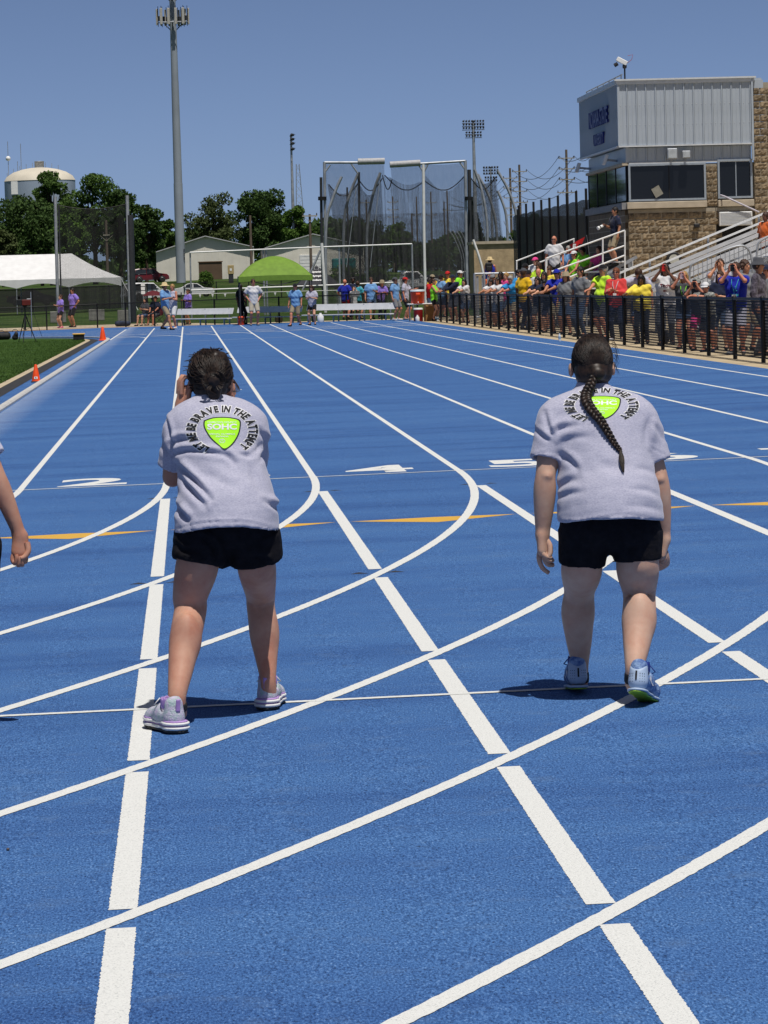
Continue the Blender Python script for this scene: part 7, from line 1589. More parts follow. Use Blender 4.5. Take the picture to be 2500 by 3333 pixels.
# ---- shoes
def shoe(R, heel, ang, L, up_m, mid_m, band_m, sole_m, pitch=0.0, spike=False, tab=True, lacec=None, swoosh=None):
    """heel: ground point under the heel (local), ang: toe direction from +Y towards +X"""
    M = Matrix.Translation(heel) @ Matrix.Rotation(-ang, 4, 'Z') @ Matrix.Translation((0, L*.72, 0)) @ Matrix.Rotation(-pitch, 4, 'X') @ Matrix.Translation((0, -L*.72, 0))
    def obj(g, nm, m, par=None, cut=None):
        v, f = g.extract(); me = quads_mesh(nm, v, f); me.transform(M); return link(nm, me, m, par or R.t)
    vx = .006; lo, hi = (-.07, -.05, -.01), (.07, L+.04, .15); k = L/.26
    g = SDF(lo, hi, vx); g.rc((0, .03*k, .055), (0, .10*k, .06), .038*k, .040*k, .02, (1, 0, 0), .95); g.rc((0, .10*k, .058), (.004, .20*k, .042), .038*k, .032*k, .03, (1, 0, 0), 1.0, 1.25); g.rc((.004, .2*k, .04), (.006, .232*k, .036), .032*k, .026*k, .02, (1, 0, 0), 1.2, 1.3)
    g.rc((0, .030*k, .05), (0, .034*k, .100), .036*k, .034*k, .01); g.rc((0, .065*k, .075), (0, .062*k, .14), .030*k, .031*k, .012, sub=True); g.cut((0, 0, .030 if not spike else .014), (0, 0, -1))
    up = obj(g, 'shoe', up_m)
    def slab(z0, z1, grow, flare):
        g = SDF(lo, hi, .005); zc, hz = (z0+z1)/2, (z1-z0)/2
        for (y0, y1, r0, r1) in ((.028, .11, .040, .036), (.11, .19, .036, .043), (.19, .228, .043, .036)): g.rc((.002, y0*k, zc), (.004, y1*k, zc), r0*k+grow, r1*k+grow, .02)
        g.el((0, .012*k, zc), (.036*k+grow+flare, .04*k+flare, .05), .02); g.cut((0, 0, z1), (0, 0, 1)); g.cut((0, 0, z0), (0, 0, -1)); return g
    if not spike:
        obj(slab(.0, .010, .0, .004), 'outsole', sole_m, up); obj(slab(.010, .022, .004, .007), 'midsole', mid_m, up); obj(slab(.022, .027, .001, .003), 'midsole_band', band_m, up); obj(slab(.027, .038, .004, .006), 'midsole', mid_m, up); obj(slab(.038, .043, .001, .002), 'midsole_band', band_m, up)
    else:
        obj(slab(.004, .014, -.002, .0), 'midsole', mid_m, up); obj(slab(-.002, .004, -.006, .0), 'spike_plate', sole_m, up)
    if tab: q = MB().box((0, -.008*k, .100), (.018, .007, .045), Matrix.Rotation(.12, 3, 'X'), bev=.003); me = q.mesh('heel_tab'); me.transform(M); link('heel_tab', me, band_m, up)
    g = SDF(lo, hi, .005); g.rc((0, .064*k, .098), (0, .062*k, .112), .036*k, .036*k, 0); g.rc((0, .066*k, .07), (0, .06*k, .15), .029*k, .031*k, .004, sub=True); obj(g, 'collar', band_m, up)
    q = MB()
    for i in range(5): y = (.115+.018*i)*k; z = .098-.0075*i; q.tube([(-.024, y, z-.008), (0, y+.006, z), (.024, y, z-.008)], .0026, 6)
    for sx in (-1, 1): q.tube([(0, .11*k, .104), (sx*.025, .10*k, .118), (sx*.045, .105*k, .095), (sx*.03, .115*k, .09)], .0024, 6)
    me = q.mesh('lace'); me.transform(M); link('lace', me, lacec or mid_m, up)
    if swoosh is not None:                            # pale heel panel, dots and side flash
        q = MB()
        for sx in (-1, 1):
            pts = [(sx*(.0355*k+.003), .05*k, .060), (sx*(.040*k+.003), .09*k, .040), (sx*(.040*k+.004), .15*k, .055), (sx*(.040*k+.003), .10*k, .048), (sx*(.037*k+.003), .06*k, .075)]; q.add(pts, [(0, 1, 4), (1, 3, 4), (1, 2, 3)])
        me = q.mesh('side_flash'); me.transform(M); link('side_flash', me, PWHT, up)
        g = SDF(lo, hi, .005); g.rc((0, .028*k, .046), (0, .031*k, .088), .0392*k, .0362*k, .01); g.cut((0, .034*k, 0), (0, 1, 0)); g.cut((0, .0, .088), (0, -.9, 1)); g.cut((0, 0, .018), (0, 0, -1)); obj(g, 'heel_panel', swoosh, up)
        q = MB()
        for sx in (-1, 1):
            for a in range(3):
                for b in range(4): an = math.radians(-90+sx*(22+14*a)); q.ball((.0380*k*math.cos(an), .028*k+.0380*k*math.sin(an), .040+.010*b), .0015, 6, 4)
        me = q.mesh('vent_dot'); me.transform(M); link('vent_dot', me, PBLK, up)
        me = MB().box((0, -.0115*k, .062), (.006, .004, .034)).mesh('heel_mark'); me.transform(M); link('heel_mark', me, PBLK, up)
    return up
def sock(R, ank, r, z, m): g = SDF(ank-V((.1, .1, .1)), ank+V((.1, .1, .1)), .006); g.rc(ank+V((0, .01, -.05)), ank+V((0, 0, z)), r, r*.96, 0, flat=True); v, f = g.extract(); link('sock', quads_mesh('sock', v, f), m, R.t)
def strands(R, curves, r, m, nm, par): 
    q = MB()
    for c in curves:
        n = len(c); q.tube(c, [r*(1-.75*abs(2*i/(n-1)-1)**3) for i in range(n)], 4, caps=False)
    return q.build(nm, m, par)
def hair_strands(c, Rm, rad, tie, n, rr, lift=.004, jit=.25, front=-1.1):
    """curves that run over the skull (front +Y side) to the tie point at the back"""
    out = []
    for i in range(n):
        az = rr.uniform(-PI, PI); el = rr.uniform(-.35, 1.25); d0 = V((math.sin(az)*math.cos(el), math.cos(az)*math.cos(el), math.sin(el)))
        if d0.y < -.55: continue
        d1 = (tie-c); d1 = V((d1.x/rad[0], d1.y/rad[1], d1.z/rad[2])).normalized(); pts = []; ln = lift*rr.uniform(.3, 1.4); wob = rr.uniform(-jit, jit); w2 = rr.uniform(2, 6)
        for j in range(9):
            u = j/8; d = d0.lerp(d1, u); sd = d0.cross(d1); d = d+sd*wob*math.sin(PI*u)*.5+sd*.03*math.sin(w2*u*PI)
            if d.length < 1e-3: continue
            d.normalize(); k = 1+(ln/rad[0])*(.6+.4*math.sin(u*PI)); pts.append(c+V((d.x*rad[0]*k, d.y*rad[1]*k, d.z*rad[2]*k)))
        if len(pts) > 4: out.append(pts)
    return out

# ------------------------------------------------------------------ runner with the short tied hair
A = Runner('runner in grey printed tee and loose black shorts, both hands raised to the ears', 735, 2340); P = A.P
hdA = P(684, 1226, 13.42); nkA = P(688, 1305, 13.33)
sL, sR = P(592, 1380, 13.20), P(818, 1384, 13.22); eL, eR = P(562, 1552, 13.30), P(812, 1545, 13.36); hL, hR = P(594, 1318, 13.49), P(750, 1322, 13.50)
hipL, hipR = P(655, 1770, 12.78), P(822, 1770, 12.86); tL, tR = P(640, 1850, 12.78), P(836, 1850, 12.93); kL, kR = P(620, 1984, 12.80), P(849, 1976, 13.12); cL, cR = P(602, 2085, 12.70), P(861, 2066, 13.10); aL, aR = P(576, 2268, 12.56), P(873, 2218, 13.03)
pel = P(738, 1735, 12.84)
g = A.grid([hdA+V((0, 0, .1)), eL, eR, aL-V((0, 0, .05)), aR, hL, hR, pel], .20)
torso(g, [(pel+V((0, .03, .07)), .155, .115), (P(733, 1610, 12.95), .15, .115), (P(712, 1450, 13.12), .15, .11), (P(704, 1365, 13.24), .145, .075)]); limb(g, [(nkA-V((0, .03, .03)), .056), (hdA-V((0, 0, .05)), .052)], .03)
g.el(hdA+V((0, .01, .0)), (.070, .088, .095), .01); g.el(hdA+V((0, .05, -.06)), (.055, .055, .06), .03); g.el(hdA+V((0, .105, -.01)), (.014, .018, .024), .01)
for sd in (-1, 1): g.el(hdA+V((sd*.075, .0, -.034)), (.011, .021, .030), .006)
limb(g, [(sL, .046), (eL, .038), (eL.lerp(hL, .35), .041), (hL, .027)]); limb(g, [(sR, .046), (eR, .038), (eR.lerp(hR, .35), .043), (hR, .027)])
for h_, sd in ((hL, -1), (hR, 1)): g.rc(h_, h_+V((-sd*.005, .0, .055)), .024, .022, .015, (0, 1, 0), 1.5)
limb(g, [(hipL, .074), (tL, .080), (kL+V((0, 0, .05)), .065), (kL, .061), (cL, .058), (cL.lerp(aL, .5), .047), (aL, .034), (aL+V((0, .02, -.06)), .036)], .03); limb(g, [(hipR, .068), (tR, .072), (kR+V((0, 0, .05)), .057), (kR, .054), (cR, .055), (cR.lerp(aR, .55), .041), (aR, .030), (aR+V((0, .02, -.06)), .034)], .03)
g.el(cL+V((.008, -.018, .02)), (.046, .042, .085), .03); g.el(cR+V((.0, -.018, .02)), (.044, .04, .08), .03)
ex = MB()
for base, sd in ((hL, -1), (hR, 1)):
    for i in range(4):
        b0 = base+V((sd*(.010+.004*i)-.008*sd, -.030+.020*i, .062)); ex.tube([b0-V((0, 0, .02)), b0+V((sd*-.004, -.004, .026)), b0+V((-sd*.016, -.004, .046)), b0+V((-sd*.032, 0, .040))], [.0095, .0092, .0085, .007], 8)
    ex.tube([base+V((-sd*.01, -.03, .01)), base+V((-sd*.024, -.045, .035)), base+V((-sd*.03, -.045, .06))], [.012, .011, .008], 8)
A.out(g, 'body', SKIN1, extra=ex)
g = A.grid([P(735, 1720, 12.8), nkA, sL, sR, eL, eR], .26)
hem = P(735, 1735, 12.84)
torso(g, [(hem-V((0, .02, .05)), .198, .192), (P(738, 1690, 12.85), .192, .182), (P(733, 1610, 12.94), .178, .148), (P(714, 1500, 13.06), .160, .130), (P(706, 1420, 13.15), .160, .122), (P(702, 1358, 13.25), .138, .080)], .04)
for s_, e_, sd in ((sL, eL, -1), (sR, eR, 1)): sleeve(g, s_, e_, sd, .84, .059, .058)
g.rc(P(702, 1350, 13.26), nkA+V((0, .0, -.012)), .075, .062, .03)
zc, zs, xc = P(732, 1692, 12.66).z, P(566, 1736, 12.82).z, P(735, 1700, 12.8).x
cutfn(g, lambda x, y, z: (zc-(zc-zs)*((x-xc)/.2)**2+.02*np.clip((y-hem.y)/.2, -1, 1))-z); g.rc(nkA+V((0, .015, -.03)), hdA+V((0, .02, -.02)), .055, .060, 0, sub=True)
F6 = lambda pts: [(450+x*.3315, 1100+y*.3315) for x, y in pts]
foldsA = [(F6([(350, 1150), (480, 1105), (700, 1120), (880, 1160)]), .007, 7), (F6([(840, 1120), (900, 1180), (960, 1250)]), .006, 8), (F6([(1000, 1140), (1100, 1170), (1195, 1140)]), .006, 7), (F6([(380, 1240), (470, 1330), (580, 1440), (710, 1590)]), .012, 9), (F6([(390, 1330), (470, 1440), (560, 1540), (650, 1640)]), .011, 9), (F6([(375, 1660), (420, 1720), (490, 1800)]), .010, 9),
          (F6([(330, 1060), (400, 1000), (500, 990)]), .008, 8), (F6([(1190, 1040), (1170, 1100), (1060, 1150)]), .007, 7), (F6([(1250, 1600), (1330, 1650), (1400, 1700)]), .008, 8), (F6([(350, 1880), (600, 1820), (870, 1800), (1150, 1820), (1370, 1890)]), .0022, 3.0), (F6([(260, 770), (330, 1000), (350, 1150)]), .007, 6), (F6([(1190, 900), (1250, 1020), (1200, 1200)]), .007, 7), (F6([(620, 580), (660, 640)]), .004, 6), (F6([(220, 1000), (270, 1100), (330, 1150)]), .006, 8), (F6([(700, 1350), (850, 1430), (1000, 1460)]), .004, 14), (F6([(1100, 1250), (1150, 1400), (1280, 1560)]), .004, 12)]
shA = A.out(g, 'shirt', TEE, folds=foldsA, rough=.0035, seed=3)
shirt_print(A, shA, (723, 1402), 850, .70, .118)
g = A.grid([pel, tL, tR, hipL, hipR], .22); torso(g, [(pel+V((0, .02, .03)), .172, .115), (pel+V((0, .02, .07)), .17, .115)], .03); g.el(P(664, 1740, 12.82), (.094, .105, .085), .03); g.el(P(812, 1740, 12.86), (.094, .105, .085), .03)
g.rc(P(658, 1735, 12.80), P(641, 1832, 12.78), .103, .097, .012, flat=True); g.rc(P(822, 1735, 12.86), P(838, 1828, 12.92), .105, .101, .012, flat=True); g.rc(P(712, 1780, 12.80), P(732, 1843, 12.86), .034, .026, .012, flat=True)
F8 = lambda pts: [(400+x*.3617, 1700+y*.3617) for x, y in pts]
A.out(g, 'shorts', BLKF, folds=[(F8([(480, 200), (560, 260), (700, 240)]), .006, 8), (F8([(700, 120), (800, 200), (860, 330)]), .008, 9), (F8([(1150, 300), (1250, 320), (1300, 380)]), .006, 8), (F8([(480, 300), (650, 320), (860, 340)]), .002, 3)], rough=.004, seed=8)
LAV = mat('lavender shoe trim', S(186, 150, 214), .6, .1, 20); MINT = mat('mint mesh upper', S(196, 222, 220), .75, .15, 60, bump=.5, bscale=240, col2=S(216, 204, 230)); MIDS = mat('white foam midsole', (.68, .68, .67), .6, .06); OUTS = mat('dark outsole', (.03, .03, .03), .7)
hl = G(580, 2388)-A.o; hl.z = gz(hl.x+A.o.x)-A.o.z+.004; shoe(A, hl, -.42, .262, MINT, MIDS, LAV, OUTS); hr = G(868, 2312)-A.o; hr.z = gz(hr.x+A.o.x)-A.o.z+.004; shoe(A, hr, .14, .262, MINT, MIDS, LAV, OUTS)
sock(A, aL, .038, -.020, BNYL)
# hair
g = SDF(hdA-V((.16, .2, .2)), hdA+V((.16, .2, .2)), .006); g.el(hdA+V((0, -.006, .006)), (.0735, .094, .088), .01); g.el(hdA+V((0, -.05, -.045)), (.060, .048, .058), .03); tieA = hdA+V((.012, -.118, -.012)); g.el(tieA, (.040, .028, .034), .02); g.el(tieA+V((.0, .004, -.045)), (.026, .020, .034), .02)
rr = random.Random(4)
for i in range(26): a, b = rr.uniform(-1.2, 1.2), rr.uniform(.3, 1.3); g.el(hdA+V((.066*math.sin(a)*math.cos(b*.6), -.05*math.cos(a)-.01, .008+.072*math.sin(b))), (rr.uniform(.010, .020),)*3, .012)
g.el(hdA+V((0, .11, -.05)), (.075, .075, .11), .01, sub=True)
for sd in (-1, 1): g.el(hdA+V((sd*.090, .012, -.036)), (.020, .034, .042), .008, sub=True)
hairA = A.out(g, 'hair', DHAIR, rough=.005, seed=5)
cv = hair_strands(hdA+V((0, -.006, .006)), None, (.0755, .097, .091), tieA, 480, rr, .010, .9)
for i in range(150):                                  # loose ends
    a = rr.uniform(-1.5, 1.5); b = rr.uniform(.15, 1.35); dd = V((math.sin(a)*math.cos(b), -.35*math.cos(a)*math.cos(b), math.sin(b))); st = hdA+V((0, -.006, .006))+V((dd.x*.073, dd.y*.09, dd.z*.088)); cv.append(catmull([st, st+dd*.010+V((rr.uniform(-.012, .012), -.006, .004)), st+dd*.016+V((rr.uniform(-.028, .028), -.012, rr.uniform(-.012, .008)))], 4))
for i in range(40): a = rr.uniform(0, 2*PI); cv.append(catmull([tieA+V((.02*math.cos(a), -.02, .02*math.sin(a))), tieA+V((.045*math.cos(a), -.034, .04*math.sin(a))), tieA+V((.03*math.cos(a+.8), -.020, .05*math.sin(a+.8)-.01))], 4))
for i in range(5): cv.append(catmull([hdA+V((.072, .02, -.02)), hdA+V((.090+.003*i, .01, -.014-.005*i)), hdA+V((.096+.003*i, .0, -.042-.004*i)), hdA+V((.084, -.01, -.060))], 4))
strands(A, cv, .0015, DHAIR, 'hair_strand', hairA)['kind'] = 'stuff'
q = MB().tube([tieA+V((.033*math.cos(a), -.010-.008*math.sin(a), .010*math.sin(a))) for a in [2*PI*i/14 for i in range(15)]], .0035, 6); q.build('hair_tie', mat('brown hair tie', S(86, 60, 44), .6), hairA)

# ------------------------------------------------------------------ runner with the long braid
B_ = Runner('runner in grey printed tee and tight black shorts with a long dark braid', 1985, 2275); P = B_.P
hdB = P(1927, 1172, 13.42); nkB = P(1929, 1262, 13.34)
sL, sR = P(1806, 1358, 13.18), P(2078, 1352, 13.20); eL, eR = P(1776, 1545, 13.02), P(2142, 1556, 13.12); wL, wR = P(1766, 1742, 13.06), P(2160, 1756, 13.20)
hipL, hipR = P(1900, 1775, 12.86), P(2075, 1770, 12.84); tL, tR = P(1893, 1858, 12.92), P(2076, 1850, 12.86); kL, kR = P(1886, 1926, 13.00), P(2081, 1932, 12.90); cL, cR = P(1881, 1998, 13.02), P(2080, 2014, 12.78); aL, aR = P(1888, 2166, 13.10), P(2066, 2172, 12.64)
pel = P(1987, 1735, 12.86)
g = B_.grid([hdB+V((0, 0, .1)), eL, eR, wL-V((0, 0, .12)), wR, aL-V((0, 0, .05)), aR, pel], .20)
torso(g, [(pel+V((0, .03, .07)), .155, .115), (P(1985, 1610, 12.95), .16, .12), (P(1950, 1450, 13.12), .155, .115), (P(1940, 1350, 13.24), .15, .08)]); limb(g, [(nkB-V((0, .03, .05)), .060), (hdB-V((0, 0, .05)), .058)], .03)
g.el(hdB+V((0, .01, .0)), (.070, .088, .098), .01); g.el(hdB+V((0, .05, -.06)), (.056, .055, .06), .03); g.el(hdB+V((0, .105, -.01)), (.014, .018, .024), .01)
for sd in (-1, 1): g.el(hdB+V((sd*.080, .01, -.035)), (.010, .022, .030), .006)
for s_, e_, w_ in ((sL, eL, wL), (sR, eR, wR)): limb(g, [(s_, .048), (s_.lerp(e_, .6), .044), (e_, .038), (e_.lerp(w_, .25), .043), (e_.lerp(w_, .6), .037), (w_, .0255)], .025)
g.el(eL+V((.004, -.036, .0)), (.016, .010, .014), .012); g.el(eR+V((.004, -.036, .0)), (.015, .010, .014), .012)
g.rc(eL+V((-.025, -.045, .012)), eL+V((.025, -.045, .008)), .004, .004, .008, sub=True); g.rc(eR+V((-.02, -.045, .012)), eR+V((.02, -.045, .008)), .004, .004, .008, sub=True)
pL = P(1768, 1795, 13.06); pR = P(2148, 1808, 13.20)
g.rc(wL, pL, .022, .021, .015, (.35, 1, 0), 1.6, 1.9); g.rc(wR, pR, .022, .020, .015, (-.3, 1, 0), 1.6, 1.8)
limb(g, [(hipL, .074), (tL, .077), (kL, .058), (cL, .062), (cL.lerp(aL, .5), .050), (aL, .033), (aL+V((0, .02, -.06)), .034)], .03); limb(g, [(hipR, .074), (tR, .081), (kR, .062), (cR, .064), (cR.lerp(aR, .5), .052), (aR, .036), (aR+V((0, .02, -.06)), .036)], .03)
g.el(cL+V((0, -.020, .012)), (.050, .044, .085), .03); g.el(cR+V((.0, -.020, .012)), (.052, .046, .09), .03)
for kk in (kL, kR): g.rc(kk+V((-.035, -.070, .004)), kk+V((.035, -.070, .006)), .004, .004, .02, sub=True)
ex = MB(); F7 = lambda x, y: (1650+x*.3844, 1050+y*.3844)
def fing(pts, Y, rs): ex.tube(catmull([P(*F7(*p), Y+dy) for p, dy in pts], 4), [rs[0]+(rs[1]-rs[0])*i/((len(pts)-1)*4) for i in range((len(pts)-1)*4+1)], 8)
fing([((290, 1900), 0), ((272, 1990), -.02), ((300, 2075), -.01), ((352, 2118), .02)], 13.07, (.0105, .0085)); fing([((310, 1910), 0), ((318, 2000), -.035), ((352, 2050), -.02), ((395, 2050), .0)], 13.05, (.0105, .0085)); fing([((320, 1900), 0), ((325, 1975), -.04), ((358, 2015), -.03), ((392, 2008), -.01)], 13.04, (.0105, .0085)); fing([((325, 1890), 0), ((305, 1950), -.05), ((335, 1985), -.05), ((378, 1988), -.03)], 13.04, (.0105, .0082)); fing([((330, 1840), -.01), ((362, 1890), -.03), ((366, 1950), -.045), ((350, 1985), -.05)], 13.05, (.0135, .0095))
for i, (x0, y0, x1, y1) in enumerate(((1335, 1925, 1318, 2020), (1345, 1940, 1310, 2045), (1350, 1960, 1300, 2065), (1350, 1980, 1292, 2085))): fing([((x0, y0), .0), ((x0+8, (y0+y1)/2+10), .02*i), ((x1, y1), .01*i), ((x1-18, y1-14), .0)], 13.18+.012*i, (.0100, .008))
fing([((1315, 1890), -.01), ((1300, 1950), -.03), ((1312, 2000), -.03)], 13.18, (.012, .009))
B_.out(g, 'body', SKIN2, extra=ex)
g = B_.grid([P(1985, 1720, 12.8), nkB, sL, sR, eL, eR], .26); hem = P(1987, 1735, 12.86)
torso(g, [(hem-V((0, .02, .05)), .200, .188), (P(1986, 1660, 12.87), .197, .178), (P(1980, 1590, 12.96), .188, .156), (P(1962, 1480, 13.08), .174, .138), (P(1948, 1410, 13.15), .174, .126), (P(1940, 1345, 13.24), .158, .086)], .04)
for s_, e_, sd in ((sL, eL, -1), (sR, eR, 1)): sleeve(g, s_, e_, sd, .76, .064, .064, .07)
g.rc(P(1938, 1345, 13.25), nkB+V((0, .0, -.02)), .085, .070, .04)
zc, z0, z1, xl, xr = P(2054, 1680, 12.68).z, P(1813, 1702, 12.86).z, P(2157, 1713, 12.86).z, P(1813, 1700, 12.86).x, P(2157, 1700, 12.86).x
def hemB(x, y, z):
    u = np.clip((x-xl)/(xr-xl), -.1, 1.1); h_ = z0+(z1-z0)*u+(zc-(z0+z1)/2)*np.clip(1-((u-.62)/.62)**2, -.3, 1); return h_-z
cutfn(g, hemB); g.rc(nkB+V((0, .02, -.02)), hdB+V((0, .02, -.02)), .060, .066, 0, sub=True)
Q7 = lambda pts: [F7(x, y) for x, y in pts]
foldsB = [(Q7([(410, 960), (450, 900), (560, 870)]), .010, 9), (Q7([(1215, 800), (1190, 900), (1185, 1010)]), .009, 9), (Q7([(430, 1110), (520, 1160), (600, 1250)]), .008, 9), (Q7([(430, 1420), (500, 1350), (600, 1320)]), .006, 9), (Q7([(430, 1490), (520, 1450), (640, 1430)]), .006, 9), (Q7([(440, 1030), (560, 980), (700, 960)]), .005, 10), (Q7([(1290, 1300), (1200, 1250), (1100, 1230)]), .005, 10), (Q7([(425, 1680), (600, 1690), (800, 1655), (1050, 1625), (1320, 1690)]), .0022, 3), (Q7([(1310, 1480), (1200, 1420), (1060, 1410)]), .005, 9), (Q7([(1320, 1600), (1180, 1560), (1000, 1550)]), .004, 9),
          (Q7([(320, 760), (350, 880), (390, 980)]), .009, 7), (Q7([(230, 900), (300, 960), (380, 1010)]), .007, 7), (Q7([(1240, 860), (1290, 930), (1330, 1000)]), .006, 7), (Q7([(200, 1120), (300, 1100), (410, 1085)]), .002, 3), (Q7([(1190, 1040), (1260, 1080), (1345, 1120)]), .002, 3), (Q7([(540, 560), (600, 540), (660, 545)]), .004, 7), (Q7([(760, 1180), (900, 1230), (1050, 1220)]), .003, 14)]
shB = B_.out(g, 'shirt', TEE, folds=foldsB, rough=.0035, seed=13)
shirt_print(B_, shB, (1958, 1320), 863, .48, .120)
B_.vox = .0055; g = B_.grid([pel, tL, tR, hipL, hipR], .22); torso(g, [(pel+V((0, .02, .03)), .172, .115), (pel+V((0, .02, .07)), .17, .115)], .03); g.el(P(1905, 1722, 12.83), (.095, .105, .085), .03); g.el(P(2068, 1722, 12.83), (.095, .105, .085), .03)
g.rc(P(1903, 1730, 12.86), P(1894, 1838, 12.90), .101, .088, .010, flat=True); g.rc(P(2070, 1730, 12.85), P(2075, 1822, 12.86), .101, .091, .010, flat=True)
B_.out(g, 'shorts', BLKF, rough=.002, seed=18)
BLUS = mat('royal blue knit upper', S(30, 54, 142), .6, .2, 60, bump=.4, bscale=200); ICE = mat('ice grey heel panel', S(170, 190, 216), .5, .08); UPB = mat('mid blue mesh upper', S(84, 122, 196), .6, .3, 50, bump=.4, bscale=200, col2=S(150, 180, 220)); SPK = mat('lime spike plate', S(150, 190, 60), .4)
hl = G(1884, 2262)-B_.o; hl.z = gz(hl.x+B_.o.x)-B_.o.z+.006; shoe(B_, hl, .02, .25, UPB, ICE, BLUS, SPK, pitch=.10, spike=True, tab=False, lacec=BLUS, swoosh=ICE)
hr = G(2070, 2306)-B_.o; hr.z = gz(hr.x+B_.o.x)-B_.o.z+.006; shoe(B_, hr, .36, .25, UPB, ICE, BLUS, SPK, pitch=.30, spike=True, tab=False, lacec=BLUS, swoosh=ICE)
sock(B_, aL+V((0, 0, -.012)), .0355, -.014, BNYL); sock(B_, aR+V((0, 0, -.008)), .040, -.010, BNYL)
g = SDF(hdB-V((.16, .2, .2)), hdB+V((.16, .2, .2)), .006); g.el(hdB+V((0, -.006, .002)), (.0765, .096, .098), .01); g.el(hdB+V((0, -.05, -.055)), (.068, .05, .045), .03); tieB = hdB+V((.008, -.110, -.050)); g.el(tieB, (.026, .018, .024), .03)
g.el(hdB+V((0, .12, -.05)), (.08, .075, .12), .01, sub=True)
for sd in (-1, 1): g.el(hdB+V((sd*.092, .02, -.045)), (.018, .032, .040), .008, sub=True)
hairB = B_.out(g, 'hair', DHAIR, rough=.001, seed=25); rr = random.Random(9)
cv = hair_strands(hdB+V((0, -.006, .002)), None, (.0772, .0966, .0987), tieB, 1700, rr, .0016, .22)
fl = []
for i in range(26): st = hdB+V((.076, .0, .07-.11*rr.random())); fl.append(catmull([st, st+V((.010, -.01, .004)), st+V((.014+.016*rr.random(), -.015, -.015-.035*rr.random()))], 4))
strands(B_, fl, .0006, DHAIR, 'loose_hair', hairB)['kind'] = 'stuff'
strands(B_, cv, .0009, DHAIR, 'hair_strand', hairB)['kind'] = 'stuff'
bv = BVHTree.FromObject(shB, bpy.context.evaluated_depsgraph_get()); cp = CAMPOS-B_.o
bp_px = [((740, 440), 40), ((712, 520), 50), ((676, 600), 56), ((672, 660), 56), ((722, 745), 52), ((790, 825), 46), ((850, 920), 40), ((910, 1020), 32), ((962, 1085), 24)]; path = []; wid = []
for (xy, w) in bp_px:
    px, py = F7(*xy); d = ray(px, py).normalized(); h_ = bv.ray_cast(cp, d); wm = w*.3844/863
    q = (h_[0]-d*wm*.75) if (h_[0] is not None and xy[1] > 560) else None; path.append(q if q is not None else P(px, py, 13.14 if xy[1] < 500 else 13.10)); wid.append(wm)
path[1] = (path[0]+path[2])/2+V((0, -.012, 0))
fp = catmull(path, 12); n = len(fp); fw = [np.interp(i/(n-1)*(len(wid)-1), range(len(wid)), wid) for i in range(n)]
q = MB(); sub = 5
for st in range(3):
    pts, rs = [], []
    for i in range((n-1)*sub//2+1):
        u = i*2/sub; i0 = min(int(u), n-2); fr = u-i0; p = fp[i0].lerp(fp[i0+1], fr); tg = (fp[min(i0+1, n-1)]-fp[max(i0-1, 0)]).normalized(); sdv = tg.cross(CF).normalized(); w = np.interp(u, range(n), fw)
        ph = 2*PI*(u/(n-1)*7.0)**1.08+2*PI*st/3; pts.append(p+sdv*w*.52*math.sin(ph)-CF*w*.30*math.sin(2*ph)); rs.append(w*.37)
    q.tube(pts, rs, 9)
braid = q.build('braid', DHAIR, B_.t)
cv = []
for st in range(3):
    for k in range(34):
        a0 = rr.uniform(0, 2*PI); pts = []; i0 = rr.randrange(0, n-16); 
        for j in range(12):
            u = i0+j*1.2; ii = min(int(u), n-2); p = fp[ii].lerp(fp[ii+1], u-ii if u-ii <= 1 else 1); tg = (fp[min(ii+1, n-1)]-fp[max(ii-1, 0)]).normalized(); sdv = tg.cross(CF).normalized(); w = np.interp(u, range(n), fw); ph = 2*PI*(u/(n-1)*7.0)**1.08+2*PI*st/3
            pts.append(p+sdv*w*(.52*math.sin(ph)+.38*math.cos(a0))-CF*w*(.30*math.sin(2*ph)-.38*math.sin(a0)))
        cv.append(pts)
tp = fp[-1]; te = P(*F7(985, 1262), 13.0); d = ray(*F7(985, 1262)).normalized(); h_ = bv.ray_cast(cp, d); te = h_[0]-d*.012 if h_[0] is not None else te
for i in range(90): o1 = V((rr.uniform(-.010, .010), rr.uniform(-.008, .004), rr.uniform(-.004, .004))); cv.append(catmull([tp-V((0, 0, -.01)), tp.lerp(te, .30)+o1*.9, tp.lerp(te, .62)+o1*.8, tp.lerp(te, rr.uniform(.72, 1.06))+o1*.45], 4))
strands(B_, cv, .0011, DHAIR, 'hair_strand', braid)['kind'] = 'stuff'
MB().tube([tp-V((0, 0, .006)), tp+V((.002, 0, -.008))], .0085, 10).build('hair_tie', BPL, braid)

# ------------------------------------------------------------------ third runner, arm in view at the picture edge
C_ = Runner('runner in a pale tee with one arm hanging in a loose fist', -170, 2360); P = C_.P
hdC = P(-190, 1165, 13.40); nkC = P(-186, 1255, 13.30); sL, sR = P(-320, 1345, 13.16), P(-108, 1352, 13.16); eL, eR = P(-350, 1560, 13.05), P(-14, 1545, 13.04); wL, wR = P(-352, 1760, 13.12), P(66, 1745, 13.08)
hipL, hipR = P(-250, 1775, 12.86), P(-85, 1775, 12.86); kL, kR = P(-265, 1940, 12.95), P(-78, 1950, 12.9); cL, cR = P(-270, 2020, 12.9), P(-80, 2030, 12.82); aL, aR = P(-262, 2190, 12.85), P(-80, 2250, 12.70); pel = P(-168, 1735, 12.86)
g = C_.grid([hdC+V((0, 0, .1)), eL, eR, wL-V((0, 0, .12)), wR, aL-V((0, 0, .05)), aR-V((0, 0, .05)), pel], .20)
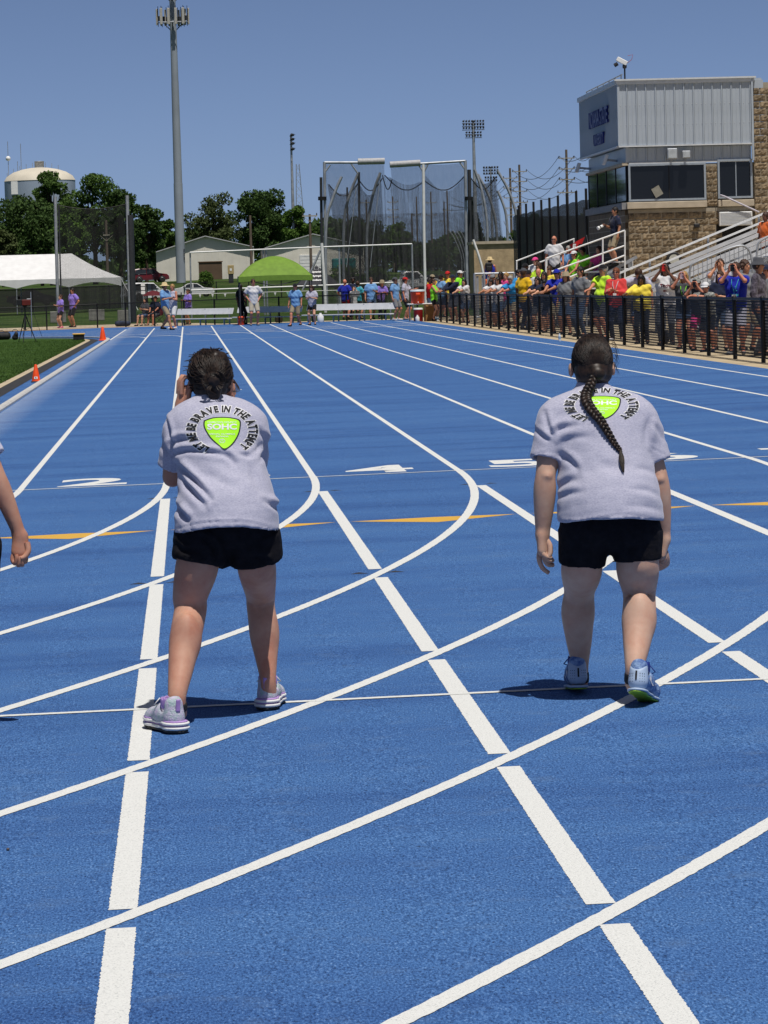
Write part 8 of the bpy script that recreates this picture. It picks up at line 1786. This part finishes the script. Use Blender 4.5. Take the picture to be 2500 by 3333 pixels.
torso(g, [(pel+V((0, .03, .07)), .155, .115), (P(-170, 1610, 12.95), .155, .12), (P(-180, 1450, 13.1), .15, .115), (P(-184, 1355, 13.22), .145, .08)]); limb(g, [(nkC-V((0, .03, .05)), .056), (hdC-V((0, 0, .05)), .054)], .03); g.el(hdC+V((0, .01, .005)), (.075, .093, .105), .01); g.el(hdC+V((0, .05, -.06)), (.056, .055, .06), .03); g.el(hdC+V((0, .105, -.01)), (.014, .018, .024), .01)
for sd in (-1, 1): g.el(hdC+V((sd*.080, .01, -.035)), (.010, .022, .030), .006)
for s_, e_, w_ in ((sL, eL, wL), (sR, eR, wR)): limb(g, [(s_, .052), (s_.lerp(e_, .6), .044), (e_, .035), (e_.lerp(w_, .25), .037), (e_.lerp(w_, .6), .031), (w_, .0235)], .025)
pR = P(66, 1800, 13.06); g.rc(wR, pR, .022, .022, .015, (1, .15, 0), 1.35, 1.6); g.rc(wL, P(-352, 1810, 13.12), .022, .02, .015, (.3, 1, 0), 1.6)
for hp, kk, cc, aa in ((hipL, kL, cL, aL), (hipR, kR, cR, aR)): limb(g, [(hp, .074), (hp.lerp(kk, .5), .078), (kk, .057), (cc, .06), (aa, .034), (aa+V((0, .02, -.06)), .034)], .03)
ex = MB(); F9 = lambda x, y: (x*.3014, 1400+y*.3014)
def fing(pts, Y, r0, r1): c_ = catmull([P(*F9(*p), Y+dy) for p, dy in pts], 4); ex.tube(c_, [r0+(r1-r0)*i/(len(c_)-1) for i in range(len(c_))], 8)
fing([((150, 1330), .0), ((135, 1400), -.01), ((165, 1440), -.035), ((180, 1385), -.05), ((175, 1345), -.045)], 13.05, .0095, .008); fing([((185, 1340), .0), ((185, 1425), -.01), ((205, 1460), -.035), ((215, 1400), -.05), ((205, 1365), -.045)], 13.05, .0098, .008); fing([((225, 1340), .0), ((235, 1420), -.01), ((240, 1455), -.035), ((240, 1405), -.05), ((230, 1375), -.045)], 13.05, .0098, .008); fing([((265, 1330), .0), ((280, 1395), -.01), ((270, 1425), -.03), ((258, 1385), -.045), ((245, 1365), -.04)], 13.05, .0092, .0075); fing([((290, 1215), -.01), ((305, 1300), -.03), ((270, 1365), -.05), ((225, 1385), -.058)], 13.05, .0125, .009)
C_.out(g, 'body', SKIN1, extra=ex)
g = C_.grid([pel, nkC, sL, sR, eL, eR], .26); torso(g, [(pel-V((0, 0, .07)), .190, .155), (P(-170, 1620, 12.94), .182, .145), (P(-190, 1480, 13.08), .160, .135), (P(-200, 1400, 13.15), .155, .122), (P(-205, 1348, 13.23), .13, .082)], .04)
for s_, e_, sd in ((sL, eL, -1), (sR, eR, 1)): sleeve(g, s_, e_, sd, .72, .060, .062)
g.rc(P(-184, 1348, 13.24), nkC+V((0, 0, -.02)), .08, .066, .04); zc = P(-168, 1705, 12.8).z; cutfn(g, lambda x, y, z: zc-z+0*x); g.rc(nkC+V((0, .02, -.02)), hdC+V((0, .02, -.02)), .058, .064, 0, sub=True)
C_.out(g, 'shirt', heather('pale jersey', S(214, 214, 230), S(180, 180, 204)), rough=.004, seed=33)
g = C_.grid([pel, kL, kR, hipL, hipR], .2); torso(g, [(pel-V((0, 0, .02)), .188, .15), (pel+V((0, .05, .10)), .178, .142)], .03); g.rc(hipL, hipL.lerp(kL, .6), .102, .092, .03, flat=True); g.rc(hipR, hipR.lerp(kR, .6), .102, .092, .03, flat=True); C_.out(g, 'shorts', BLKF, rough=.003, seed=36)
for aa, an in ((aL, -.1), (aR, .1)): hh = aa+V((0, -.03, 0)); hh.z = gz(hh.x+C_.o.x)-C_.o.z+.004; shoe(C_, hh, an, .262, MINT, MIDS, LAV, OUTS)
g = SDF(hdC-V((.16, .2, .2)), hdC+V((.16, .2, .2)), .007); g.el(hdC+V((0, -.006, .010)), (.083, .103, .106), .01); g.el(hdC+V((0, .12, -.05)), (.08, .075, .12), .01, sub=True); C_.out(g, 'hair', DHAIR, rough=.004, seed=41)
for R_, hd_ in ((A, hdA), (B_, hdB), (C_, hdC)):
    for sd in (-1, 1): q = link('eye', EYE_ME, None, R_.t); q.location = hd_+V((sd*.032, .090, .012))
    q = link('mouth', LIP_ME, None, R_.t); q.location = hd_+V((0, .098, -.055))
# ---- grit and litter on the track
p = G(26, 2769); tag(MB().ball((0, 0, .004), (.005, .005, .005), 8, 6).build('pebble', mat('grey pebble', S(90, 80, 80), .4)), 'tiny dark pebble lying on the blue track beside a bend line', 'pebble').location = (p.x, p.y, gz(p.x))
p = G(785, 1269); o_ = MB().add([(-.012, 0, .002), (.014, .01, .002), (.012, .10, .004), (-.01, .09, .006)], [(0, 1, 2, 3)]).add([(-.012, 0, .0), (.014, .01, .0), (.012, .10, .0), (-.01, .09, .0)], [(3, 2, 1, 0)]).build('paper_scrap', PWHT); o_.location = (p.x, p.y, gz(p.x)+.002); tag(o_, 'small white paper scrap on the track ahead of the runners', 'paper')
